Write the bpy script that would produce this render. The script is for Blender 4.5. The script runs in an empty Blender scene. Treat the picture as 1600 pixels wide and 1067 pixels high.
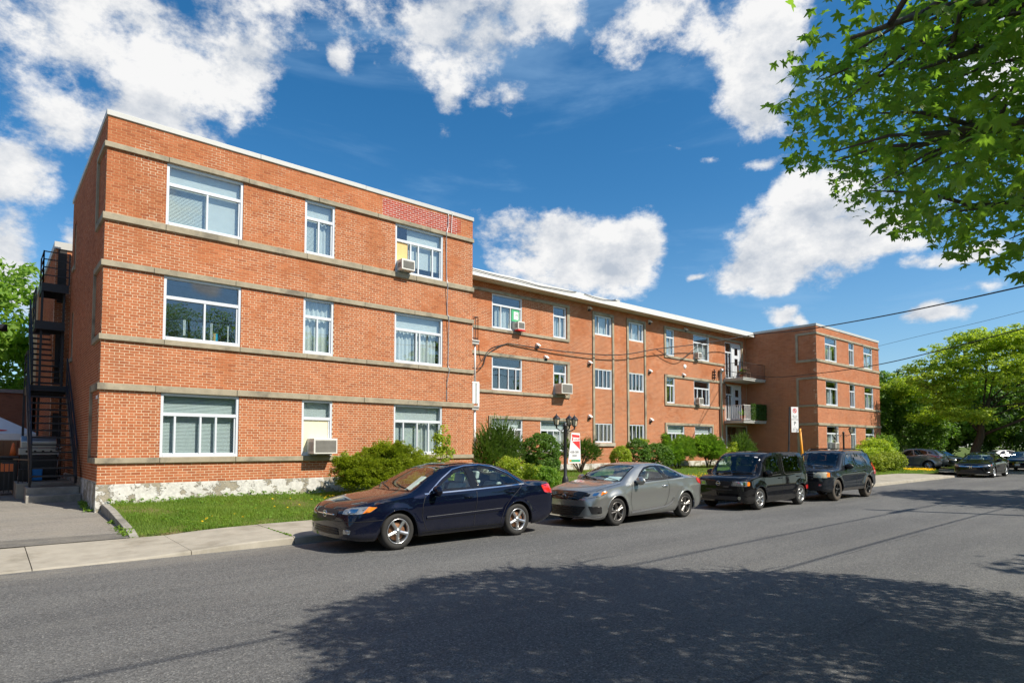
import bpy, bmesh, math, random
import numpy as np
from mathutils import Vector, Matrix
from mathutils.bvhtree import BVHTree
from mathutils.geometry import delaunay_2d_cdt

random.seed(7)
RNG = np.random.default_rng(11)
rad = math.radians
scene = bpy.context.scene
COL = scene.collection

# ---------------------------------------------------------------- camera
cam_d = bpy.data.cameras.new("camera")
cam = bpy.data.objects.new("camera", cam_d)
COL.objects.link(cam)
cam.location = (0, 0, 1.8)
cam.rotation_euler = (rad(90 + 2.7812), 0, rad(49.5263 - 90))
cam_d.sensor_width = 36
cam_d.lens = 21.861
cam_d.shift_y = 0.0727
cam_d.clip_start = 0.05
cam_d.clip_end = 3000
scene.camera = cam

# ---------------------------------------------------------------- light
SUN_EL, SUN_AZ = 46.0, 24.0          # azimuth measured from -Y towards +X
sdir = Vector((math.cos(rad(SUN_EL)) * math.sin(rad(SUN_AZ)), -math.cos(rad(SUN_EL)) * math.cos(rad(SUN_AZ)), math.sin(rad(SUN_EL))))
sun_d = bpy.data.lights.new("sun", 'SUN')
sun_d.energy = 4.6
sun_d.angle = rad(0.5)
sun_d.color = (1.0, 0.93, 0.80)
sun = bpy.data.objects.new("sun", sun_d)
COL.objects.link(sun)
sun.rotation_euler = sdir.to_track_quat('Z', 'Y').to_euler()

scene.view_settings.view_transform = 'Standard'
scene.view_settings.look = 'None'
scene.view_settings.exposure = 0.55
scene.view_settings.gamma = 1.0
scene.view_settings.use_curve_mapping = False
scene.cycles.max_bounces = 8
scene.cycles.transparent_max_bounces = 12
scene.cycles.use_denoising = True


class NT:
    """small helper to wire nodes"""
    def __init__(self, tree):
        self.t = tree

    def n(self, typ, ins=None, **props):
        nd = self.t.nodes.new(typ)
        for k, v in props.items():
            setattr(nd, k, v)
        if ins:
            for k, v in ins.items():
                self.s(nd.inputs[k], v)
        return nd

    def s(self, sock, v):
        if isinstance(v, bpy.types.NodeSocket):
            self.t.links.new(v, sock)
        elif isinstance(v, bpy.types.Node):
            self.t.links.new(v.outputs[0], sock)
        else:
            try:
                sock.default_value = v
            except Exception:
                sock.default_value = tuple(v) + (1.0,)

    def m(self, op, a, b=0.0, c=None, clamp=False):
        nd = self.t.nodes.new('ShaderNodeMath')
        nd.operation = op
        nd.use_clamp = clamp
        self.s(nd.inputs[0], a)
        self.s(nd.inputs[1], b)
        if c is not None:
            self.s(nd.inputs[2], c)
        return nd.outputs[0]

    def v(self, op, a, b=(0, 0, 0), out=0):
        nd = self.t.nodes.new('ShaderNodeVectorMath')
        nd.operation = op
        self.s(nd.inputs[0], a)
        self.s(nd.inputs[1], b)
        return nd.outputs[out]

    def smooth(self, x, lo, hi, a=0.0, b=1.0):
        nd = self.t.nodes.new('ShaderNodeMapRange')
        nd.interpolation_type = 'SMOOTHSTEP'
        self.s(nd.inputs[0], x)
        nd.inputs[1].default_value = lo
        nd.inputs[2].default_value = hi
        nd.inputs[3].default_value = a
        nd.inputs[4].default_value = b
        return nd.outputs[0]

    def lin(self, x, lo, hi, a=0.0, b=1.0):
        nd = self.t.nodes.new('ShaderNodeMapRange')
        self.s(nd.inputs[0], x)
        nd.inputs[1].default_value = lo
        nd.inputs[2].default_value = hi
        nd.inputs[3].default_value = a
        nd.inputs[4].default_value = b
        return nd.outputs[0]

    def mix(self, f, a, b, blend='MIX'):
        nd = self.t.nodes.new('ShaderNodeMix')
        nd.data_type = 'RGBA'
        nd.blend_type = blend
        self.s(nd.inputs[0], f)
        self.s(nd.inputs[6], a)
        self.s(nd.inputs[7], b)
        return nd.outputs[2]

    def noise(self, vec, scale, detail=2.0, rough=0.5, out=0, dist=0.0):
        nd = self.t.nodes.new('ShaderNodeTexNoise')
        if vec is not None:
            self.s(nd.inputs['Vector'], vec)
        nd.inputs['Scale'].default_value = scale
        nd.inputs['Detail'].default_value = detail
        nd.inputs['Roughness'].default_value = rough
        nd.inputs['Distortion'].default_value = dist
        return nd.outputs[out]


# ---------------------------------------------------------------- sky with clouds (directions only, so it holds from any viewpoint)
world = bpy.data.worlds.new("World")
scene.world = world
world.use_nodes = True
wt = world.node_tree
wt.nodes.clear()
w = NT(wt)
sky = w.n('ShaderNodeTexSky', sky_type='NISHITA', sun_disc=False)
sky.sun_elevation = rad(SUN_EL)
sky.sun_rotation = rad(180 - SUN_AZ)
sky.altitude = 100
sky.air_density = 1.0
sky.dust_density = 0.5
sky.ozone_density = 2.5
SKY_STRENGTH = 0.12
hs = w.n('ShaderNodeHueSaturation', {'Hue': 0.496, 'Saturation': 1.36, 'Value': 0.80, 'Color': sky.outputs[0]})
tc = w.n('ShaderNodeTexCoord')
dirv = w.v('NORMALIZE', tc.outputs['Generated'])
sep = w.n('ShaderNodeSeparateXYZ', {0: dirv})
az = w.m('ARCTAN2', sep.outputs[1], sep.outputs[0])
az = w.m('PINGPONG', w.m('SUBTRACT', az, 0.08), 1.5707963)
az = w.m('ADD', az, 0.08)
el = w.m('ARCSINE', sep.outputs[2])
p0 = w.n('ShaderNodeCombineXYZ', {0: az, 1: el, 2: 0.0}).outputs[0]
warp = w.noise(dirv, 5.0, 3.0, 0.55, out=1)
warp = w.v('MULTIPLY', w.v('SUBTRACT', warp, (0.5, 0.5, 0.5)), (0.16, 0.10, 0.0))
p = w.v('ADD', p0, warp)
# cumulus and veil patches: azimuth, elevation, half widths, weight, shading base
BLOBS = [
    (1.45, 0.535, 0.22, 0.10, 1.0), (1.30, 0.52, 0.13, 0.12, 1.0), (1.40, 0.435, 0.15, 0.08, 1.0), (1.53, 0.40, 0.10, 0.05, .8), (1.31, 0.455, 0.06, 0.05, .9),
    (1.56, 0.33, 0.06, 0.05, 1.0), (1.57, 0.235, 0.05, 0.06, 1.0), (1.47, 0.245, 0.025, 0.03, .9),
    (1.22, 0.60, 0.08, 0.05, .8), (0.98, 0.605, 0.17, 0.075, 1.0), (0.80, 0.62, 0.10, 0.07, .95), (0.62, 0.61, 0.16, 0.075, .95), (0.47, 0.56, 0.10, 0.11, .95),
    (0.495, 0.47, 0.07, 0.05, .9), (1.125, 0.535, 0.025, 0.045, .7), (0.955, 0.525, 0.05, 0.05, .72), (0.87, 0.52, 0.06, 0.05, .75), (0.97, 0.48, 0.05, 0.03, .6),
    (0.80, 0.305, 0.095, 0.058, 1.3), (0.70, 0.312, 0.06, 0.046, 1.25), (0.75, 0.268, 0.10, 0.034, 1.2), (0.86, 0.28, 0.05, 0.04, 1.0),
    (0.385, 0.330, 0.06, 0.058, 1.4), (0.43, 0.288, 0.095, 0.050, 1.4), (0.50, 0.262, 0.07, 0.030, 1.25), (0.36, 0.285, 0.07, 0.036, 1.25), (0.45, 0.235, 0.06, 0.022, .85),
    (0.585, 0.262, 0.02, 0.012, .7), (0.60, 0.445, 0.05, 0.016, .55), (0.56, 0.42, 0.05, 0.014, .55), (0.305, 0.262, 0.05, 0.016, .8), (0.455, 0.19, 0.03, 0.02, .95), (0.435, 0.18, 0.02, 0.016, .8),
    (0.22, 0.232, 0.05, 0.016, .9), (0.245, 0.172, 0.05, 0.014, .8), (0.20, 0.195, 0.05, 0.014, .7), (0.46, 0.40, 0.10, 0.02, .55),
    (1.05, 0.80, 0.20, 0.10, .9), (0.6, 0.85, 0.2, 0.1, .9), (1.5, 0.82, 0.15, 0.1, .9), (0.15, 0.75, 0.12, 0.1, .9), (0.2, 0.45, 0.08, 0.06, .8),
]
dens = None
for (a_, e_, ra_, re_, wt_) in BLOBS:
    q = w.v('MULTIPLY', w.v('SUBTRACT', p, (a_, e_, 0)), (1 / ra_, 1 / re_, 0))
    ln = w.v('LENGTH', q, out=1)
    dd = w.m('SUBTRACT', wt_, ln)
    if dens is None:
        dens = dd
    else:
        nd = wt.nodes.new('ShaderNodeMath')
        nd.operation = 'SMOOTH_MAX'
        w.s(nd.inputs[0], dens)
        w.s(nd.inputs[1], dd)
        nd.inputs[2].default_value = 0.25
        dens = nd.outputs[0]
squash = w.v('MULTIPLY', dirv, (1.0, 1.0, 1.5))
f1 = w.noise(squash, 9.0, 10.0, 0.655)
f2 = w.noise(w.v('ADD', squash, (0.018, -0.004, 0.028)), 9.0, 10.0, 0.655)
f3 = w.noise(squash, 3.6, 4.0, 0.55)
f4 = w.noise(squash, 2.2, 3.0, 0.5)
field = w.m('ADD', dens, w.m('ADD', w.m('MULTIPLY', w.m('SUBTRACT', f1, 0.5), 2.9), w.m('MULTIPLY', w.m('SUBTRACT', f4, 0.53), w.smooth(el, 0.34, 0.46, 0.0, 2.6))))
mask = w.smooth(field, -0.10, 0.52)
veil = w.smooth(w.noise(w.v('MULTIPLY', dirv, (1.0, 1.0, 4.5)), 2.6, 6.0, 0.6, dist=0.4), 0.46, 0.76, 0.0, 0.42)
horizon = w.smooth(el, 0.0, 0.40, 0.26, 0.0)
lit = w.m('ADD', 0.80, w.m('MULTIPLY', w.m('SUBTRACT', f1, f2), 1.5))
g1 = w.noise(squash, 5.0, 3.0, 0.5)
g2 = w.noise(w.v('ADD', squash, (0.03, -0.01, 0.075)), 5.0, 3.0, 0.5)
lit = w.m('ADD', lit, w.m('MULTIPLY', w.m('SUBTRACT', g1, g2), 1.1))
lit = w.m('SUBTRACT', lit, w.m('MULTIPLY', w.smooth(field, 0.4, 1.6), w.lin(f3, 0.3, 0.7, 0.02, 0.26)))
lit = w.m('MINIMUM', w.m('MAXIMUM', lit, 0.50), 1.0)
ccol = w.mix(w.lin(lit, 0.5, 0.95), (0.52, 0.58, 0.67, 1), (0.97, 0.97, 0.97, 1))
ccol = w.v('SCALE', ccol)
ccol.node.inputs['Scale'].default_value = 0.66 / SKY_STRENGTH
base = w.mix(w.m('MAXIMUM', horizon, veil), hs.outputs[0], (0.25 / SKY_STRENGTH, 0.40 / SKY_STRENGTH, 0.58 / SKY_STRENGTH, 1))
colr = w.mix(mask, base, ccol)
bg = w.n('ShaderNodeBackground', {'Color': colr, 'Strength': SKY_STRENGTH})
w.n('ShaderNodeOutputWorld', {'Surface': bg.outputs[0]})

# ---------------------------------------------------------------- materials
MATS = {}


def new_mat(name):
    m = bpy.data.materials.new(name)
    m.use_nodes = True
    m.node_tree.nodes.clear()
    nt = NT(m.node_tree)
    out = nt.n('ShaderNodeOutputMaterial')
    MATS[name] = m
    return m, nt, out


def mat(name, col, rough=0.6, metal=0.0, var=0.12, scale=6.0, bump=0.0, bscale=80.0, coat=0.0, spec=0.5, island=0.0, detail=4.0, aspect=(1, 1, 1), col2=None, c2lo=.45, c2hi=.65):
    m, nt, out = new_mat(name)
    tcn = nt.n('ShaderNodeTexCoord')
    vec = nt.v('MULTIPLY', tcn.outputs['Object'], aspect)
    nz = nt.noise(vec, scale, detail, 0.6)
    k = nt.lin(nz, 0.25, 0.75, 1 - var, 1 + var)
    if island:
        gi = nt.n('ShaderNodeNewGeometry')
        k = nt.m('MULTIPLY', k, nt.lin(gi.outputs['Random Per Island'], 0, 1, 1 - island, 1 + island))
    base_c = tuple(col)
    if col2 is not None:
        base_c = nt.mix(nt.smooth(nt.noise(vec, scale * .37, 5, .65), c2lo, c2hi), tuple(col) + (1,), tuple(col2) + (1,))
    sc = nt.v('SCALE', base_c)
    nt.s(sc.node.inputs['Scale'], k)
    bs = nt.n('ShaderNodeBsdfPrincipled', {'Base Color': sc, 'Roughness': rough, 'Metallic': metal, 'Specular IOR Level': spec, 'Coat Weight': coat, 'Coat Roughness': 0.03})
    if bump:
        bp = nt.n('ShaderNodeBump', {'Strength': 1.0, 'Distance': bump, 'Height': nt.noise(vec, bscale, 5, .6)})
        nt.s(bs.inputs['Normal'], bp.outputs[0])
    nt.s(out.inputs[0], bs.outputs[0])
    return m


def brick_mat(name, cols, mode):
    m, nt, out = new_mat(name)
    if mode == 'island':
        r = nt.n('ShaderNodeNewGeometry').outputs['Random Per Island']
    else:
        r = nt.n('ShaderNodeObjectInfo').outputs['Random']
    rmp = nt.n('ShaderNodeValToRGB', {0: r})
    cr = rmp.color_ramp
    cr.interpolation = 'LINEAR'
    for i, c in enumerate(cols):
        pos = i / (len(cols) - 1)
        e = cr.elements[i] if i < 2 else cr.elements.new(pos)
        e.position = pos
        e.color = tuple(c) + (1,)
    gp = nt.n('ShaderNodeNewGeometry').outputs['Position']
    n1 = nt.noise(gp, 30, 4, .65)
    n2 = nt.noise(gp, 0.55, 5, .6)
    k = nt.m('MULTIPLY', nt.lin(n1, .25, .75, .90, 1.09), nt.lin(n2, .3, .7, .86, 1.12))
    sc = nt.v('SCALE', rmp.outputs[0])
    nt.s(sc.node.inputs['Scale'], k)
    stain = nt.smooth(nt.noise(nt.v('MULTIPLY', gp, (1.2, 1.2, .22)), 1.6, 6, .65), .60, .82, 0, .30)
    c2 = nt.mix(stain, sc, (0.16, 0.085, 0.055, 1))
    bp = nt.n('ShaderNodeBump', {'Strength': 0.7, 'Distance': 0.004, 'Height': nt.noise(gp, 160, 4, .65)})
    bs = nt.n('ShaderNodeBsdfPrincipled', {'Base Color': c2, 'Roughness': 0.88, 'Specular IOR Level': 0.25, 'Normal': bp.outputs[0]})
    nt.s(out.inputs[0], bs.outputs[0])
    return m


BR = [(0.370, 0.114, 0.046), (0.425, 0.140, 0.057), (0.395, 0.125, 0.050), (0.470, 0.162, 0.070), (0.410, 0.132, 0.053), (0.325, 0.098, 0.041), (0.445, 0.151, 0.063)]
brick_mat('brick_face', BR, 'island')
brick_mat('brick_face_single', BR, 'object')
brick_mat('brick_new', [(0.34, 0.050, 0.030), (0.40, 0.062, 0.036), (0.30, 0.045, 0.030), (0.42, 0.085, 0.045)], 'island')
brick_mat('brick_dark', [(0.20, 0.095, 0.06), (0.25, 0.12, 0.075), (0.17, 0.08, 0.055)], 'island')


def mortar_mat(name, pale, dull, lo, hi):
    m, nt, out = new_mat(name)
    gp = nt.n('ShaderNodeNewGeometry').outputs['Position']
    sp = nt.n('ShaderNodeSeparateXYZ', {0: gp})
    n1 = nt.noise(gp, .75, 6, .68)
    n1 = nt.m('ADD', n1, nt.lin(sp.outputs[2], 1.0, 9.5, .15, -.09))
    f = nt.smooth(n1, lo, hi)
    f = nt.m('MULTIPLY', f, nt.lin(nt.noise(gp, 9, 5, .7), .35, .6, .55, 1.0), clamp=True)
    c = nt.mix(f, tuple(dull) + (1,), tuple(pale) + (1,))
    bp = nt.n('ShaderNodeBump', {'Strength': 0.6, 'Distance': 0.004, 'Height': nt.noise(gp, 120, 3, .6)})
    bs = nt.n('ShaderNodeBsdfPrincipled', {'Base Color': c, 'Roughness': 0.95, 'Specular IOR Level': 0.15, 'Normal': bp.outputs[0]})
    nt.s(out.inputs[0], bs.outputs[0])


mortar_mat('mortar', (0.72, 0.61, 0.43), (0.52, 0.29, 0.15), .38, .52)
mortar_mat('mortar_white', (0.70, 0.66, 0.60), (0.62, 0.56, 0.50), .3, .6)
mortar_mat('mortar_grey', (0.66, 0.52, 0.38), (0.50, 0.32, 0.21), .36, .54)
mat('ledge_stone', (0.34, 0.295, 0.215), .9, var=.22, scale=3.5, bump=.005, bscale=60, col2=(0.20, 0.175, 0.135), c2lo=.5, c2hi=.68, spec=.2)
mat('stone_pale', (0.43, 0.39, 0.31), .9, var=.2, scale=4, bump=.004, bscale=70, col2=(.30, .26, .2), spec=.2)
mat('coping_metal', (0.47, 0.47, 0.45), .45, var=.05, scale=1.5)
mat('soffit', (0.55, 0.47, 0.36), .8, var=.06)
mat('roof_membrane', (0.22, 0.21, 0.2), .9, var=.2)
mat('window_white', (0.62, 0.65, 0.69), .35, var=.03, scale=2, spec=.5)
mat('white_metal', (0.78, 0.78, 0.77), .45, var=.05)
mat('black_iron', (0.018, 0.019, 0.024), .5, var=.3, scale=20, bump=.001)
mat('rust_rail', (0.045, 0.034, 0.030), .6, var=.3, scale=20)
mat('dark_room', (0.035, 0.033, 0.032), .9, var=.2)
mat('concrete', (0.345, 0.315, 0.262), .92, var=.16, scale=3.0, bump=.003, bscale=90, col2=(.25, .225, .18), spec=.2, c2lo=.5, c2hi=.72)
mat('step_concrete', (0.30, 0.285, 0.255), .92, var=.22, scale=4.0, bump=.004, bscale=70, col2=(.2, .19, .165), spec=.2)
mat('curtain_white', (0.55, 0.57, 0.57), .9, var=.05)
mat('blind_white', (0.50, 0.55, 0.55), .6, var=.04)
mat('beige_panel', (0.78, 0.70, 0.48), .8, var=.03)
mat('yellow_panel', (0.72, 0.48, 0.20), .8, var=.05)
mat('ac_white', (0.68, 0.66, 0.61), .5, var=.06)
mat('ac_grille', (0.20, 0.19, 0.17), .6, var=.15)
mat('rubber', (0.022, 0.021, 0.020), .8, var=.25, scale=15, bump=.001)
mat('dusty_rubber', (0.075, 0.062, 0.05), .9, var=.3, scale=15)
mat('alloy', (0.62, 0.62, 0.62), .28, .9, var=.06)
mat('alloy_dark', (0.20, 0.19, 0.18), .4, .8, var=.1)
mat('alloy_black', (0.02, 0.02, 0.02), .4, .3, var=.1)
mat('brake_rust', (0.22, 0.105, 0.05), .7, .3, var=.25, scale=12)
mat('chrome', (0.75, 0.76, 0.78), .12, 1.0, var=.02)
mat('black_plastic', (0.014, 0.014, 0.015), .5, var=.1)
mat('black_gloss', (0.008, 0.008, 0.009), .08, var=.05)
mat('lamp_clear', (0.30, 0.31, 0.31), .10, .5, var=.25, scale=14, coat=1)
mat('lamp_yellowed', (0.52, 0.49, 0.36), .2, .1, var=.2, scale=14, coat=1)
mat('lamp_amber', (0.85, 0.22, 0.015), .15, 0, var=.1, coat=1)
mat('lamp_red', (0.55, 0.015, 0.012), .12, 0, var=.1, coat=1)
mat('car_interior', (0.48, 0.50, 0.49), .8, var=.2)
mat('car_interior_dark', (0.05, 0.05, 0.055), .8, var=.2)
mat('blind_slat', (0.74, 0.80, 0.80), .6, var=.03)
mat('red_print', (0.72, 0.03, 0.03), .6, var=.02)
mat('green_print', (0.05, 0.36, 0.16), .6, var=.03)
mat('cyan_print', (0.02, 0.42, 0.62), .6, var=.03)
mat('white_print', (0.80, 0.80, 0.80), .5, var=.02)
mat('black_print', (0.02, 0.02, 0.022), .6, var=.02)
mat('yellow_plastic', (0.85, 0.34, 0.01), .5, var=.08)
mat('wood_brown', (0.14, 0.065, 0.035), .6, var=.2, scale=8, aspect=(6, 6, 1))
mat('bark', (0.085, 0.062, 0.045), .95, var=.4, scale=9, bump=.02, bscale=18, aspect=(1, 1, .3), spec=.1)
mat('maple_bark', (0.11, 0.095, 0.08), .95, var=.4, scale=12, bump=.01, bscale=30, aspect=(1, 1, .4), spec=.1)
mat('cable_black', (0.012, 0.012, 0.014), .6)
mat('canvas_white', (0.74, 0.75, 0.76), .8, var=.06)
mat('steel', (0.52, 0.53, 0.54), .3, .9, var=.08)
mat('blue_plastic', (0.02, 0.22, 0.6), .5)
mat('orange_plastic', (0.70, 0.16, 0.04), .5)
mat('terracotta', (0.42, 0.14, 0.06), .8)
mat('timber_fence', (0.30, 0.19, 0.11), .8, var=.2, aspect=(1, 1, .2))
mat('lantern_glass', (0.62, 0.56, 0.42), .2, var=.1)
mat('galvanised', (0.50, 0.51, 0.52), .4, .7, var=.1)
mat('house_pale', (0.62, 0.58, 0.52), .9, var=.06)
mat('house_brick', (0.30, 0.13, 0.085), .9, var=.15, scale=14)
mat('house_red', (0.45, 0.085, 0.05), .9, var=.1, scale=14)


def paint(name, col, flake=0.0, rough=.28, coat=1.0):
    m, nt, out = new_mat(name)
    tcn = nt.n('ShaderNodeTexCoord')
    dust = nt.noise(tcn.outputs['Object'], 7, 5, .65)
    spx = nt.n('ShaderNodeSeparateXYZ', {0: tcn.outputs['Object']})
    low = nt.smooth(spx.outputs[2], .18, .60, .07, .0)
    c = nt.mix(nt.m('MULTIPLY', low, nt.lin(dust, .3, .7, .4, 1.2)), tuple(col) + (1,), (0.17, 0.155, 0.135, 1))
    bs = nt.n('ShaderNodeBsdfPrincipled', {'Base Color': c, 'Metallic': flake, 'Roughness': rough, 'Specular IOR Level': 0.0 if flake < .5 else .5, 'Coat Weight': coat, 'Coat Roughness': nt.lin(dust, .3, .7, .015, .06)})
    nt.s(out.inputs[0], bs.outputs[0])


paint('paint_navy', (0.003, 0.005, 0.017), .2, .35)
paint('paint_grey', (0.36, 0.365, 0.35), .8, .32)
paint('paint_black', (0.006, 0.006, 0.007), .0, .3)
paint('paint_slate', (0.020, 0.024, 0.031), .3, .4)
paint('paint_graphite', (0.34, 0.33, 0.35), .7, .34)
paint('paint_white', (0.78, 0.78, 0.77), 0, .35)


def glass_mat(name, tint, fac_lo, fac_hi):
    """thin pane: clear sheet that mirrors more at a slant"""
    m, nt, out = new_mat(name)
    fr = nt.n('ShaderNodeLayerWeight', {'Blend': 0.5})
    f = nt.lin(nt.m('POWER', fr.outputs['Facing'], 3.5), 0, 1, fac_lo, fac_hi)
    tr = nt.n('ShaderNodeBsdfTransparent', {0: tuple(tint) + (1,)})
    wob = nt.noise(nt.n('ShaderNodeNewGeometry').outputs['Position'], 1.3, 1, .5)
    bp = nt.n('ShaderNodeBump', {'Strength': .12, 'Distance': .02, 'Height': wob})
    gl = nt.n('ShaderNodeBsdfGlossy', {'Color': (.95, .97, 1, 1), 'Roughness': 0.015, 'Normal': bp.outputs[0]})
    mx = nt.n('ShaderNodeMixShader', {0: f, 1: tr.outputs[0], 2: gl.outputs[0]})
    nt.s(out.inputs[0], mx.outputs[0])


glass_mat('window_glass', (0.92, 0.96, 0.96), .10, .9)
glass_mat('car_glass', (0.78, 0.90, 0.88), .07, .85)
glass_mat('car_glass_dark', (0.10, 0.11, 0.11), .06, .8)


def leaf_mat(name, c1, c2, trans=.3, rough=.55):
    m, nt, out = new_mat(name)
    g = nt.n('ShaderNodeNewGeometry')
    nz = nt.noise(g.outputs['Position'], 1.1, 3, .6)
    f = nt.m('ADD', nt.m('MULTIPLY', g.outputs['Random Per Island'], .6), nt.lin(nz, .3, .7, 0, .4))
    c = nt.mix(f, tuple(c1) + (1,), tuple(c2) + (1,))
    bs = nt.n('ShaderNodeBsdfPrincipled', {'Base Color': c, 'Roughness': rough, 'Specular IOR Level': .35})
    tc_ = nt.mix(.5, c, nt.mix(1.0, c, (1.0, 1.0, .35, 1), 'MULTIPLY'))
    sc = nt.v('SCALE', tc_)
    sc.node.inputs['Scale'].default_value = 2.5
    tl = nt.n('ShaderNodeBsdfTranslucent', {0: sc})
    mx = nt.n('ShaderNodeMixShader', {0: trans, 1: bs.outputs[0], 2: tl.outputs[0]})
    nt.s(out.inputs[0], mx.outputs[0])


leaf_mat('leaf_maple', (0.060, 0.135, 0.013), (0.150, 0.255, 0.028), .55, .42)
leaf_mat('leaf_bright', (0.180, 0.275, 0.020), (0.330, 0.390, 0.036), .40)
leaf_mat('leaf_mid', (0.085, 0.185, 0.018), (0.185, 0.290, 0.030), .38)
leaf_mat('leaf_globe', (0.050, 0.125, 0.014), (0.125, 0.215, 0.026), .3)
leaf_mat('leaf_dark', (0.034, 0.085, 0.014), (0.070, 0.130, 0.024), .3)
leaf_mat('leaf_juniper', (0.100, 0.165, 0.011), (0.285, 0.325, 0.022), .25, .6)
leaf_mat('leaf_yew', (0.045, 0.110, 0.014), (0.120, 0.190, 0.024), .25, .6)
leaf_mat('leaf_lime', (0.17, 0.25, 0.02), (0.31, 0.36, 0.035), .38)
leaf_mat('grass_blade', (0.085, 0.175, 0.016), (0.210, 0.280, 0.045), .35, .7)
leaf_mat('flower_yellow', (0.75, 0.50, 0.01), (0.85, 0.62, 0.02), .2, .7)


def asphalt(name, c1, c2, speck):
    m, nt, out = new_mat(name)
    g = nt.n('ShaderNodeNewGeometry').outputs['Position']
    big = nt.noise(nt.v('MULTIPLY', g, (.25, 1, 1)), .7, 6, .6)
    c = nt.mix(nt.smooth(big, .35, .68), tuple(c1) + (1,), tuple(c2) + (1,))
    vo = nt.n('ShaderNodeTexVoronoi', {'Vector': g, 'Scale': 75.0})
    vsep = nt.n('ShaderNodeSeparateColor', {0: vo.outputs['Color']})
    k = nt.lin(vsep.outputs[0], 0, 1, .62, 1.42)
    k = nt.m('MULTIPLY', k, nt.lin(nt.noise(g, 22, 5, .7), .3, .7, .78, 1.22))
    sc = nt.v('SCALE', c)
    nt.s(sc.node.inputs['Scale'], k)
    st = nt.smooth(vsep.outputs[1], .90, .97, 0, speck)
    c3 = nt.mix(st, sc, (.30, .29, .27, 1))
    # a few thin tar-filled cracks along the lane
    wv = nt.n('ShaderNodeTexWave', {'Vector': g, 'Scale': .17, 'Distortion': 2.2, 'Detail': 3.0, 'Detail Scale': .35, 'Phase Offset': 1.3}, bands_direction='Y')
    cr = nt.m('MULTIPLY', nt.smooth(wv.outputs[1], .9988, .9999, 0, .5), nt.smooth(nt.noise(g, .5, 3, .6), .5, .62))
    c4 = nt.mix(cr, c3, (.018, .018, .02, 1))
    gs = nt.n('ShaderNodeSeparateXYZ', {0: g})
    edge = nt.m('MULTIPLY', nt.smooth(gs.outputs[1], 10.2, 11.3), nt.lin(nt.noise(nt.v('MULTIPLY', g, (.6, 2, 1)), 2.2, 6, .7), .35, .65, 0, .55), clamp=True)
    c4 = nt.mix(edge, c4, (.27, .245, .20, 1))
    worn = nt.smooth(nt.noise(nt.v('MULTIPLY', g, (.05, 1.1, 1)), 1.1, 4, .6), .50, .66, 0, .22)
    c4 = nt.mix(worn, c4, (.165, .16, .15, 1))
    h = nt.m('ADD', vo.outputs['Distance'], nt.noise(g, 90, 3, .6))
    bp = nt.n('ShaderNodeBump', {'Strength': .75, 'Distance': .006, 'Height': h})
    bs = nt.n('ShaderNodeBsdfPrincipled', {'Base Color': c4, 'Roughness': .86, 'Specular IOR Level': .35, 'Normal': bp.outputs[0]})
    nt.s(out.inputs[0], bs.outputs[0])


asphalt('asphalt', (0.090, 0.090, 0.090), (0.122, 0.121, 0.118), .55)
asphalt('asphalt_drive', (0.165, 0.152, 0.136), (0.235, 0.217, 0.195), .2)
asphalt('asphalt_seam', (0.075, 0.073, 0.07), (0.10, 0.098, 0.094), .3)


def soil_mat():
    m, nt, out = new_mat('soil')
    g = nt.n('ShaderNodeNewGeometry').outputs['Position']
    n1 = nt.noise(g, .9, 6, .65)
    c = nt.mix(nt.smooth(n1, .50, .64), (0.075, 0.125, 0.020, 1), (0.215, 0.165, 0.085, 1))
    k = nt.lin(nt.noise(g, 25, 5, .7), .3, .7, .6, 1.3)
    sc = nt.v('SCALE', c)
    nt.s(sc.node.inputs['Scale'], k)
    bp = nt.n('ShaderNodeBump', {'Strength': 1.0, 'Distance': .03, 'Height': nt.noise(g, 30, 5, .7)})
    bs = nt.n('ShaderNodeBsdfPrincipled', {'Base Color': sc, 'Roughness': .95, 'Specular IOR Level': .1, 'Normal': bp.outputs[0]})
    nt.s(out.inputs[0], bs.outputs[0])


soil_mat()


def foundation_mat():
    m, nt, out = new_mat('foundation')
    g = nt.n('ShaderNodeNewGeometry').outputs['Position']
    n1 = nt.noise(g, 2.6, 8, .7)
    n2 = nt.noise(g, 9, 5, .7)
    f = nt.smooth(nt.m('ADD', n1, nt.m('MULTIPLY', nt.m('SUBTRACT', n2, .5), .35)), .455, .50)
    k = nt.lin(nt.noise(g, 14, 4, .6), .3, .7, .8, 1.15)
    a = nt.mix(f, (0.33, 0.295, 0.23, 1), (0.60, 0.585, 0.55, 1))
    dirt = nt.smooth(nt.noise(g, 5, 4, .6), .55, .8, 0, .5)
    a = nt.mix(dirt, a, (0.42, 0.36, 0.28, 1))
    sc = nt.v('SCALE', a)
    nt.s(sc.node.inputs['Scale'], k)
    bp = nt.n('ShaderNodeBump', {'Strength': 1.0, 'Distance': .012, 'Height': nt.m('ADD', f, nt.m('MULTIPLY', n2, .6))})
    bs = nt.n('ShaderNodeBsdfPrincipled', {'Base Color': sc, 'Roughness': .9, 'Specular IOR Level': .2, 'Normal': bp.outputs[0]})
    nt.s(out.inputs[0], bs.outputs[0])


foundation_mat()

# ---------------------------------------------------------------- object helpers


def link(o, parent=None):
    COL.objects.link(o)
    if parent is not None:
        o.parent = parent
    return o


def tag(o, label=None, cat=None, group=None, kind=None):
    if label:
        o['label'] = label
    if cat:
        o['category'] = cat
    if group:
        o['group'] = group
    if kind:
        o['kind'] = kind
    return o


def empty(name, loc, label, cat, group=None, rz=0.0):
    o = bpy.data.objects.new(name, None)
    link(o)
    o.location = loc
    o.rotation_euler = (0, 0, rz)
    o.empty_display_size = .2
    return tag(o, label, cat, group)


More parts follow.
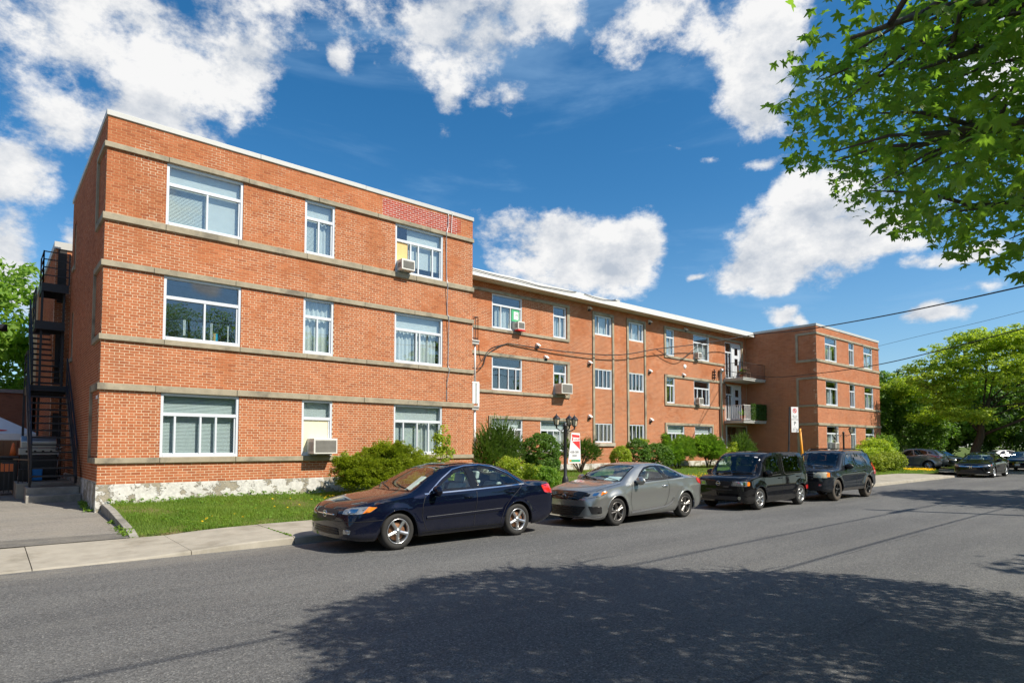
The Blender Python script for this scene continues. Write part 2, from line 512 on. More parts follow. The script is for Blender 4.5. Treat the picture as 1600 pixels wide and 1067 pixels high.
def mesh_np(name, V, F, mats, parent=None, smooth=False, midx=None, loc=None):
    me = bpy.data.meshes.new(name)
    V = np.asarray(V, dtype=np.float32)
    F = np.asarray(F, dtype=np.int32)
    nf, k = F.shape
    me.vertices.add(len(V))
    me.vertices.foreach_set('co', V.ravel())
    me.loops.add(nf * k)
    me.loops.foreach_set('vertex_index', F.ravel())
    me.polygons.add(nf)
    me.polygons.foreach_set('loop_start', np.arange(nf, dtype=np.int32) * k)
    try:
        me.polygons.foreach_set('loop_total', np.full(nf, k, dtype=np.int32))
    except Exception:
        pass
    if isinstance(mats, str):
        mats = [mats]
    for mn in mats:
        me.materials.append(MATS[mn])
    if midx is not None:
        me.polygons.foreach_set('material_index', np.asarray(midx, dtype=np.int32))
    me.polygons.foreach_set('use_smooth', np.full(nf, bool(smooth)))
    me.update(calc_edges=True)
    o = bpy.data.objects.new(name, me)
    link(o, parent)
    if loc is not None:
        o.location = loc
    return o


class MB:
    """collects primitive pieces of ONE part"""
    def __init__(self):
        self.v = []
        self.f = []
        self.mi = []
        self.sm = []
        self.cur = 0

    def add(self, vs, fs, smooth=False):
        b = len(self.v)
        self.v.extend([tuple(q) for q in vs])
        for f in fs:
            self.f.append([b + i for i in f])
            self.mi.append(self.cur)
            self.sm.append(smooth)
        return self

    def box(self, x0, x1, y0, y1, z0, z1):
        vs = [(x0, y0, z0), (x1, y0, z0), (x1, y1, z0), (x0, y1, z0), (x0, y0, z1), (x1, y0, z1), (x1, y1, z1), (x0, y1, z1)]
        fs = [(0, 3, 2, 1), (4, 5, 6, 7), (0, 1, 5, 4), (1, 2, 6, 5), (2, 3, 7, 6), (3, 0, 4, 7)]
        return self.add(vs, fs)

    def tube(self, pts, r, n=8, cap=True):
        pts = [Vector(q) for q in pts]
        rs = r if isinstance(r, (list, tuple)) else [r] * len(pts)
        vs = []
        fs = []
        up = Vector((0, 0, 1))
        for i, q in enumerate(pts):
            if i == 0:
                t = pts[1] - pts[0]
            elif i == len(pts) - 1:
                t = pts[-1] - pts[-2]
            else:
                t = pts[i + 1] - pts[i - 1]
            t.normalize()
            a = t.cross(up)
            if a.length < 1e-3:
                a = t.cross(Vector((0, 1, 0)))
            a.normalize()
            b = a.cross(t)
            for k in range(n):
                an = 2 * math.pi * k / n
                vs.append(q + (a * math.cos(an) + b * math.sin(an)) * rs[i])
        for i in range(len(pts) - 1):
            for k in range(n):
                k2 = (k + 1) % n
                fs.append((i * n + k, i * n + k2, (i + 1) * n + k2, (i + 1) * n + k))
        if cap:
            fs.append(tuple(range(n - 1, -1, -1)))
            fs.append(tuple((len(pts) - 1) * n + k for k in range(n)))
        return self.add(vs, fs, True)

    def bar(self, a, b, wx, wy):
        """square bar from a to b"""
        a = Vector(a)
        b = Vector(b)
        t = (b - a).normalized()
        s = t.cross(Vector((0, 0, 1)))
        if s.length < 1e-3:
            s = Vector((1, 0, 0))
        s.normalize()
        u = s.cross(t)
        vs = []
        for q in (a, b):
            for (i, j) in ((-1, -1), (1, -1), (1, 1), (-1, 1)):
                vs.append(q + s * i * wx / 2 + u * j * wy / 2)
        return self.add(vs, [(0, 1, 5, 4), (1, 2, 6, 5), (2, 3, 7, 6), (3, 0, 4, 7), (3, 2, 1, 0), (4, 5, 6, 7)])

    def lathe(self, prof, n=24, axis='z', c=(0, 0, 0)):
        vs = []
        fs = []
        for (r, h) in prof:
            for k in range(n):
                an = 2 * math.pi * k / n
                x, y = r * math.cos(an), r * math.sin(an)
                if axis == 'z':
                    vs.append((c[0] + x, c[1] + y, c[2] + h))
                else:
                    vs.append((c[0] + x, c[1] + h, c[2] + y))
        for i in range(len(prof) - 1):
            for k in range(n):
                k2 = (k + 1) % n
                q = (i * n + k, i * n + k2, (i + 1) * n + k2, (i + 1) * n + k)
                fs.append(q if axis == 'z' else q[::-1])
        return self.add(vs, fs, True)

    def prism(self, poly, axis, d0, d1):
        """polygon (list of 2d) extruded along axis 'x','y','z'"""
        n = len(poly)
        vs = []
        for d in (d0, d1):
            for (a, b) in poly:
                vs.append({'x': (d, a, b), 'y': (a, d, b), 'z': (a, b, d)}[axis])
        fs = [tuple(range(n))[::-1], tuple(range(n, 2 * n))]
        for i in range(n):
            j = (i + 1) % n
            fs.append((i, j, n + j, n + i))
        return self.add(vs, fs)

    def build(self, name, mats, parent=None, bevel=0.0, seg=2, loc=None, recalc=True):
        me = bpy.data.meshes.new(name)
        me.from_pydata(self.v, [], self.f)
        if isinstance(mats, str):
            mats = [mats]
        for mn in mats:
            me.materials.append(MATS[mn])
        me.polygons.foreach_set('material_index', self.mi)
        me.polygons.foreach_set('use_smooth', self.sm)
        if bevel or recalc:
            bm = bmesh.new()
            bm.from_mesh(me)
            if recalc:
                bmesh.ops.recalc_face_normals(bm, faces=bm.faces)
            if bevel:
                es = [e for e in bm.edges if len(e.link_faces) == 2 and e.calc_face_angle(0) > .6]
                bmesh.ops.bevel(bm, geom=es, offset=bevel, segments=seg, affect='EDGES', profile=.5, clamp_overlap=True)
            bm.to_mesh(me)
            bm.free()
        me.update()
        o = bpy.data.objects.new(name, me)
        link(o, parent)
        if loc is not None:
            o.location = loc
        return o


def copy_obj(o, parent=None):
    c = o.copy()
    COL.objects.link(c)
    c.parent = parent
    return c


def copy_tree(o, parent=None):
    c = copy_obj(o, parent)
    for ch in o.children:
        copy_tree(ch, c)
    return c


def text_mesh(name, body, size, mname, parent, loc, rot, depth=.0):
    cu = bpy.data.curves.new(name, 'FONT')
    cu.body = body
    cu.size = size
    cu.align_x = 'CENTER'
    cu.align_y = 'CENTER'
    cu.extrude = depth
    cu.materials.append(MATS[mname])
    tmp = bpy.data.objects.new(name, cu)
    COL.objects.link(tmp)
    me = bpy.data.meshes.new_from_object(tmp)
    bpy.data.objects.remove(tmp)
    bpy.data.curves.remove(cu)
    me.name = name
    if not me.materials:
        me.materials.append(MATS[mname])
    o = bpy.data.objects.new(name, me)
    link(o, parent)
    o.location = loc
    o.rotation_euler = rot
    return o


def interp(tbl, x):
    """smooth monotone interpolation through (x, v) pairs"""
    xs = [t[0] for t in tbl]
    vs = [t[1] for t in tbl]
    if x <= xs[0]:
        return vs[0]
    if x >= xs[-1]:
        return vs[-1]
    n = len(xs)
    i = 0
    while x > xs[i + 1]:
        i += 1
    d = [(vs[j + 1] - vs[j]) / (xs[j + 1] - xs[j]) for j in range(n - 1)]

    def slope(j):
        if j == 0:
            return d[0]
        if j == n - 1:
            return d[-1]
        if d[j - 1] * d[j] <= 0:
            return 0.0
        return 2 * d[j - 1] * d[j] / (d[j - 1] + d[j])
    h = xs[i + 1] - xs[i]
    t = (x - xs[i]) / h
    m0, m1 = slope(i), slope(i + 1)
    return ((2 * t ** 3 - 3 * t * t + 1) * vs[i] + (t ** 3 - 2 * t * t + t) * h * m0 + (-2 * t ** 3 + 3 * t * t) * vs[i + 1] + (t ** 3 - t * t) * h * m1)

# ================================================================ SETTING: ground, road, pavement
Y_W = 17.2      # front of the two wings
Y_M = 21.95     # front of the middle block
KERB = [(-40, 11.42), (8, 11.40), (13, 11.15), (18, 10.85), (30, 10.75), (47.5, 10.95)]
WALK_BACK = 13.45


def kerb_y(x):
    return interp(KERB, x)


def sheet(name, pts, m, z, kind='structure', parent=None):
    """flat polygon"""
    mb = MB()
    mb.add([(a, b, z) for a, b in pts], [tuple(range(len(pts)))])
    o = mb.build(name, m, parent)
    if kind:
        o['kind'] = kind
    return o


mb = MB()
mb.add([(-1500, -1500, -.16), (1500, -1500, -.16), (1500, 1500, -.16), (-1500, 1500, -.16)], [(0, 1, 2, 3)])
mb.build('ground', 'soil')['kind'] = 'structure'
xs = [-60, -20, 0, 5, 8, 10, 13, 16, 18, 22, 26, 30, 36, 42, 47, 50]
mb = MB()
vs, fs = [], []
for x in xs:
    vs += [(x, -.2, 0), (x, kerb_y(x) + .15, 0)]
for i in range(len(xs) - 1):
    fs.append((2 * i, 2 * i + 2, 2 * i + 3, 2 * i + 1))
n0 = len(vs)
vs += [(50, -.2, 0), (220, -.2, 0), (220, 12.2, 0), (62, 12.0, 0), (54, 12.6, 0), (50, 11.2, 0)]
fs.append(tuple(range(n0, n0 + 6)))
mb.add(vs, fs)
mb.build('road', 'asphalt')['kind'] = 'structure'
# side street / drive mouth where the far white car stands
sheet("side_street", [(60, 12.0), (74, 12.0), (76, 60), (62, 60)], "asphalt", 0.006)
# near pavement (under the photographer)
mb = MB()
mb.box(-60, 220, -2.2, .2, -.15, .125)
mb.build('near_pavement', 'concrete')['kind'] = 'structure'

# pavement of separate concrete slabs, dipping to the road at the driveway
walk = bpy.data.objects.new('pavement', None)
link(walk)
walk['kind'] = 'structure'
joints = [-22, -18.5, -15, -11.5, -8, -4.9, -1.85, 0.62, 2.72, 4.45, 6.3, 8.0, 9.6, 11.2, 12.8, 14.4, 16.0, 17.6, 19.2, 20.8, 22.4, 24.0, 25.6, 27.2, 28.8, 30.4, 32.0, 33.6, 35.2, 36.8, 38.4, 40.0, 41.6, 43.2, 44.8]


def lip(x):                                  # kerb height above the road
    return interp([(-20, .022), (1.6, .026), (3.9, .125), (5, .135), (41, .135), (44.8, .05)], x)


for i in range(len(joints) - 1):
    a, b = joints[i] + .006, joints[i + 1] - .006
    n = 5
    vs, fs = [], []
    dz = random.uniform(-.004, .004)
    for k in range(n + 1):
        x = a + (b - a) * k / n
        ky = kerb_y(x)
        zl = lip(x) + dz
        zb = max(.10, zl + .02) + dz if x < 3 else zl + .035
        vs += [(x, ky - .025, -.05), (x, ky, zl - .02), (x, ky + .03, zl), (x, WALK_BACK, zb), (x, WALK_BACK, -.05)]
    for k in range(n):
        for j in range(4):
            fs.append((k * 5 + j, k * 5 + 5 + j, k * 5 + 6 + j, k * 5 + 1 + j))
    fs.append((0, 1, 2, 3, 4))
    fs.append((n * 5 + 4, n * 5 + 3, n * 5 + 2, n * 5 + 1, n * 5))
    m_ = MB()
    m_.add(vs, fs)
    m_.build('slab', 'concrete', walk)


def lawn_z(x, y):
    t = min(max((y - WALK_BACK) / (Y_W - .2 - WALK_BACK), 0), 1)
    if y < WALK_BACK + .005:
        return .02
    z = .135 + (.46 - .135) * t
    if y > Y_W:
        z += (y - Y_W) * .03
    return z + .025 * math.sin(x * 1.3 + 1) * math.sin(y * 1.9) * t


def grid_sheet(name, x0, x1, y0, y1, zf, m, step=.35, kind='structure'):
    nx = max(2, int((x1 - x0) / step))
    ny = max(2, int((y1 - y0) / step))
    X, Yg = np.meshgrid(np.linspace(x0, x1, nx + 1), np.linspace(y0, y1, ny + 1), indexing='ij')
    Z = np.vectorize(zf)(X, Yg)
    V = np.stack([X, Yg, Z], -1).reshape(-1, 3)
    I = np.arange((nx + 1) * (ny + 1)).reshape(nx + 1, ny + 1)
    F = np.stack([I[:-1, :-1], I[1:, :-1], I[1:, 1:], I[:-1, 1:]], -1).reshape(-1, 4)
    o = mesh_np(name, V, F, m, smooth=True)
    if kind:
        o['kind'] = kind
    return o


grid_sheet('lawn', 2.2, 50.2, WALK_BACK - .02, 30, lawn_z, 'soil')
grid_sheet('side_lawn', 56, 62, 13.2, 30, lambda x, y: .12 + (y - 13) * .02, 'soil')


def drive_z(x, y):
    return (.04 if y < WALK_BACK else .10) + .30 * min(max((y - WALK_BACK) / 6.3, 0), 1)


grid_sheet('driveway', -16, 2.16, WALK_BACK - .015, 60, drive_z, 'asphalt_drive', .45)
mb = MB()
SEAM = [(-16, 1.2), (-8, 1.0), (-4, .92), (0, .72), (2.15, .60)]
vs = []
for (x, dy) in SEAM:
    for t in (0, .5, 1):
        y = WALK_BACK + .004 + dy * t
        vs.append((x, y, .106 + .30 * (dy * t + .004) / 6.3 + .004))
fs = []
for i in range(len(SEAM) - 1):
    for k in range(2):
        fs.append((i * 3 + k, i * 3 + 3 + k, i * 3 + 4 + k, i * 3 + 1 + k))
mb.add(vs, fs)
mb.build('driveway_seam', 'asphalt_seam')['kind'] = 'structure'
grid_sheet('grey_car_drive', 49.8, 56.4, 11.1, 30, lambda x, y: .02 + .012 * (y - 11), 'asphalt_drive', 1.2)

# concrete edging between driveway and lawn
edging = empty('lawn_edging', (2.16, 17.0, 0), 'low concrete edging strip between the driveway and the lawn at the wing corner', 'edging')
e_y = [17.15, 16.2, 15.1, 14.15, 13.98, 13.5]
for i in (0, 1, 2, 4):
    y1, y0 = e_y[i], e_y[i + 1]
    z1, z0 = lawn_z(2.2, y1) + .03, lawn_z(2.2, y0) + .03 - (.05 if i == 4 else 0)
    m_ = MB()
    m_.add([(0, y0 - 17 + .008, -.1), (.15, y0 - 17 + .008, -.1), (.15, y1 - 17 - .008, -.1), (0, y1 - 17 - .008, -.1),
            (0, y0 - 17 + .008, z0), (.15, y0 - 17 + .008, z0), (.15, y1 - 17 - .008, z1), (0, y1 - 17 - .008, z1)],
           [(0, 3, 2, 1), (4, 5, 6, 7), (0, 1, 5, 4), (1, 2, 6, 5), (2, 3, 7, 6), (3, 0, 4, 7)])
    m_.build('block', 'step_concrete', edging, bevel=.012)

# ================================================================ THE APARTMENT BUILDING
CO = .0677
Z_F = .91       # foundation top
apt = empty('apartment_building', (2.06, Y_W, .4), 'long three storey red brick apartment building with two projecting wings and white windows', 'building')
AO = Vector((2.06, Y_W, .4))


def apt_loc(o):
    """meshes are written in world coordinates; shift them under the building's empty"""
    o.matrix_parent_inverse = Matrix.Translation(-AO)
    return o


def plane_pt(pl, pos, u, v, d):
    """d = distance outwards from the wall face"""
    if pl == '-y':
        return (u, pos - d, v)
    if pl == '-x':
        return (pos - d, u, v)
    if pl == '+x':
        return (pos + d, u, v)


def lay(u0, u1, v0, v1, holes, bond, phase=0.0):
    out = []
    k0 = int(math.floor((v0 - Z_F) / CO)) - 1
    k1 = int(math.ceil((v1 - Z_F) / CO)) + 1
    for k in range(k0, k1):
        va, vb = Z_F + k * CO + .0055, Z_F + (k + 1) * CO - .006
        va, vb = max(va, v0), min(vb, v1)
        if vb - va < .012:
            continue
        full_v = (vb - va) > .05
        if bond == 'run':
            seq, off = [.203], (.1015 if k % 2 else 0)
        else:
            seq, off = [.203, .1015], (.15225 if k % 2 else 0)
        per = sum(seq)
        u = math.floor((u0 - phase - 1.0) / per) * per + off + phase
        j = 0
        while u < u1:
            wv = seq[j % len(seq)]
            j += 1
            a, b = u + .0058, u + wv - .0058
            u += wv
            a, b = max(a, u0), min(b, u1)
            if b - a < .012:
                continue
            segs = [(a, b)]
            for (ha, hb, ga, gb) in holes:
                if gb <= va + .02 or ga >= vb - .02:
                    continue
                nx = []
                for (p_, q_) in segs:
                    if hb <= p_ or ha >= q_:
                        nx.append((p_, q_))
                    else:
                        if ha - p_ > .015:
                            nx.append((p_, ha))
                        if q_ - hb > .015:
                            nx.append((hb, q_))
                segs = nx
            for (p_, q_) in segs:
                out.append((p_, q_, va, vb, full_v and (q_ - p_) > .19))
    return out


def bricks_mesh(name, pl, pos, rows, m, parent, jit=.0012):
    n = len(rows)
    R = np.array([r[:4] for r in rows], dtype=float)
    d = RNG.uniform(-jit, jit, n)
    tilt = RNG.uniform(-.0007, .0007, (n, 4))
    cor = [(0, 2), (1, 2), (1, 3), (0, 3)]
    V = np.zeros((n, 8, 3))
    for i, (cu, cv) in enumerate(cor):
        u, v = R[:, cu], R[:, cv]
        for lay_, dep in ((0, -.02), (1, None)):
            dd = np.full(n, -.02) if dep is not None else d + tilt[:, i]
            q = V[:, lay_ * 4 + i]
            if pl == '-y':
                q[:, 0], q[:, 1], q[:, 2] = u, pos - dd, v
            elif pl == '-x':
                q[:, 0], q[:, 1], q[:, 2] = pos - dd, u, v
            else:
                q[:, 0], q[:, 1], q[:, 2] = pos + dd, u, v
    fc = np.array([(4, 5, 6, 7), (0, 1, 5, 4), (1, 2, 6, 5), (2, 3, 7, 6), (3, 0, 4, 7)])
    if pl == '-x':
        fc = fc[:, ::-1]
    F = (np.arange(n)[:, None, None] * 8 + fc[None]).reshape(-1, 4)
    o = mesh_np(name, V.reshape(-1, 3), F, m, parent)
    o['kind'] = 'stuff'
    return apt_loc(o)


def wall_sheet(name, pl, pos, u0, u1, v0, v1, holes, m, parent, thick=.22, rec=.0030):
    """mortar body of a wall, open at the window holes"""
    us = sorted({u0, u1, *[h[0] for h in holes], *[h[1] for h in holes]})
    vs_ = sorted({v0, v1, *[h[2] for h in holes], *[h[3] for h in holes]})
    us = [u for u in us if u0 <= u <= u1]
    vs_ = [v for v in vs_ if v0 <= v <= v1]
    mb = MB()
    for i in range(len(us) - 1):
        run = None
        for j in range(len(vs_)):
            solid = False
            if j < len(vs_) - 1:
                cu, cv = (us[i] + us[i + 1]) / 2, (vs_[j] + vs_[j + 1]) / 2
                solid = not any(h[0] < cu < h[1] and h[2] < cv < h[3] for h in holes)
            if solid and run is None:
                run = vs_[j]
            if not solid and run is not None:
                a = plane_pt(pl, pos, us[i], run, -rec)
                b = plane_pt(pl, pos, us[i + 1], vs_[j], -rec - thick)
                mb.box(min(a[0], b[0]), max(a[0], b[0]), min(a[1], b[1]), max(a[1], b[1]), run, vs_[j])
                run = None
    return apt_loc(mb.build(name, m, parent))


def ledge(pl, pos, u0, u1, v0, v1, m='ledge_stone', proj=.06, inw=.05, first=None, length=1.86, gap=.008):
    """a band of separate stones"""
    u = u0
    cuts = [u0]
    if first:
        cuts.append(u0 + first)
    while cuts[-1] + length * 1.35 < u1:
        cuts.append(cuts[-1] + length * random.uniform(.92, 1.06))
    cuts.append(u1)
    for a, b in zip(cuts[:-1], cuts[1:]):
        j = random.uniform(-.004, .004)
        p_ = plane_pt(pl, pos, a + gap / 2, v0, proj + j)
        q_ = plane_pt(pl, pos, b - gap / 2, v1, -inw)
        mb = MB()
        mb.box(min(p_[0], q_[0]), max(p_[0], q_[0]), min(p_[1], q_[1]), max(p_[1], q_[1]), v0 + j * .6, v1 + j * .6)
        apt_loc(mb.build('ledge_stone', m, apt, bevel=.009, seg=2))


# --- windows -----------------------------------------------------------------


def slats(mb, x0, x1, z0, z1, y, pitch=.035):
    z = z0
    while z < z1:
        mb.add([(x0, y, z), (x1, y, z), (x1, y + .012, z + pitch * .82), (x0, y + .012, z + pitch * .82)], [(0, 1, 2, 3)])
        z += pitch


def drape(mb, x0, x1, z0, z1, y, amp=.025, wl=.14):
    n = max(8, int((x1 - x0) / .02))
    vs, fs = [], []
    ph = random.uniform(0, 6)
    for i in range(n + 1):
        x = x0 + (x1 - x0) * i / n
        yy = y + amp * math.sin(x / wl * 6.283 + ph) + amp * .5 * math.sin(x / wl * 2.7 + ph * 2)
        vs += [(x, yy, z0), (x, yy * 1.0, z1)]
    for i in range(n):
        fs.append((2 * i, 2 * i + 2, 2 * i + 3, 2 * i + 1))
    mb.add(vs, fs, True)


def window(x0, x1, z0, z1, y, kind='slider', cover=(), mull=(.5,), transom=.33, parent=None):
    """white framed window: fixed light above a pair of sliding sashes"""
    par = parent or apt
    fr = .065
    mb = MB()
    yo, yi = y + .018, y + .115
    mb.box(x0, x0 + fr, yo, yi, z0, z1)
    mb.box(x1 - fr, x1, yo, yi, z0, z1)
    mb.box(x0 + fr, x1 - fr, yo, yi, z1 - fr, z1)
    mb.box(x0 + fr, x1 - fr, yo - .012, yi, z0, z0 + fr * 1.15)
    top = z1 - fr
    panes = []
    if transom:
        zr = z1 - (z1 - z0) * transom
        mb.box(x0 + fr, x1 - fr, yo + .006, yi - .01, zr - .045, zr + .04)
        panes.append((x0 + fr, x1 - fr, zr + .04, z1 - fr))
        top = zr - .045
    xs_ = [x0 + fr] + [x0 + (x1 - x0) * q for q in mull] + [x1 - fr]
    bot = z0 + fr * 1.15
    for i, q in enumerate(mull):
        xc = x0 + (x1 - x0) * q
        mb.box(xc - .024, xc + .024, yo + .012, yi - .02, bot, top)
    # sash stiles, a little deeper
    mb.box(x1 - fr - .042, x1 - fr, yo + .03, yi - .015, bot, top)
    mb.box(x0 + fr, x1 - fr - .042, yo + .034, yi - .015, bot, bot + .022)
    win = apt_loc(mb.build('window', 'window_white', par, bevel=.004, seg=1))
    for i in range(len(xs_) - 1):
        panes.append((xs_[i] + (.024 if i else 0), xs_[i + 1] - (.024 if i < len(xs_) - 2 else .042), bot + .022, top))
    for i, (a, b, c, d) in enumerate(panes):
        g = MB()
        yy = y + .078 + (.004 if i % 2 else 0)
        g.box(a, b, yy, yy + .006, c, d)
        win_child(g.build('pane', 'window_glass', win), win)
    yb = y + .17
    a, b, c, d = x0 + .02, x1 - .02, z0 + .03, z1 - .02
    for cv in cover:
        t, fa, fb = cv[0], cv[1], cv[2]
        lo, hi = (cv[3], cv[4]) if len(cv) > 4 else (0, 1)
        g = MB()
        xa, xb = a + (b - a) * fa, a + (b - a) * fb
        za, zb = c + (d - c) * lo, c + (d - c) * hi
        if t == 'blind':
            slats(g, xa, xb, za, zb, yb)
            win_child(g.build('blind', 'blind_white', win, recalc=False), win)
        elif t == 'curtain':
            drape(g, xa, xb, za, zb, yb + .03)
            win_child(g.build('curtain', 'curtain_white', win, recalc=False), win)
        elif t == 'cloth':
            drape(g, xa, xb, za, zb, yb + .05, .015, .06)
            win_child(g.build('hanging_cloth', cv[5], win, recalc=False), win)
        elif t in ('beige_panel', 'yellow_panel', 'curtain_white', 'dark_room', 'green_print'):
            yq = y + .068 if t != 'curtain_white' else yb
            g.box(xa, xb, yq, yq + .02, za, zb)
            win_child(g.build('panel' if t != 'curtain_white' else 'roller_shade', t, win), win)
    return win


def win_child(o, win):
    # child meshes are in world coordinates too: the window itself carries the shift
    o.matrix_parent_inverse = Matrix.Identity(4)
    return o


BANDS_W = [(1.40, 1.53), (3.12, 3.28), (4.30, 4.43), (6.04, 6.18), (7.15, 7.31), (8.89, 9.02)]
FL = [(1.53, 3.12), (4.43, 6.04), (7.31, 8.89)]
RUN = [(Z_F, 1.40), (3.28, 4.30), (6.18, 7.15), (9.02, 9.66)]
TOP_W = 9.66

# --- left wing, front
LW0, LW1 = 2.06, 12.87
LWIN = [(3.33, 5.17), (6.87, 7.78), (9.81, 11.63)]
lw_holes = [(a, b, c, d) for (a, b) in LWIN for (c, d) in FL]
wall_sheet('wall', '-y', Y_W, LW0 + .001, LW1 - .001, Z_F, TOP_W, lw_holes, 'mortar', apt)
PATCH = (9.35, 12.35, 9.02, 9.60)
rows = []
for (c, d) in RUN:
    hl = [PATCH] if c > 9 else []
    rows += lay(LW0, LW1, c, d, hl, 'run')
for (c, d) in FL:
    rows += lay(LW0, LW1, c, d, lw_holes, 'fl', phase=.03)
rows_p = lay(PATCH[0], PATCH[1], PATCH[2], PATCH[3], [], 'run')
# ragged ends for the rebuilt patch
rows_p = [r for r in rows_p if not (r[0] > 12.0 and random.random() < (r[0] - 12.0) * 1.6)]
gap_rows = [r for r in lay(11.9, PATCH[1], PATCH[2], PATCH[3], [], 'run')]
have = {(round(r[0], 3), round(r[2], 3)) for r in rows_p}
rows += [r for r in gap_rows if (round(r[0], 3), round(r[2], 3)) not in have and r[0] > 12.0]
mw = MB()
mw.box(PATCH[0] - .005, PATCH[1] - .15, Y_W + .0018, Y_W + .02, PATCH[2] + .003, PATCH[3])
apt_loc(mw.build('mortar_patch', 'mortar_white', apt))
bricks_mesh('brick_patch', '-y', Y_W, rows_p, 'brick_new', apt)
# the 300 that show largest become bricks of their own
fwd = (math.cos(rad(49.526)), math.sin(rad(49.526)))


def shows(r):
    x, z = (r[0] + r[1]) / 2, (r[2] + r[3]) / 2
    dd = fwd[0] * x + fwd[1] * Y_W
    lat = fwd[1] * x - fwd[0] * Y_W
    return (fwd[1] * dd - lat * fwd[0]) / dd ** 3


cand = sorted([r for r in rows if r[4] and abs((r[1] - r[0]) - .1914) < .002 and abs((r[3] - r[2]) - .0562) < .002], key=lambda r: -shows(r))
single = cand[:300]
sset = {(r[0], r[2]) for r in single}
rest = [r for r in rows if (r[0], r[2]) not in sset]
bricks_mesh('brick_courses', '-y', Y_W, rest, 'brick_face', apt)
bme = bpy.data.meshes.new('brick')
hw, hh = .0957, .0281
vs = [(-hw, .02, -hh), (hw, .02, -hh), (hw, .02, hh), (-hw, .02, hh), (-hw, 0, -hh), (hw, 0, -hh), (hw, 0, hh), (-hw, 0, hh)]
bme.from_pydata(vs, [], [(4, 5, 6, 7), (0, 1, 5, 4), (1, 2, 6, 5), (2, 3, 7, 6), (3, 0, 4, 7)])
bme.materials.append(MATS['brick_face_single'])
bme.update()
for r in single:
    o = bpy.data.objects.new('brick', bme)
    link(o, apt)
    o.location = Vector(((r[0] + r[1]) / 2, Y_W + random.uniform(-.0012, .0012), (r[2] + r[3]) / 2)) - AO
    o.rotation_euler = (0, random.uniform(-.003, .003), random.uniform(-.004, .004))
for i, (c, d) in enumerate(BANDS_W):
    ledge('-y', Y_W, LW0 - .06, LW1 + .03, c, d, first=(1.33, 1.2, 1.36, 1.1, 1.33, 1.36)[i], m='ledge_stone')
    ledge('-x', LW0, Y_W + .055, 18.45, c, d, length=1.3)
# left wing, side wall with its framed panels
LWB = 24.4
side_holes = [(23.35, 23.78, c + .1, d - .05) for (c, d) in FL[1:]]
wall_sheet('wall', '-x', LW0, Y_W + .012, LWB, .95, TOP_W, side_holes, 'mortar_grey', apt)
rows = lay(Y_W + .004, LWB, Z_F + .05, TOP_W, side_holes, 'run')
bricks_mesh('brick_courses', '-x', LW0, rows, 'brick_face', apt)
for (c, d) in FL:
    mb = MB()
    mb.box(LW0 - .058, LW0 + .03, 18.36, 18.45, c, d)
    apt_loc(mb.build('ledge_stone', 'ledge_stone', apt, bevel=.008))
for h in side_holes:
    g = MB()
    g.box(LW0 - .05, LW0 + .05, h[0] - .05, h[1] + .05, h[2] - .13, h[2])
    apt_loc(g.build('window_ledge', 'ledge_stone', apt, bevel=.008))
    g = MB()
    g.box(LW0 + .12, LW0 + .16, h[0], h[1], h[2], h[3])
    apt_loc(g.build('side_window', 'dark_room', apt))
# small white plate on the first side panel
g = MB()
g.box(LW0 - .012, LW0 + .004, 17.42, 17.68, 2.92, 3.0)
apt_loc(g.build('number_plate', 'white_print', apt))


def coping(pl, pos, u0, u1, v0, v1, proj=.035, inw=.30, length=3.4):
    ledge(pl, pos, u0, u1, v0, v1, m='coping_metal', proj=proj, inw=inw, length=length, gap=.003)


for o_ in [x for x in ()]:
    pass
n_before = set(bpy.data.objects)
coping('-y', Y_W, LW0 - .035, LW1 + .035, TOP_W, 9.79)
coping('-x', LW0, Y_W + .30, LWB, TOP_W, 9.785)
coping('+x', LW1, Y_W + .30, LWB, TOP_W, 9.785)
for o_ in set(bpy.data.objects) - n_before:
    o_.name = 'coping'
# back of the left wing, its right side, floors and flat roof
mb = MB()
mb.box(LW0 + .25, LW1 - .02, LWB - .25, LWB - .01, .5, TOP_W - .02)
mb.box(LW1 - .24, LW1 - .012, Y_W + .24, LWB - .26, .5, TOP_W - .02)
apt_loc(mb.build('rear_wall', 'mortar_grey', apt))
rows = lay(Y_W + .006, Y_M, Z_F, TOP_W, [], 'run')
bricks_mesh('brick_courses', '+x', LW1, rows, 'brick_face', apt)
mb = MB()
mb.box(LW0 + .3, LW1 - .3, Y_W + .31, LWB - .3, TOP_W - .3, TOP_W - .08)
for zz in (3.55, 6.42):
    mb.box(LW0 + .26, LW1 - .26, Y_W + .26, LWB - .27, zz, zz + .2)
mb.box(LW0 + .26, LW1 - .26, Y_W + 2.6, Y_W + 2.7, .6, TOP_W - .32)
apt_loc(mb.build('roof', 'roof_membrane', apt))
# foundation of the wing
mb = MB()
mb.box(LW0 - .025, LW1 + .02, Y_W - .03, Y_W + .25, .05, Z_F - .004)
mb.box(LW0 - .025, LW0 + .2, Y_W + .25, LWB, .05, Z_F + .045)
mb.box(LW1 - .2, LW1 + .02, Y_W + .25, Y_M, .05, Z_F - .004)
apt_loc(mb.build('foundation', 'foundation', apt, bevel=.012))

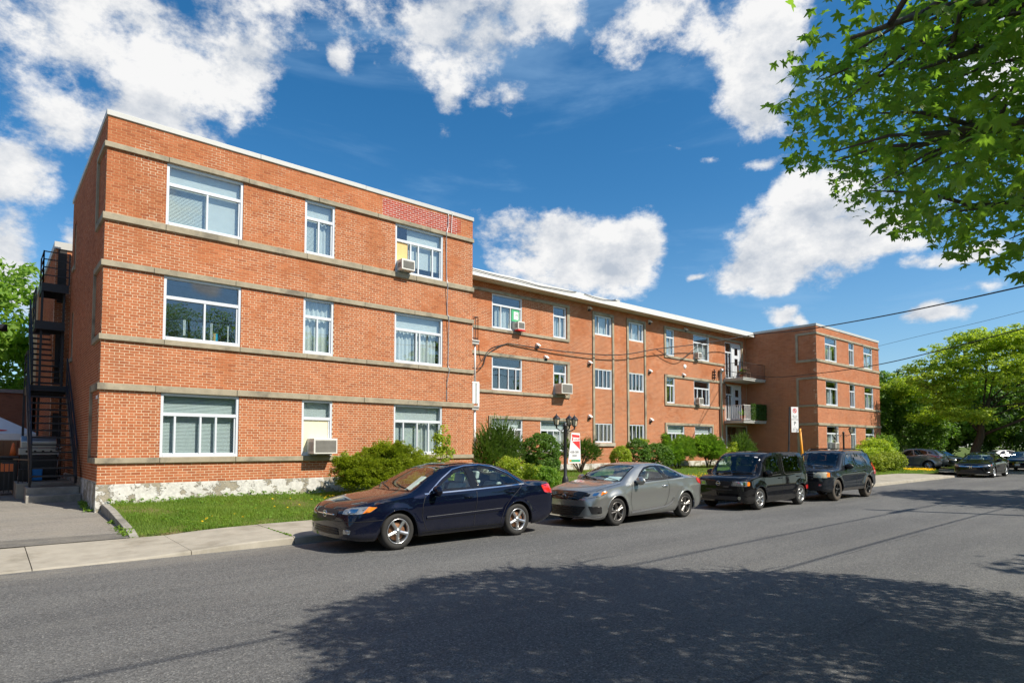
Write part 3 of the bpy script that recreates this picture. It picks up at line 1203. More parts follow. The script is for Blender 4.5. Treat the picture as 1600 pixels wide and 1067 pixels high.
B = ('blind', 0, 1)
COV = {
    (0, 2): [('curtain_white', 0.0, 1.0, .66, .985), ('blind', 0, .5, 0, .66), ('curtain_white', .5, 1, 0, .66)],
    (0, 1): [('cloth', .27, .30, .10, .36, 'curtain_white'), ('cloth', .52, .55, .08, .30, 'curtain_white'), ('cloth', .63, .655, .02, .36, 'curtain_white'), ('cloth', .67, .70, .02, .19, 'yellow_panel'), ('cloth', .70, .73, .02, .19, 'cyan_print'), ('cloth', .86, .88, .05, .34, 'curtain_white')],
    (0, 0): [('blind', 0, 1, 0, 1)],
    (1, 2): [('blind', 0, .5, 0, .67), ('curtain', .5, 1, 0, .67), ('curtain_white', 0, 1, .67, .98)],
    (1, 1): [('curtain', 0, 1, 0, 1)],
    (1, 0): [('beige_panel', .06, .93, .02, .66), ('curtain_white', 0, 1, .67, 1)],
    (2, 2): [('yellow_panel', .02, .26, .04, .67), ('curtain_white', .28, 1, .18, 1)],
    (2, 1): [('curtain', 0, .45, .06, .66), ('curtain', .5, .93, .06, .66), ('curtain_white', 0, 1, .7, .99)],
    (2, 0): [('blind', 0, .5, 0, .66), ('curtain', .55, 1, 0, .66), ('curtain_white', 0, 1, .67, 1)],
}
for i, (a, b) in enumerate(LWIN):
    for k, (c, d) in enumerate(FL):
        mull = (.52,) if i == 0 else (.47,)
        if (i, k) == (0, 0):
            mull = (.18, .50, .70)
        if (i, k) == (2, 0):
            mull = (.2, .48, .72)
        if (i, k) == (2, 1):
            mull = (.45, .52)
        if (i, k) == (2, 2):
            mull = (.32, .48, .78)
        if (i, k) == (1, 0):
            mull = ()
        window(a, b, c + .003, d - .003, Y_W, cover=COV[(i, k)], mull=mull)

# --- middle block
MX0, MX1 = 12.87, 39.9
TOP_M = 9.22
GA = [(17.53, 19.36), (21.42, 22.32)]
m_holes = []
GB = [(30.72, 31.56), (33.58, 35.36)]
MF = [(1.53, 3.05), (4.34, 5.90), (7.18, 8.78)]
for (c, d) in MF[1:]:
    m_holes += [(a, b, c, d) for (a, b) in GA + GB]
m_holes += [(17.5, 19.38, 1.53, 3.05), (20.53, 22.34, 1.53, 3.05), (30.79, 32.51, 1.53, 3.05), (33.62, 35.51, 1.53, 3.05)]
COLW = [(24.43, 25.83), (27.24, 28.6)]
CZ = [(1.97, 3.01), (4.84, 5.89), (7.69, 8.74)]
m_holes += [(a, b, c, d) for (a, b) in COLW for (c, d) in CZ]
# balcony doors with their side lights, and the two entrances
DOORS = [(37.25, 39.24, 6.23, 8.72), (37.25, 39.24, 3.48, 5.88), (37.3, 39.72, .95, 3.1)]
DOORS_L = [(13.4, 15.4, 6.23, 8.72), (13.4, 15.4, 3.48, 5.88)]
m_holes += DOORS + DOORS_L
wall_sheet('wall', '-y', Y_M, MX0, MX1, Z_F - .02, TOP_M + .2, m_holes, 'mortar', apt)
rows = []
segsA = (12.87, 22.54)
segsB = (30.53, 37.2)
for (u0, u1) in (segsA, segsB):
    prev = Z_F
    for (c, d) in MF:
        rows += lay(u0, u1, prev, c - .12, m_holes, 'run')
        rows += lay(u0, u1, c - .12, d + .12, m_holes, 'fl')
        prev = d + .12
    rows += lay(u0, u1, prev, TOP_M + .03, m_holes, 'run')
rows += lay(22.54, 30.53, Z_F, TOP_M + .03, m_holes, 'run') + lay(37.2, 39.9, Z_F, TOP_M + .03, m_holes, 'run')
bricks_mesh('brick_courses', '-y', Y_M, rows, 'brick_face', apt, jit=.0012)
LB = [(1.40, 1.53), (3.05, 3.19), (4.21, 4.34), (5.90, 6.05), (7.05, 7.18), (8.78, 8.92)]
for i, (c, d) in enumerate(LB):
    xa = 17.33 if i < 2 else 12.95
    if i in (2, 4):
        xa = 15.75
    ledge('-y', Y_M, xa, 22.54, c, d)
    xe = [35.68, 35.68, 37.1, 37.1, 37.1, 39.45][i]
    ledge('-y', Y_M, 30.53, xe, c, d)
for (c, d) in MF:
    pieces = [(22.36, 22.54), (30.53, 30.70)]
    if c < 2:
        pieces += [(17.33, 17.49), (35.53, 35.68)]
    for (a, b) in pieces:
        mb = MB()
        mb.box(a, b, Y_M - .055, Y_M + .04, c, d)
        apt_loc(mb.build('ledge_stone', 'ledge_stone', apt, bevel=.006))
mb = MB()
mb.box(39.28, 39.45, Y_M - .055, Y_M + .04, 6.23, 8.78)
apt_loc(mb.build('ledge_stone', 'ledge_stone', apt, bevel=.006))
for (a, b) in ((24.27, 25.98), (27.08, 28.76)):
    for (xa, xb) in ((a, a + .15), (b - .14, b)):
        mb = MB()
        mb.box(xa, xb, Y_M - .055, Y_M + .03, 1.97, 8.75)
        apt_loc(mb.build('pilaster_strip', 'ledge_stone', apt, bevel=.006))
    mb = MB()
    mb.box(a, b, Y_M - .056, Y_M + .03, 8.75, 8.91)
    apt_loc(mb.build('ledge_stone', 'ledge_stone', apt, bevel=.006))
    mb = MB()
    mb.box(a - .02, b + .02, Y_M - .08, Y_M + .03, 1.80, 1.97)
    apt_loc(mb.build('ledge_stone', 'stone_pale', apt, bevel=.008))
cvs = [[('curtain', 0, .45), ('curtain', .55, 1)], [('blind', 0, 1, .66, 1)], [], [('curtain', .1, .9)], [('curtain_white', 0, 1, .67, 1), ('curtain', .4, 1, 0, .66)]]
for (a, b) in GA + GB:
    for (c, d) in MF[1:]:
        narrow = (b - a) < 1.2
        low = c < 6
        window(a, b, c, d, Y_M, mull=(.55,) if narrow else ((.25, .55, .8) if low else (.3, .62)), cover=[] if low else [('curtain', .15, .95, 0, .66)] if not narrow else [('curtain', 0, 1, 0, .66)], transom=.31)
for i, (a, b) in enumerate(((17.5, 19.38), (20.53, 22.34), (30.79, 32.51), (33.62, 35.51))):
    window(a, b, 1.53, 3.05, Y_M, mull=(.28, .5, .75), cover=[('curtain_white', 0, 1, .68, 1)] + ([('curtain', .3, 1, 0, .68)] if i == 1 else []), transom=.31)
for i, (a, b) in enumerate(COLW):
    for k, (c, d) in enumerate(CZ):
        window(a, b, c, d, Y_M, mull=(.26, .74) if k == 2 else (.25, .5, .72), transom=0, cover=[('curtain', .2, .8)] if k == 2 else [])
# balcony doors
for (a, b, c, d) in DOORS[:2] + DOORS_L:
    mid = a + .88
    window(a, mid, c + .05, d, Y_M, mull=(.5,), transom=.28)
    g = MB()
    g.box(mid, b, Y_M + .02, Y_M + .12, d - .07, d)
    g.box(b - .07, b, Y_M + .02, Y_M + .12, c, d - .07)
    g.box(mid, mid + .07, Y_M + .02, Y_M + .12, c, d - .07)
    g.box(mid + .07, b - .07, Y_M + .05, Y_M + .10, c, d - .07)
    dr = apt_loc(g.build('balcony_door', 'window_white', apt, bevel=.004, seg=1))
    for zc in (.50, .78):
        zz = c + (d - c) * zc
        g = MB()
        g.box(mid + .38, b - .34, Y_M + .042, Y_M + .052, zz - .25, zz + .22)
        g.build('pane', 'black_gloss', dr)
# street entrance under the balconies
a, b, c, d = DOORS[2]
g = MB()
g.box(a - .12, a, Y_M - .04, Y_M + .2, .7, d + .12)
g.box(b, b + .14, Y_M - .04, Y_M + .2, .7, d + .12)
g.box(a, b, Y_M - .04, Y_M + .2, d, d + .12)
ent = apt_loc(g.build('entrance', 'coping_metal', apt, bevel=.01))
g = MB()
g.box(a + .02, b - .02, Y_M + .72, Y_M + .78, .8, d)
g.build('door', 'wood_brown', ent, bevel=.004)
g = MB()
g.box(b - .62, b - .58, Y_M + .66, Y_M + .72, .9, d)
g.box(a + .5, a + .54, Y_M + .66, Y_M + .72, .9, d)
g.box(a + .9, a + 1.5, Y_M + .70, Y_M + .72, 1.7, 2.6)
g.build('side_light', 'steel', ent)
g = MB()
g.box(b + .25, b + .33, Y_M - .16, Y_M - .01, 2.35, 2.6)
apt_loc(g.build('wall_lantern', 'black_iron', apt, bevel=.01))
# foundation, eave, roof of the middle block
mb = MB()
mb.box(MX0, MX1, Y_M - .03, Y_M + .2, .1, Z_F - .005)
apt_loc(mb.build('foundation', 'foundation', apt, bevel=.01))
mb = MB()
mb.box(MX0 + .01, MX1 - .01, 21.27, Y_M + .25, 9.21, 9.245)
apt_loc(mb.build('soffit', 'soffit', apt))
for i, x in enumerate(np.arange(MX0, MX1 - .1, 3.0)):
    x1 = min(x + 3.0, MX1)
    mb = MB()
    mb.prism([(21.245, 9.19), (21.27, 9.19), (21.40, 9.50), (21.62, 9.585), (21.60, 9.60), (21.36, 9.525)], 'x', x + .002, x1 - .002)
    apt_loc(mb.build('fascia', 'coping_metal', apt))
mb = MB()
mb.box(MX0, MX1, 21.6, 33, 9.46, 9.57)
for zz in (3.55, 6.42):
    mb.box(MX0 + .05, MX1 - .05, Y_M + .3, 32.8, zz, zz + .2)
mb.box(MX0 + .05, MX1 - .05, Y_M + 3.0, Y_M + 3.1, .6, 9.4)
apt_loc(mb.build('roof', 'roof_membrane', apt))
g = MB()
g.box(25.9, 26.25, 21.7, 22.0, 9.57, 9.75)
apt_loc(g.build('roof_vent', 'coping_metal', apt, bevel=.01))

# --- balconies


def balcony(x0, x1, y0, y1, z0, z1, m='coping_metal'):
    mb = MB()
    mb.box(x0, x1, y0, y1, z0, z1 - .06)
    mb.box(x0 - .03, x1, y0 - .04, y1, z1 - .06, z1)
    return apt_loc(mb.build('balcony', m, apt, bevel=.008))


def iron_rail(par, pts, z, h, m, step=.11, rail_r=.016, bar_r=.008, name='railing'):
    mb = MB()
    for a, b in zip(pts[:-1], pts[1:]):
        a = Vector(a)
        b = Vector(b)
        for zz in (z + .08, z + h):
            mb.bar((a.x, a.y, zz), (b.x, b.y, zz), rail_r * 2, rail_r * 1.6)
        n = max(1, int((b - a).length / step))
        for i in range(n + 1):
            q = a.lerp(b, i / n)
            mb.bar((q.x, q.y, z if i in (0, n) else z + .08), (q.x, q.y, z + h), bar_r * (2.6 if i in (0, n) else 1.6), bar_r * (2.6 if i in (0, n) else 1.6))
    return mb.build(name, m, par)


bal3 = balcony(37.0, 39.89, 20.57, Y_M - .005, 6.05, 6.22)
iron_rail(bal3, [(37.03, 21.9), (37.03, 20.6), (39.87, 20.6)], 6.22, .98, 'rust_rail')
bal2 = balcony(37.0, 39.89, 20.57, Y_M - .005, 3.30, 3.47)
iron_rail(bal2, [(37.03, 21.9), (37.03, 20.6), (37.95, 20.6)], 3.47, .98, 'white_metal', step=.12, bar_r=.012)
iron_rail(bal2, [(37.95, 20.6), (39.87, 20.6)], 3.47, .98, 'rust_rail')
bl3 = balcony(12.89, 15.74, 20.57, Y_M - .005, 6.05, 6.22)
iron_rail(bl3, [(15.7, 21.9), (15.7, 20.6), (12.92, 20.6)], 6.22, .98, 'black_iron', step=.14)
bl2 = balcony(12.89, 15.74, 20.57, Y_M - .005, 3.30, 3.47)
for i in range(14):
    g = MB()
    x = 12.95 + i * .205
    g.box(x, x + .15, 20.57, 20.60, 3.58, 4.42)
    g.build('slat', 'blind_slat', bl2)
for i in range(6):
    g = MB()
    y = 20.65 + i * .21
    g.box(15.70, 15.73, y, y + .15, 3.58, 4.42)
    g.build('slat', 'blind_slat', bl2)
g = MB()
g.box(12.93, 15.75, 20.56, 20.62, 4.42, 4.48)
g.box(15.70, 15.76, 20.62, 21.9, 4.42, 4.48)
g.box(15.68, 15.75, 20.56, 20.62, 3.47, 4.42)
g.build('railing', 'blind_slat', bl2)
g = MB()
g.box(14.9, 15.5, 20.68, 20.73, 6.25, 6.75)
g.build('screen', 'blind_slat', bl3)
g = MB()
g.tube([(15.62, 20.7, 3.3), (15.62, 20.7, .6)], .05, 10)
g.tube([(15.62, 20.7, 6.05), (15.62, 20.7, 4.5)], .04, 10)
apt_loc(g.build('balcony_post', 'white_metal', apt))

# --- right wing
RW0, RW1 = 39.93, 50.35
RWIN = [(41.18, 42.98), (44.93, 45.82), (47.5, 49.12)]
rw_holes = [(a, b, c, d) for (a, b) in RWIN for (c, d) in FL]
TOP_R = 9.42
wall_sheet('wall', '-y', Y_W, RW0 + .001, RW1, Z_F - .05, TOP_R, rw_holes, 'mortar_grey', apt)
rows = []
for (c, d) in ((Z_F - .05, 1.40), (3.28, 4.30), (6.18, 7.15), (9.02, TOP_R)):
    rows += lay(RW0, RW1, c, d, [], 'run')
for (c, d) in FL:
    rows += lay(RW0, RW1, c, d, rw_holes, 'fl')
bricks_mesh('brick_courses', '-y', Y_W, rows, 'brick_face', apt, jit=.0012)
wall_sheet('wall', '-x', RW0, Y_W + .012, 33, Z_F - .05, TOP_R, [], 'mortar_grey', apt)
rows = lay(Y_W + .006, 21.95, Z_F, TOP_R, [], 'run')
bricks_mesh('brick_courses', '-x', RW0, rows, 'brick_face', apt, jit=.0012)
for i, (c, d) in enumerate(BANDS_W):
    c2, d2 = (c, d) if i < 5 else (8.76, 8.89)
    ledge('-y', Y_W, RW0 - .06, RW1 + .05, c, d if i < 5 else 9.02)
    ledge('-x', RW0, Y_W + .055, 18.50, c, d if i < 5 else 9.02, length=1.4)
for (c, d) in FL:
    mb = MB()
    mb.box(RW0 - .058, RW0 + .03, 18.36, 18.50, c, d)
    apt_loc(mb.build('ledge_stone', 'ledge_stone', apt, bevel=.008))
n_before = set(bpy.data.objects)
coping('-y', Y_W, RW0 - .035, RW1 + .035, TOP_R, 9.58)
coping('-x', RW0, Y_W + .30, 26, TOP_R, 9.575)
for o_ in set(bpy.data.objects) - n_before:
    o_.name = 'coping'
mb = MB()
mb.box(RW1 - .24, RW1 - .005, Y_W + .24, 33, .5, TOP_R)
mb.box(MX0, RW1, 32.8, 33.0, .5, TOP_R)
apt_loc(mb.build('rear_wall', 'mortar_grey', apt))
mb = MB()
mb.box(RW0 + .3, RW1 - .3, Y_W + .31, 32.7, TOP_R - .3, TOP_R - .08)
for zz in (3.55, 6.42):
    mb.box(RW0 + .3, RW1 - .3, Y_W + .3, 32.7, zz, zz + .2)
mb.box(RW0 + .3, RW1 - .3, Y_W + 2.6, Y_W + 2.7, .6, TOP_R - .32)
apt_loc(mb.build('roof', 'roof_membrane', apt))
mb = MB()
mb.box(RW0 - .02, RW1 + .02, Y_W - .03, Y_W + .25, .05, Z_F - .055)
mb.box(RW0 - .02, RW0 + .2, Y_W + .25, 21.9, .05, Z_F - .055)
apt_loc(mb.build('foundation', 'foundation', apt, bevel=.012))
for i, (a, b) in enumerate(RWIN):
    for k, (c, d) in enumerate(FL):
        window(a, b, c + .003, d - .003, Y_W, mull=(.42,) if i != 1 else (.5,), transom=.31, cover=[('curtain', .3, .8, 0, .66)] if i == 0 else ([('curtain', .4, 1, 0, .66)] if i == 2 else []))

# --- rear section behind the fire escape
RSX, RSY = 1.72, 25.6
wall_sheet('wall', '-y', RSY, RSX, 6.0, .5, 8.42, [], 'mortar_grey', apt)
bricks_mesh('brick_courses', '-y', RSY, lay(RSX, 2.6, .6, 8.42, [], 'run'), 'brick_face', apt)
wall_sheet('wall', '-x', RSX, RSY + .02, 40, .5, 8.42, [], 'mortar_grey', apt)
bricks_mesh('brick_courses', '-x', RSX, lay(RSY + .01, 34, .6, 8.42, [], 'run'), 'brick_face', apt)
mb = MB()
mb.box(RSX - .05, 6, RSY - .05, RSY + .3, 8.42, 8.66)
mb.box(RSX - .05, RSX + .3, RSY + .3, 40, 8.42, 8.655)
mb.box(RSX + .3, 6, RSY + .3, 40, 8.3, 8.5)
apt_loc(mb.build('coping', 'coping_metal', apt))
for zz in (1.0, 3.9, 6.6):
    g = MB()
    g.box(RSX + .06, RSX + .3, RSY - .015, RSY + .03, zz, zz + 1.9)
    apt_loc(g.build('rear_door', 'dark_room', apt))

# ================================================================ VEHICLES


def inside(poly, x, y):
    c = False
    j = len(poly) - 1
    for i in range(len(poly)):
        (xi, yi), (xj, yj) = poly[i], poly[j]
        if (yi > y) != (yj > y) and x < (xj - xi) * (y - yi) / (yj - yi + 1e-12) + xi:
            c = not c
        j = i
    return c


def edge_dist(poly, x, y):
    d = 9
    for i in range(len(poly)):
        a = Vector(poly[i])
        b = Vector(poly[(i + 1) % len(poly)])
        q = Vector((x, y))
        t = max(0, min(1, (q - a).dot(b - a) / max((b - a).length_squared, 1e-9)))
        d = min(d, (q - (a + (b - a) * t)).length)
    return d


def round_poly(poly, r=.05, n=4):
    """rounds the corners of a polygon"""
    out = []
    m = len(poly)
    for i in range(m):
        p0, p1, p2 = Vector(poly[i - 1]), Vector(poly[i]), Vector(poly[(i + 1) % m])
        d0, d2 = (p0 - p1), (p2 - p1)
        rr = min(r, d0.length * .45, d2.length * .45)
        a = p1 + d0.normalized() * rr
        b = p1 + d2.normalized() * rr
        for k in range(n + 1):
            t = k / n
            q = a * (1 - t) ** 2 + p1 * 2 * t * (1 - t) + b * t * t
            out.append((q.x, q.y))
    return out


def inset(poly, d):
    """moves each side of a polygon inwards"""
    m = len(poly)
    area = sum(poly[i][0] * poly[(i + 1) % m][1] - poly[(i + 1) % m][0] * poly[i][1] for i in range(m))
    s = 1 if area > 0 else -1
    out = []
    for i in range(m):
        p0, p1, p2 = Vector(poly[i - 1]), Vector(poly[i]), Vector(poly[(i + 1) % m])
        e0 = (p1 - p0).normalized()
        e1 = (p2 - p1).normalized()
        n0 = Vector((-e0.y, e0.x)) * s
        n1 = Vector((-e1.y, e1.x)) * s
        nn = (n0 + n1)
        if nn.length < 1e-6:
            nn = n0
        nn.normalize()
        k = d / max(.35, nn.dot(n0))
        q = p1 + nn * k
        out.append((q.x, q.y))
    return out


class Car:
    def __init__(self, sp):
        self.sp = sp
        self.L = sp['L']
        self.loft()

    def section(self, x):
        sp = self.sp
        W = interp(sp['W'], x)
        top = interp(sp['top'], x)
        belt = min(interp(sp['belt'], x), top - .025)
        zb = min(interp(sp['zb'], x), belt - .05)
        ye = min(interp(sp['edge'], x), W * .97)
        dz = min(interp(sp['dz'], x), (top - belt) * .8)
        h = belt - zb
        cr = sp.get('crease', .73)
        low = [(W * .90, zb), (W * .972, zb + min(.05, .12 * h)), (W * .985, zb + .22 * h), (W * .980, zb + .45 * h), (W * .990, zb + (cr - .08) * h), (W * 1.0, zb + cr * h), (W * .990, zb + (cr + .10) * h), (W * .962, belt)]
        up = [(W * .962, belt), (W * .962 + (ye - W * .962) * .5, belt + (top - dz - belt) * .53), (ye, top - dz), (ye * .90, top - dz * .42), (ye * .62, top - dz * .12), (ye * .3, top - dz * .02), (0, top)]
        return low, up

    @staticmethod
    def resample(pl, n):
        # catmull-rom then even spacing
        dense = []
        m = len(pl)
        P = [Vector(q) for q in pl]
        for i in range(m - 1):
            p0 = P[i - 1] if i else P[0] * 2 - P[1]
            p1, p2 = P[i], P[i + 1]
            p3 = P[i + 2] if i + 2 < m else P[-1] * 2 - P[-2]
            for k in range(6):
                t = k / 6
                dense.append(.5 * ((2 * p1) + (p2 - p0) * t + (2 * p0 - 5 * p1 + 4 * p2 - p3) * t * t + (3 * p1 - p0 - 3 * p2 + p3) * t ** 3))
        dense.append(P[-1])
        d = [0]
        for i in range(1, len(dense)):
            d.append(d[-1] + (dense[i] - dense[i - 1]).length)
        out = []
        j = 0
        for k in range(n):
            s = d[-1] * k / (n - 1)
            while j < len(d) - 2 and d[j + 1] < s:
                j += 1
            t = (s - d[j]) / max(d[j + 1] - d[j], 1e-9)
            out.append(dense[j].lerp(dense[j + 1], t))
        return out

    def loft(self):
        sp = self.sp
        L = self.L
        xs = set(np.linspace(0.0, L, int(L / .085)))
        xs |= {0.02, .05, L - .02, L - .05}
        Ra = sp['Ra']
        for xc in (sp['xf'], sp['xr']):
            for k in range(-8, 9):
                xs.add(xc + Ra * math.sin(k / 8 * math.pi / 2) * .999)
        xs = sorted(x for x in xs if 0 <= x <= L)
        N1, N2 = 14, 15
        secs = []
        for x in xs:
            low, up = self.section(x)
            zcut = None
            for xc in (sp['xf'], sp['xr']):
                if abs(x - xc) < Ra:
                    zcut = sp['zw'] + math.sqrt(max(Ra * Ra - (x - xc) ** 2, 0))
            if zcut is not None and zcut > low[0][1]:
                dense = self.resample(low, 40)
                dense = [q for q in dense if q.y > zcut]
                low2 = [(np.interp(zcut, [l[1] for l in low], [l[0] for l in low]), zcut)] + [(q.x, q.y) for q in dense]
                if len(low2) < 2:
                    low2.append((low2[0][0], low2[0][1] + .01))
                # keep even spacing without re-smoothing
                dd = [0]
                for i in range(1, len(low2)):
                    dd.append(dd[-1] + math.dist(low2[i], low2[i - 1]))
                ss = np.linspace(0, dd[-1], N1)
                l2 = [Vector((np.interp(s, dd, [q[0] for q in low2]), np.interp(s, dd, [q[1] for q in low2]))) for s in ss]
            else:
                l2 = self.resample(low, N1)
            u2 = self.resample(up, N2)
            sec = [(q.x, q.y) for q in l2] + [(q.x, q.y) for q in u2[1:]]
            fl = sp.get('flare', .02)
            s2 = []
            for (y, z) in sec:
                for xc in (sp['xf'], sp['xr']):
                    r_ = math.hypot(x - xc, z - sp['zw'])
                    if y > .5 and z < sp['zw'] + Ra + .25:
                        y += fl * math.exp(-((r_ - Ra) / .085) ** 2)
                s2.append((y, z))
            secs.append(s2)
        M = len(secs[0])
        V, F = [], []
        nb, tb = sp.get('nose', .0), sp.get('tail', .0)

        def shape_x(x, y, z):
            """bowed nose and tail in plan, and their slant in side view"""
            d0 = max(0, 1 - x / .5)
            d1 = max(0, 1 - (L - x) / .5)
            q = (y / .9) ** 2
            return x + nb * q * d0 ** 1.5 - tb * q * d1 ** 1.5
        for i, x in enumerate(xs):
            for s in (-1, 1):
                for (y, z) in secs[i]:
                    V.append((shape_x(x, y, z), s * y, z))
        R = 2 * M

        def idx(i, s, j):
            return i * R + s * M + j
        for i in range(len(xs) - 1):
            for j in range(M - 1):
                F.append((idx(i, 0, j), idx(i + 1, 0, j), idx(i + 1, 0, j + 1), idx(i, 0, j + 1)))
                F.append((idx(i, 1, j + 1), idx(i + 1, 1, j + 1), idx(i + 1, 1, j), idx(i, 1, j)))
        # nose and tail caps
        K = 10
        for (i, x, flip) in ((0, xs[0], False), (len(xs) - 1, xs[-1], True)):
            cols = []
            for k in range(K + 1):
                t = k / K
                col = []
                for j in range(M):
                    y, z = secs[i][j]
                    yy = -y + 2 * y * t
                    if k in (0, K):
                        col.append(idx(i, 0 if k == 0 else 1, j))
                    else:
                        V.append((shape_x(x, yy, z), yy, z))
                        col.append(len(V) - 1)
                cols.append(col)
            for k in range(K):
                for j in range(M - 1):
                    q = (cols[k][j], cols[k][j + 1], cols[k + 1][j + 1], cols[k + 1][j])
                    F.append(q[::-1] if flip else q)
        self.V = V
        self.F = F
        self.bvh = BVHTree.FromPolygons([Vector(v) for v in V], F)

    AX = {
        'side': (Vector((0, 1, 0)), lambda a, b: Vector((a, -3, b))),
        'front': (Vector((1, 0, 0)), lambda a, b: Vector((-3, a, b))),
        'rear': (Vector((-1, 0, 0)), lambda a, b: Vector((9, a, b))),
        'top': (Vector((0, 0, -1)), lambda a, b: Vector((a, b, 4))),
        'diag': (Vector((.7071, .7071, 0)), lambda a, b: Vector((a * .7071, -a * .7071, b)) - Vector((3, 3, 0))),
        'rdiag': (Vector((-.7071, .7071, 0)), lambda a, b: Vector((a * .7071, a * .7071, b)) + Vector((6, -6, 0))),
    }

    def hit(self, axis, a, b):
        d, f = self.AX[axis]
        h = self.bvh.ray_cast(f(a, b), d)
        if h[0] is None:
            return None
        n = h[1]
        if n.dot(d) > 0:
            n = -n
        return h[0], n

    def patch(self, poly, axis, off=.004, thick=.0, step=.07, hole=None, flip_y=False):
        """sheet following the body inside a polygon drawn on one side"""
        pts = []
        m = len(poly)
        edges = []
        bl = []
        for ring in [poly] + ([hole] if hole else []):
            st = len(pts)
            mm = len(ring)
            for i in range(mm):
                a, b = Vector(ring[i]), Vector(ring[(i + 1) % mm])
                k = max(1, int((b - a).length / step))
                for t in range(k):
                    pts.append(a.lerp(b, t / k))
            n = len(pts)
            for i in range(st, n):
                edges.append((i, i + 1 if i + 1 < n else st))
        if not hole:
            ax = [q[0] for q in poly]
            ay = [q[1] for q in poly]
            for x in np.arange(min(ax) + step / 2, max(ax), step):
                for y in np.arange(min(ay) + step / 2, max(ay), step):
                    if inside(poly, x, y) and edge_dist(poly, x, y) > step * .4:
                        pts.append(Vector((x, y)))
        r = delaunay_2d_cdt(pts, edges, [], 0, 1e-5)
        P, T = r[0], r[2]
        keep = []
        for t in T:
            cx = sum(P[i][0] for i in t) / len(t)
            cy = sum(P[i][1] for i in t) / len(t)
            if inside(poly, cx, cy) and not (hole and inside(hole, cx, cy)):
                keep.append(tuple(t))
        V = []
        ok = []
        for q in P:
            h = self.hit(axis, q[0], q[1])
            if h is None:
                V.append(None)
            else:
                V.append(h[0] + h[1] * off)
        idx = {}
        vs, fs = [], []
        for t in keep:
            if any(V[i] is None for i in t):
                continue
            f = []
            for i in t:
                if i not in idx:
                    idx[i] = len(vs)
                    v = V[i]
                    vs.append((v.x, -v.y, v.z) if flip_y else tuple(v))
                f.append(idx[i])
            fs.append(tuple(f))
        return vs, fs

    def part(self, name, m, parent, polys, axis, off=.004, both=False, step=.07, holes=None, smooth=True):
        o = None
        for i, poly in enumerate(polys):
            for fl in ((False, True) if both else (False,)):
                mb = MB()
                mb.add(*self.patch(poly, axis, off, step=step, hole=holes[i] if holes else None, flip_y=fl), smooth)
                if mb.f:
                    o = mb.build(name, m, parent, recalc=False)
        return o

    def strip(self, name, m, parent, line, wdt, axis='side', off=.006, both=True):
        """thin band along a polyline on the body"""
        for fl in ((False, True) if both else (False,)):
            mb = MB()
            vs, fs = [], []
            pts = []
            for a, b in zip(line[:-1], line[1:]):
                a, b = Vector(a), Vector(b)
                k = max(1, int((b - a).length / .06))
                for t in range(k):
                    pts.append(a.lerp(b, t / k))
            pts.append(Vector(line[-1]))
            prev = None
            for i, q in enumerate(pts):
                t = (pts[min(i + 1, len(pts) - 1)] - pts[max(i - 1, 0)]).normalized()
                n = Vector((-t.y, t.x)) * wdt / 2
                row = []
                for s in (1, -1):
                    h = self.hit(axis, q.x + n.x * s, q.y + n.y * s)
                    if h is None:
                        row = None
                        break
                    v = h[0] + h[1] * off
                    row.append((v.x, -v.y if fl else v.y, v.z))
                if row:
                    b0 = len(vs)
                    vs += row
                    if prev is not None:
                        fs.append((prev, prev + 1, b0 + 1, b0))
                    prev = b0
                else:
                    prev = None
            mb.add(vs, fs, True)
            if mb.f:
                mb.build(name, m, parent, recalc=False)

    def build(self, name, loc, rz, label, cat, group=None):
        sp = self.sp
        root = empty(name, loc, label, cat, group, rz)
        self.root = root
        drop = []
        for (axis, poly) in sp['glass']:
            drop.append((axis, inset(poly, .028)))
        F2 = []
        V = self.V
        for f in self.F:
            c = sum((Vector(V[i]) for i in f), Vector()) / len(f)
            n = (Vector(V[f[1]]) - Vector(V[f[0]])).cross(Vector(V[f[2]]) - Vector(V[f[0]]))
            kill = False
            for axis, poly in drop:
                if axis == 'side':
                    if c.z > .75 and abs(c.y) > .42 and abs(n.y) > .4 * n.length and inside(poly, c.x, c.z) and edge_dist(poly, c.x, c.z) > .012:
                        kill = True
                elif axis == 'top':
                    if abs(n.z) > .2 * n.length and c.z > .8 and inside(poly, c.x, c.y) and edge_dist(poly, c.x, c.y) > .012:
                        kill = True
            if not kill:
                F2.append(f)
        me = bpy.data.meshes.new('body')
        me.from_pydata(V, [], F2)
        me.materials.append(MATS[sp['paint']])
        bm = bmesh.new()
        bm.from_mesh(me)
        bmesh.ops.remove_doubles(bm, verts=bm.verts, dist=.0004)
        bmesh.ops.recalc_face_normals(bm, faces=bm.faces)
        bm.to_mesh(me)
        bm.free()
        me.polygons.foreach_set('use_smooth', [True] * len(me.polygons))
        try:
            me.set_sharp_from_angle(angle=rad(42))
        except Exception:
            pass
        body = bpy.data.objects.new('body', me)
        link(body, root)
        # glass and the dark border that carries it
        gm = sp.get('glassmat', 'car_glass')
        for (axis, poly) in sp['glass']:
            both = axis == 'side'
            nm = 'side_window' if both else ('windscreen' if sum(q[0] for q in poly) / len(poly) < self.L / 2 else 'rear_window')
            g = gm if not (both and sp.get('rear_dark') and min(q[0] for q in poly) > sp['rear_dark']) else 'car_glass_dark'
            for fl in ((False, True) if both else (False,)):
                vs, fs = self.patch(inset(poly, .02), axis, .0035, step=.09, flip_y=fl)
                if fs:
                    mb = MB()
                    mb.add(vs, fs, True)
                    wn = mb.build(nm, g, root, recalc=False)
                    vs, fs = self.patch(poly, axis, .0055, step=.06, hole=inset(poly, .04), flip_y=fl)
                    if fs:
                        mb = MB()
                        mb.add(vs, fs, True)
                        mb.build('window_seal', sp.get('seal', 'black_gloss'), wn, recalc=False)
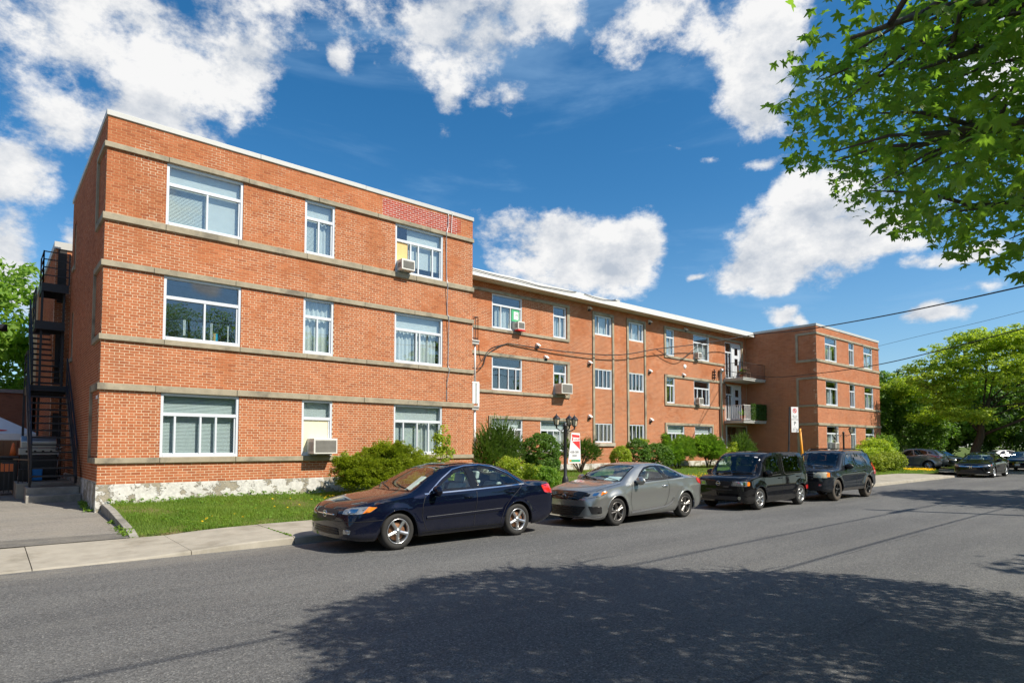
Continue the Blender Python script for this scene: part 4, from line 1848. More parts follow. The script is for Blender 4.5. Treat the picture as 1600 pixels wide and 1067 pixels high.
        # underside, wheel wells
        W = max(q[1] for q in sp['W'])
        mb = MB()
        zb = min(q[1] for q in sp['zb'])
        mb.box(.35, self.L - .35, -W * .62, W * .62, zb + .03, sp['zw'] + .22)
        mb.box(sp['xf'] + sp['Ra'] + .02, sp['xr'] - sp['Ra'] - .02, -W * .88, W * .88, zb + .02, zb + .12)
        mb.build('underbody', 'black_plastic', root)
        for xc in (sp['xf'], sp['xr']):
            mb = MB()
            for s in (-1, 1):
                vs, fs = [], []
                n = 20
                ro = sp['Ra'] + .012
                for k in range(n + 1):
                    an = math.pi * (k / n * 1.16 - .08)
                    cx, cz = xc + ro * math.cos(an), sp['zw'] + ro * math.sin(an)
                    wy = interp(sp['W'], cx) * .962
                    vs += [(cx, s * wy, cz), (cx, s * (W - .36), cz)]
                for k in range(n):
                    fs.append((2 * k, 2 * k + 2, 2 * k + 3, 2 * k + 1))
                mb.add(vs, fs)
                vs = [(xc + ro * math.cos(2 * math.pi * k / 24), s * (W - .355), sp['zw'] + ro * math.sin(2 * math.pi * k / 24)) for k in range(24)]
                vs = [(a, b, max(c, zb + .05)) for a, b, c in vs]
                mb.add(vs, [tuple(range(24))])
            mb.build('wheel_well', 'black_plastic', root, recalc=False)
            # lip of the arch
            mb = MB()
            for s in (-1, 1):
                pts = []
                for k in range(15):
                    an = math.pi * (.06 + .88 * k / 14)
                    px, pz = xc + (sp['Ra'] + .004) * math.cos(an), sp['zw'] + (sp['Ra'] + .004) * math.sin(an)
                    h = self.hit('side', px, pz + .006)
                    yy = -h[0].y if h else W * .97
                    pts.append((px, s * (yy - .004), pz))
                mb.tube(pts, .014, 6)
            mb.build('arch_lip', sp.get('lip', sp['paint']), root)
        # cabin
        mb = MB()
        cw = sp['cabin']      # (dash x, front seat x, rear seat x, seat base z, head z)
        for xseat in cw[1:3]:
            for y in (-.36, .36):
                mb.box(xseat - .05, xseat + .42, y - .24, y + .24, cw[3] - .15, cw[3])
                mb.prism([(xseat + .36, cw[3] - .05), (xseat + .52, cw[3] - .05), (xseat + .70, cw[4] - .14), (xseat + .58, cw[4] - .14)], 'y', y - .23, y + .23)
                mb.prism([(xseat + .62, cw[4] - .12), (xseat + .72, cw[4] - .12), (xseat + .75, cw[4] + .04), (xseat + .65, cw[4] + .05)], 'y', y - .13, y + .13)
        seats = mb.build('seats', sp.get('seatmat', 'car_interior'), root, bevel=.03, seg=2)
        mb = MB()
        mb.prism([(cw[0] - .25, cw[3] + .1), (cw[0] + .28, cw[3] + .0), (cw[0] + .24, cw[3] + .33), (cw[0] - .25, cw[3] + .38)], 'y', -W * .78, W * .78)
        mb.lathe([(.175, 0), (.19, .012), (.175, .024), (.165, .012), (.175, 0)], 18, 'z', (0, 0, 0))
        dsh = mb.build('dashboard', 'car_interior_dark', root)
        for v in dsh.data.vertices[-5 * 18:]:
            q = Vector(v.co)
            q.rotate(Matrix.Rotation(rad(-68), 3, 'Y'))
            v.co = q + Vector((cw[0] + .40, -.36, cw[3] + .27))
        # wheels
        for (xc, nm) in ((sp['xf'], 'f'), (sp['xr'], 'r')):
            for s in (-1, 1):
                self.wheel(root, xc, s, W)
        # mirrors
        mx, mz = sp['mirror']
        for s in (-1, 1):
            mb = MB()
            yo = interp(sp['W'], mx) * .93
            mb.lathe([(0.0, -.105), (.045, -.095), (.072, -.05), (.078, .0), (.07, .055), (.04, .092), (0, .1)], 16, 'z', (0, 0, 0))
            mb.bar((.0, -.10, -.05), (-.02, -.20, -.07), .09, .035)
            o = mb.build('mirror', sp.get('mirrormat', sp['paint']), root)
            for v in o.data.vertices:
                c = v.co
                if c.y > -.095 or abs(c.z) > .09:
                    v.co = (c.x * .9, c.z * 1.25, c.y * 1.25)
                else:
                    v.co = (c.x, c.y + .0, c.z)
                v.co.x += mx
                v.co.y = s * (yo + .13 + (v.co.y if abs(v.co.y) < .12 else v.co.y + .02))
                v.co.z = v.co.z + mz
        ka, oa = sp.get('dmap', (.936, .45))

        def remap(axis, poly):
            if axis == 'diag':
                return [(a * ka + oa, b) for a, b in poly]
            if axis == 'rdiag':
                return [(2.47 + .7071 * (self.L - 4.8) - (a + .56) * 1.055, b) for a, b in poly]
            return poly
        for args in sp['parts']:
            kw = dict(args)
            if 'poly' in kw and 'axis' in kw:
                kw['poly'] = remap(kw['axis'], kw['poly'])
                if 'sub' in kw:
                    kw['sub'] = [(n_, m_, remap(kw['axis'], p_), o_) for (n_, m_, p_, o_) in kw['sub']]
            if 'line' in kw:
                kw['line'] = remap(kw.get('axis', 'side'), kw['line'])
            kind = kw.pop('t')
            lab = kw.pop('label', None)
            if kind == 'patch':
                o = self.part(kw['name'], kw['m'], root, kw['polys'], kw['axis'], kw.get('off', .005), kw.get('both', False), kw.get('step', .05))
            elif kind == 'two':          # one on each side, each a part of its own
                for fl in (False, True):
                    mb = MB()
                    vs, fs = self.patch(kw['poly'], kw['axis'], kw.get('off', .006), step=kw.get('step', .04), flip_y=fl)
                    if fs:
                        mb.add(vs, fs, True)
                        o = mb.build(kw['name'], kw['m'], root, recalc=False)
                        for (cn, cm, cp, coff) in kw.get('sub', []):
                            vs, fs = self.patch(cp, kw['axis'], coff, step=.04, flip_y=fl)
                            if fs:
                                mb = MB()
                                mb.add(vs, fs, True)
                                mb.build(cn, cm, o, recalc=False)
            elif kind == 'strip':
                self.strip(kw['name'], kw['m'], root, kw['line'], kw['w'], kw.get('axis', 'side'), kw.get('off', .005), kw.get('both', True))
            elif kind == 'handle':
                for s in (-1, 1):
                    h = self.hit('side', kw['x'], kw['z'])
                    if h is None:
                        continue
                    y = -h[0].y
                    mb = MB()
                    mb.tube([(kw['x'] - .10, s * (y - .005), kw['z']), (kw['x'] - .08, s * (y + .026), kw['z'] + .004), (kw['x'] + .07, s * (y + .028), kw['z'] + .006), (kw['x'] + .10, s * (y - .004), kw['z'] + .004)], .014, 8)
                    mb.build('handle', kw.get('m', sp['paint']), root)
            elif kind == 'slats':
                mb = MB()
                x0, x1, z0, z1, n = kw['r']
                for i in range(n):
                    z = z0 + (z1 - z0) * (i + .5) / n
                    pts = []
                    for k in range(13):
                        y = x0 + (x1 - x0) * k / 12
                        h = self.hit('front', y, z)
                        if h:
                            pts.append(h[0] + Vector((-.012, 0, 0)))
                    if len(pts) > 1:
                        mb.tube(pts, kw.get('rr', .008), 6)
                mb.build(kw['name'], kw['m'], root)
            elif kind == 'roof_rail':
                mb = MB()
                for s in (-1, 1):
                    pts = []
                    for x in np.linspace(kw['x0'], kw['x1'], 10):
                        h = self.hit('top', x, -kw['y'])
                        end = x in (kw['x0'], kw['x1'])
                        pts.append((x, s * kw['y'], h[0].z + (.0 if abs(x - kw['x0']) < .01 or abs(x - kw['x1']) < .01 else .05)))
                    mb.tube(pts, .018, 8)
                for x in kw.get('bars', []):
                    h = self.hit('top', x, 0)
                    mb.bar((x, -kw['y'], h[0].z + .045), (x, kw['y'], h[0].z + .045), .05, .03)
                mb.build('roof_rack', 'black_plastic', root)
            elif kind == 'badge':
                h = self.hit(kw.get('axis', 'front'), 0.0, kw['z'])
                if h:
                    badge(kw['style'], root, h[0] + Vector((-.014 if kw.get('axis', 'front') == 'front' else .014, 0, 0)), kw['s'])
            elif kind == 'plate':
                h = self.hit(kw['axis'], 0.0, kw['z'])
                if h:
                    mb = MB()
                    sx = -1 if kw['axis'] == 'front' else 1
                    mb.box(h[0].x + sx * .012 - .005, h[0].x + sx * .012 + .005, -.15, .15, kw['z'] - .075, kw['z'] + .075)
                    mb.build('number_plate', 'white_print', root)
            elif kind == 'wiper':
                mb = MB()
                for (a, b) in kw['lines']:
                    pts = []
                    for k in range(6):
                        q = Vector(a).lerp(Vector(b), k / 5)
                        h = self.hit('top', q.x, q.y)
                        if h:
                            pts.append(h[0] + Vector((0, 0, .018)))
                    mb.tube(pts, .008, 6)
                mb.build('wiper', 'black_plastic', root)
            elif kind == 'mudflap':
                for s in (-1, 1):
                    y = interp(sp['W'], kw['x']) * .9
                    mb = MB()
                mb.box(kw['x'] - .008, kw['x'] + .008, s * y - .12, s * y + .09, .12, .36)
                mb.build('mud_flap', 'black_plastic', root)
            elif kind == 'visor':      # folded sunshade lying behind the windscreen
                mb = MB()
                mb.prism(kw['poly'], 'y', kw['y0'], kw['y1'])
                mb.build(kw['name'], kw['m'], root)
            elif kind == 'text':
                h = self.hit(kw['axis'], kw['a'], kw['z'])
                if h:
                    if kw['axis'] == 'front':
                        text_mesh(kw['name'], kw['s'], kw['size'], kw['m'], root, h[0] + Vector((-.016, 0, 0)), (rad(90), 0, rad(-90)))
        return root

    def wheel(self, root, xc, s, W):
        sp = self.sp
        R, tw, rr = sp['R'], sp['tw'], sp['rr']
        face = interp(sp['W'], xc) - .022
        yo = face
        prof = [(rr, 0.02), (rr + .012, .004), (rr + (R - rr) * .55, -.004), (R - .022, .008), (R - .004, .03), (R, .06), (R, tw - .06), (R - .004, tw - .03), (R - .03, tw), (rr, tw)]
        mb = MB()
        mb.lathe(prof, 36, 'y')
        tyre = mb.build('wheel', sp.get('tyremat', 'rubber'), root)
        # rim: lip, dish, spokes, hub
        mb = MB()
        mb.lathe([(rr + .004, .006), (rr + .004, .0), (rr - .012, .004), (rr - .02, .035), (rr - .028, .11), (rr - .02, tw)], 36, 'y')
        ns = sp['spokes']
        fork = sp.get('fork', False)
        for k in range(ns):
            a0 = 2 * math.pi * (k + .25) / ns

            def spoke(ang, w0, w1):
                ca, sa = math.cos(ang), math.sin(ang)
                vs = []
                for (r, w_, h0, h1) in ((.035, w0, .012, .05), (rr * .55, (w0 + w1) / 2 * .9, .010, .042), (rr - .012, w1, .006, .04)):
                    for t in (-1, 1):
                        px, pz = r * ca - t * w_ / 2 * sa, r * sa + t * w_ / 2 * ca
                        vs += [(px, h0 + .004, pz), (px, h1, pz)]
                    vs += [(r * ca, h0 - .008, r * sa)]
                fs = []
                for q in range(2):
                    b = q * 5
                    fs += [(b, b + 4, b + 9, b + 5), (b + 4, b + 2, b + 7, b + 9), (b, b + 5, b + 6, b + 1), (b + 2, b + 3, b + 8, b + 7)]
                mb.add(vs, fs)
            if fork:
                spoke(a0 - .16, .03, .032)
                spoke(a0 + .16, .03, .032)
            else:
                spoke(a0, .055, sp.get('sw', .062))
        mb.lathe([(0, .0), (.030, .001), (.034, .006), (.062, .016), (.07, .05)], 18, 'y')
        rim = mb.build('rim', sp['rim'], tyre)
        mb = MB()
        mb.lathe([(0, .062), (rr * .74, .062), (rr * .74, .075), (0, .075)], 28, 'y')
        mb.build('brake_disc', sp.get('disc', 'brake_rust'), tyre)
        mb = MB()
        mb.lathe([(0, .10), (rr - .01, .10), (rr - .01, .115), (0, .115)], 28, 'y')
        mb.build('hub', 'black_plastic', tyre)
        tyre.location = (xc, s * yo, R)
        # local y grows inwards on the near side; turn the wheel round for the far side
        tyre.rotation_euler = (0, random.uniform(0, 6.28), 0) if s < 0 else (0, 0, math.pi)
        return tyre


def badge(style, root, loc, s):
    mb = MB()
    ring = [(math.cos(2 * math.pi * k / 24) * (s * 1.35 if style != 'ring' else s), math.sin(2 * math.pi * k / 24) * s) for k in range(25)]
    mb.tube([(0, a, b) for a, b in ring], s * .13, 6, cap=False)
    if style == 'slant_h':
        mb.bar((0, -s * .55, -s * .62), (0, -s * .25, s * .66), s * .22, s * .22)
        mb.bar((0, s * .25, -s * .66), (0, s * .55, s * .62), s * .22, s * .22)
        mb.bar((0, -s * .45, -s * .12), (0, s * .45, s * .12), s * .2, s * .2)
    elif style == 'ring':
        mb.box(-.006, .006, -s * 1.35, s * 1.35, -s * .24, s * .24)
    elif style == 'block_h':
        mb = MB()
        mb.bar((0, -s * .8, s), (0, -s * .55, -s), s * .32, s * .3)
        mb.bar((0, s * .8, s), (0, s * .55, -s), s * .32, s * .3)
        mb.bar((0, -s * .7, 0), (0, s * .7, 0), s * .3, s * .3)
    elif style == 'oval_text':
        pass
    o = mb.build('emblem', 'chrome', root)
    o.location = loc
    if style == 'oval_text':
        text_mesh('emblem_text', 'KIA', s * 1.1, 'chrome', root, Vector(loc) + Vector((-.006, 0, 0)), (rad(90), 0, rad(-90)), .002)
    return o


def line_rect(x0, x1, z0, z1):
    return [(x0, z0), (x1, z0), (x1, z1), (x0, z1)]


# ---- navy saloon
SEDAN = dict(
    L=4.80, xf=.95, xr=3.70, R=.325, Ra=.365, zw=.335, tw=.21, rr=.215, spokes=5, rim='alloy', paint='paint_navy',
    W=[(0, .76), (.06, .81), (.22, .87), (.55, .908), (1.2, .915), (3.6, .915), (4.2, .905), (4.6, .885), (4.74, .86), (4.8, .82)],
    top=[(0, .60), (.04, .69), (.10, .745), (.25, .815), (.7, .915), (1.15, .975), (1.28, 1.0), (1.75, 1.24), (2.12, 1.405), (2.4, 1.455), (2.8, 1.475), (3.2, 1.455), (3.6, 1.365), (3.92, 1.20), (4.10, 1.115), (4.25, 1.09), (4.5, 1.08), (4.70, 1.065), (4.78, 1.01), (4.8, .90)],
    belt=[(0, .50), (.06, .60), (.2, .70), (.6, .82), (1.25, .895), (2.5, .945), (3.7, .985), (4.4, .985), (4.7, .93), (4.8, .78)],
    edge=[(0, .66), (.2, .74), (1.2, .80), (1.35, .79), (2.1, .61), (2.8, .58), (3.5, .59), (4.1, .68), (4.4, .76), (4.8, .72)],
    dz=[(0, .03), (.3, .05), (1.2, .045), (1.5, .05), (2.2, .055), (3.5, .055), (4.3, .04), (4.8, .03)],
    zb=[(0, .24), (.25, .20), (.6, .19), (4.2, .20), (4.55, .26), (4.8, .38)], nose=.12, tail=.07,
    cabin=(1.62, 1.95, 2.85, .62, 1.22), mirror=(1.70, .99),
    glass=[('side', round_poly([(1.66, .965), (1.98, 1.17), (2.28, 1.335), (2.52, 1.385), (2.60, .985)], .04)),
           ('side', round_poly([(2.72, .99), (2.68, 1.395), (2.95, 1.405), (3.25, 1.365), (3.58, 1.235), (3.86, 1.05), (3.82, 1.025)], .04)),
           ('top', [(1.29, -.70), (1.235, -.4), (1.21, 0), (1.235, .4), (1.29, .70), (2.10, .53), (2.13, .3), (2.14, 0), (2.13, -.3), (2.10, -.53)]),
           ('top', [(3.50, -.48), (3.46, 0), (3.50, .48), (4.00, .58), (4.05, .3), (4.06, 0), (4.05, -.3), (4.00, -.58)])],
    parts=[
        dict(t='two', name='headlight', m='lamp_clear', axis='diag', poly=round_poly([(-.02, .645), (.30, .66), (.50, .685), (.60, .765), (.42, .775), (.14, .755), (.02, .725)], .03), off=.008,
             sub=[('indicator', 'lamp_amber', [(.38, .672), (.49, .688), (.592, .762), (.47, .770)], .013), ('headlight_bezel', 'chrome', round_poly([(.10, .675), (.27, .68), (.31, .74), (.15, .735)], .04), .011)]),
        dict(t='patch', name='grille', m='black_plastic', axis='front', polys=[round_poly([(-.42, .62), (-.34, .545), (.34, .545), (.42, .62), (.38, .715), (-.38, .715)], .03)], off=.006),
        dict(t='slats', name='grille_bar', m='chrome', r=(-.33, .33, .60, .665, 1), rr=.012),
        dict(t='badge', style='slant_h', z=.635, s=.055),
        dict(t='patch', name='bumper_intake', m='black_plastic', axis='front', polys=[round_poly([(-.50, .30), (.50, .30), (.44, .42), (-.44, .42)], .03)], off=.006),
        dict(t='slats', name='intake_bar', m='black_gloss', r=(-.46, .46, .30, .42, 3), rr=.008),
        dict(t='two', name='fog_lamp', m='lamp_clear', axis='diag', poly=round_poly([(.02, .33), (.17, .33), (.19, .40), (.03, .405)], .02), off=.008),
        dict(t='strip', name='bumper_line', m='black_plastic', line=[(-.6, .525), (.75, .545)], w=.012, axis='diag'),
        dict(t='two', name='tail_light', m='lamp_red', axis='rdiag', poly=round_poly([(-1.10, .80), (-.85, .80), (-.60, .835), (-.56, .985), (-.8, 1.005), (-1.08, .985)], .03), off=.008),
        dict(t='strip', name='belt_trim', m='chrome', line=[(1.50, .935), (2.6, .972), (3.5, 1.01), (3.92, 1.028)], w=.022, off=.009),
        dict(t='strip', name='window_trim', m='chrome', line=[(1.60, .955), (1.96, 1.19), (2.26, 1.358), (2.56, 1.418), (2.95, 1.432), (3.27, 1.388), (3.62, 1.25), (3.90, 1.045)], w=.016, off=.009),
        dict(t='patch', name='door_pillar', m='black_gloss', axis='side', polys=[[(2.60, .985), (2.72, .99), (2.69, 1.40), (2.53, 1.39)]], off=.007, both=True),
        dict(t='strip', name='side_moulding', m='paint_navy', line=[(1.52, .515), (2.6, .545), (3.28, .565)], w=.05, off=.016),
        dict(t='strip', name='moulding_edge', m='chrome', line=[(1.52, .535), (2.6, .565), (3.28, .585)], w=.008, off=.020),
        dict(t='strip', name='door_gap', m='black_plastic', line=[(1.50, .90), (1.44, .75), (1.43, .55), (1.50, .34), (1.53, .30)], w=.009),
        dict(t='strip', name='door_gap', m='black_plastic', line=[(2.665, .985), (2.65, .75), (2.60, .45), (2.58, .30)], w=.009),
        dict(t='strip', name='door_gap', m='black_plastic', line=[(3.86, 1.03), (3.72, .92), (3.52, .78), (3.38, .62), (3.28, .42), (3.24, .30)], w=.009),
        dict(t='strip', name='bonnet_gap', m='black_plastic', line=[(.25, -.74), (.7, -.79), (1.18, -.80)], w=.008, axis='top'),
        dict(t='strip', name='sill_line', m='black_plastic', line=[(1.38, .27), (3.28, .28)], w=.012),
        dict(t='handle', x=2.46, z=.845), dict(t='handle', x=3.50, z=.885),
        dict(t='wiper', lines=[((1.30, -.62), (1.45, .05)), ((1.28, .05), (1.46, .62))]),
        dict(t='mudflap', x=1.34), dict(t='mudflap', x=4.08),
        dict(t='patch', name='sunroof', m='black_gloss', axis='top', polys=[round_poly([(2.25, -.40), (2.85, -.40), (2.85, .40), (2.25, .40)], .06)], off=.012),
        dict(t='plate', axis='rear', z=.72),
        dict(t='visor', name='sunshade', m='blind_slat', poly=[(1.60, .99), (1.66, .985), (2.0, 1.20), (1.96, 1.215)], y0=-.16, y1=-.02),
        dict(t='visor', name='sunshade', m='blind_slat', poly=[(1.52, .985), (1.58, .975), (1.80, 1.06), (1.77, 1.075)], y0=-.52, y1=-.10),
    ])
Car(SEDAN).build('parked_car', (4.62, 10.46, 0), 0.0, 'dark navy four door saloon with bright five spoke wheels, nearest of the kerb row', 'car', 'cars parked along the kerb')

# ---- grey coupe
COUPE = dict(
    dmap=(.95, .40), flare=.03, L=4.48, xf=.87, xr=3.52, R=.322, Ra=.362, zw=.33, tw=.21, rr=.215, spokes=5, rim='alloy_dark', paint='paint_grey', fork=True, disc='alloy_dark',
    W=[(0, .70), (.06, .765), (.22, .835), (.5, .87), (1.0, .878), (1.5, .868), (2.6, .868), (3.4, .883), (3.9, .872), (4.3, .83), (4.42, .79), (4.48, .73)],
    top=[(0, .62), (.05, .70), (.12, .755), (.3, .84), (.7, .93), (1.05, .975), (1.18, 1.0), (1.6, 1.205), (1.95, 1.335), (2.2, 1.38), (2.5, 1.40), (2.85, 1.385), (3.2, 1.315), (3.6, 1.165), (3.85, 1.085), (4.0, 1.06), (4.3, 1.045), (4.43, .99), (4.48, .86)],
    belt=[(0, .50), (.06, .60), (.2, .70), (.6, .83), (1.15, .90), (2.2, .955), (3.0, .99), (3.8, 1.0), (4.2, .975), (4.4, .92), (4.48, .78)],
    edge=[(0, .62), (.2, .70), (1.1, .765), (1.3, .75), (1.95, .585), (2.5, .55), (3.2, .57), (3.7, .66), (4.0, .72), (4.48, .68)],
    dz=[(0, .03), (.3, .05), (1.1, .045), (1.5, .05), (2.1, .055), (3.2, .055), (4.0, .035), (4.48, .03)],
    zb=[(0, .20), (.25, .17), (.6, .18), (3.9, .19), (4.25, .25), (4.48, .36)], nose=.20, tail=.14,
    cabin=(1.50, 1.82, 2.62, .58, 1.14), mirror=(1.60, .99), mirrormat='paint_grey',
    glass=[('side', round_poly([(1.60, .975), (1.90, 1.165), (2.15, 1.285), (2.42, 1.325), (2.60, 1.325), (2.72, 1.0)], .04)),
           ('side', round_poly([(2.80, 1.005), (2.68, 1.325), (2.95, 1.30), (3.25, 1.20), (3.48, 1.06), (3.44, 1.035)], .05)),
           ('top', [(1.19, -.68), (1.13, -.35), (1.11, 0), (1.13, .35), (1.19, .68), (1.92, .51), (1.95, .25), (1.955, 0), (1.95, -.25), (1.92, -.51)]),
           ('top', [(3.12, -.46), (3.08, 0), (3.12, .46), (3.72, .56), (3.79, .28), (3.80, 0), (3.79, -.28), (3.72, -.56)])],
    parts=[
        dict(t='two', name='headlight', m='lamp_clear', axis='diag', poly=round_poly([(-.12, .665), (.12, .64), (.42, .685), (.60, .745), (.62, .80), (.45, .795), (.20, .765), (-.05, .72)], .025), off=.008,
             sub=[('indicator', 'lamp_amber', round_poly([(.44, .71), (.58, .75), (.60, .785), (.48, .775)], .015), .013), ('headlight_bezel', 'black_gloss', round_poly([(.04, .67), (.16, .675), (.22, .74), (.08, .72)], .03), .011), ('headlight_bezel', 'chrome', round_poly([(.24, .69), (.36, .70), (.42, .765), (.28, .75)], .03), .011)]),
        dict(t='patch', name='grille', m='black_gloss', axis='front', polys=[round_poly([(-.50, .655), (-.40, .595), (.40, .595), (.50, .655), (.45, .70), (-.45, .70)], .02)], off=.006),
        dict(t='badge', style='oval_text', z=.665, s=.045),
        dict(t='patch', name='bumper_intake', m='black_plastic', axis='front', polys=[round_poly([(-.42, .24), (.42, .24), (.60, .46), (-.60, .46)], .03)], off=.006),
        dict(t='slats', name='intake_bar', m='black_gloss', r=(-.44, .44, .24, .46, 4), rr=.009),
        dict(t='two', name='fog_lamp_pod', m='black_plastic', axis='diag', poly=round_poly([(.22, .30), (.47, .31), (.46, .46), (.14, .47)], .03), off=.007),
        dict(t='strip', name='splitter_trim', m='chrome', line=[(-.45, .225), (-.1, .215), (.42, .235), (.52, .275)], w=.02, axis='diag', off=.01),
        dict(t='patch', name='bonnet_guard', m='black_gloss', axis='top', polys=[[(.06, -.48), (.045, 0), (.06, .48), (.19, .60), (.16, .25), (.15, 0), (.16, -.25), (.19, -.60)]], off=.022, step=.04),
        dict(t='two', name='tail_light', m='lamp_red', axis='rdiag', poly=round_poly([(-1.0, .80), (-.78, .80), (-.60, .87), (-.57, .985), (-.8, .98), (-1.0, .955)], .03), off=.008),
        dict(t='strip', name='sill_trim', m='chrome', line=[(1.36, .275), (2.2, .31), (2.68, .335), (2.92, .41), (3.04, .53)], w=.042, off=.016),
        dict(t='strip', name='window_trim', m='black_gloss', line=[(1.52, .95), (2.6, .985), (3.5, 1.03)], w=.018, off=.008),
        dict(t='patch', name='door_pillar', m='black_gloss', axis='side', polys=[[(2.72, 1.0), (2.80, 1.005), (2.69, 1.325), (2.60, 1.325)]], off=.007, both=True),
        dict(t='strip', name='door_gap', m='black_plastic', line=[(1.42, .90), (1.36, .72), (1.35, .5), (1.40, .33)], w=.009),
        dict(t='strip', name='door_gap', m='black_plastic', line=[(2.78, 1.0), (2.84, .82), (2.82, .60), (2.72, .42), (2.62, .345)], w=.009),
        dict(t='strip', name='bonnet_gap', m='black_plastic', line=[(.28, -.70), (.7, -.755), (1.1, -.765)], w=.008, axis='top'),
        dict(t='handle', x=2.66, z=.83, m='chrome'),
        dict(t='wiper', lines=[((1.19, -.60), (1.34, .05)), ((1.17, .05), (1.35, .6))]),
        dict(t='plate', axis='rear', z=.62),
        dict(t='visor', name='sunshade', m='blind_slat', poly=[(1.34, .975), (1.42, .965), (1.62, 1.05), (1.59, 1.065)], y0=-.60, y1=.0),
    ])
Car(COUPE).build('parked_car', (10.17, 10.10, 0), 0.0, 'silver grey two door coupe with black bonnet guard parked behind the navy saloon', 'car', 'cars parked along the kerb')

# ---- black box-shaped car
BOXCAR = dict(
    dmap=(.69, .393), crease=.6, L=3.98, xf=.80, xr=3.33, R=.318, Ra=.352, zw=.325, tw=.20, rr=.205, spokes=6, rim='alloy', paint='paint_black', sw=.05, rear_dark=1.8, disc='alloy_dark',
    W=[(0, .74), (.06, .79), (.2, .825), (.45, .845), (2.0, .848), (3.5, .84), (3.85, .82), (3.94, .79), (3.98, .74)],
    top=[(0, .82), (.03, .87), (.10, .915), (.3, .96), (.62, .995), (.80, 1.03), (1.0, 1.25), (1.18, 1.47), (1.32, 1.57), (1.6, 1.625), (2.3, 1.655), (3.2, 1.645), (3.7, 1.61), (3.9, 1.52), (3.96, 1.36), (3.98, 1.1)],
    belt=[(0, .70), (.06, .78), (.2, .84), (.6, .90), (1.0, .94), (2.2, .955), (3.4, .955), (3.85, .95), (3.98, .90)],
    edge=[(0, .68), (.2, .74), (.62, .77), (.9, .775), (1.3, .70), (1.8, .695), (3.4, .69), (3.85, .66), (3.98, .60)],
    dz=[(0, .03), (.3, .05), (.8, .05), (1.0, .08), (1.4, .07), (2.0, .06), (3.6, .06), (3.98, .06)],
    zb=[(0, .24), (.2, .20), (.5, .19), (3.5, .19), (3.75, .24), (3.98, .33)], nose=.12, tail=.05,
    cabin=(1.18, 1.45, 2.35, .66, 1.34), mirror=(1.10, 1.02), seatmat='car_interior_dark', mirrormat='black_gloss',
    glass=[('side', round_poly([(1.20, .985), (1.20, 1.22), (1.34, 1.46), (1.62, 1.53), (2.02, 1.53), (2.05, 1.02)], .14, 6)),
           ('side', round_poly([(2.30, 1.0), (2.28, 1.53), (3.38, 1.525), (3.40, 1.0)], .10, 5)),
           ('top', [(.80, -.70), (.755, -.35), (.745, 0), (.755, .35), (.80, .70), (1.235, .63), (1.25, .3), (1.255, 0), (1.25, -.3), (1.235, -.63)])],
    parts=[
        dict(t='two', name='headlight', m='lamp_clear', axis='diag', poly=round_poly([(-.15, .685), (.36, .68), (.53, .70), (.535, .80), (.34, .82), (-.12, .815)], .03), off=.008,
             sub=[('indicator', 'lamp_amber', round_poly([(.40, .69), (.525, .70), (.53, .80), (.42, .81)], .03), .013), ('headlight_bezel', 'chrome', round_poly([(.16, .70), (.33, .70), (.36, .80), (.18, .80)], .05), .011), ('headlight_bezel', 'chrome', round_poly([(-.10, .71), (.03, .705), (.05, .79), (-.08, .79)], .05), .011)]),
        dict(t='patch', name='grille', m='black_plastic', axis='front', polys=[round_poly([(-.38, .68), (.38, .68), (.38, .815), (-.38, .815)], .02)], off=.006),
        dict(t='slats', name='grille_bar', m='black_gloss', r=(-.34, .34, .68, .815, 5), rr=.006),
        dict(t='badge', style='ring', z=.75, s=.055),
        dict(t='patch', name='bumper_intake', m='black_plastic', axis='front', polys=[round_poly([(-.55, .29), (.55, .29), (.55, .40), (-.55, .40)], .04), round_poly([(-.42, .555), (.42, .555), (.42, .595), (-.42, .595)], .015)], off=.006),
        dict(t='two', name='fog_lamp', m='lamp_yellowed', axis='diag', poly=round_poly([(.06, .31), (.16, .31), (.16, .40), (.06, .40)], .045, 5), off=.010),
        dict(t='two', name='tail_light', m='lamp_red', axis='rdiag', poly=round_poly([(-.95, .48), (-.62, .48), (-.60, .60), (-.95, .60)], .03), off=.008),
        dict(t='strip', name='door_gap', m='black_plastic', line=[(1.12, 1.0), (1.06, .82), (1.05, .45), (1.12, .30)], w=.009),
        dict(t='strip', name='door_gap', m='black_plastic', line=[(2.16, 1.56), (2.17, .95), (2.12, .5), (2.08, .30)], w=.009),
        dict(t='strip', name='door_gap', m='black_plastic', line=[(3.46, 1.5), (3.46, 1.0), (3.30, .80), (3.05, .62), (2.95, .45), (2.92, .30)], w=.009),
        dict(t='strip', name='window_trim', m='alloy_dark', line=[(1.16, 1.24), (1.18, .98), (1.24, .95), (2.06, .975)], w=.014, off=.010),
        dict(t='strip', name='window_trim', m='alloy_dark', line=[(2.27, 1.50), (2.27, 1.02), (2.36, .965), (3.42, .972)], w=.014, off=.010),
        dict(t='handle', x=2.02, z=.86, m='black_gloss'), dict(t='handle', x=3.18, z=.88, m='black_gloss'),
        dict(t='wiper', lines=[((.80, -.60), (.84, .05)), ((.79, .05), (.85, .6))]),
        dict(t='patch', name='parking_sticker', m='white_print', axis='top', polys=[[(1.19, -.56), (1.19, -.46), (1.22, -.46), (1.22, -.56)]], off=.009, step=.03),
        dict(t='mudflap', x=3.70),
    ])
Car(BOXCAR).build('parked_car', (16.06, 9.74, 0), 0.0, 'black box shaped upright hatchback with rounded side windows parked behind the grey coupe', 'car', 'cars parked along the kerb')

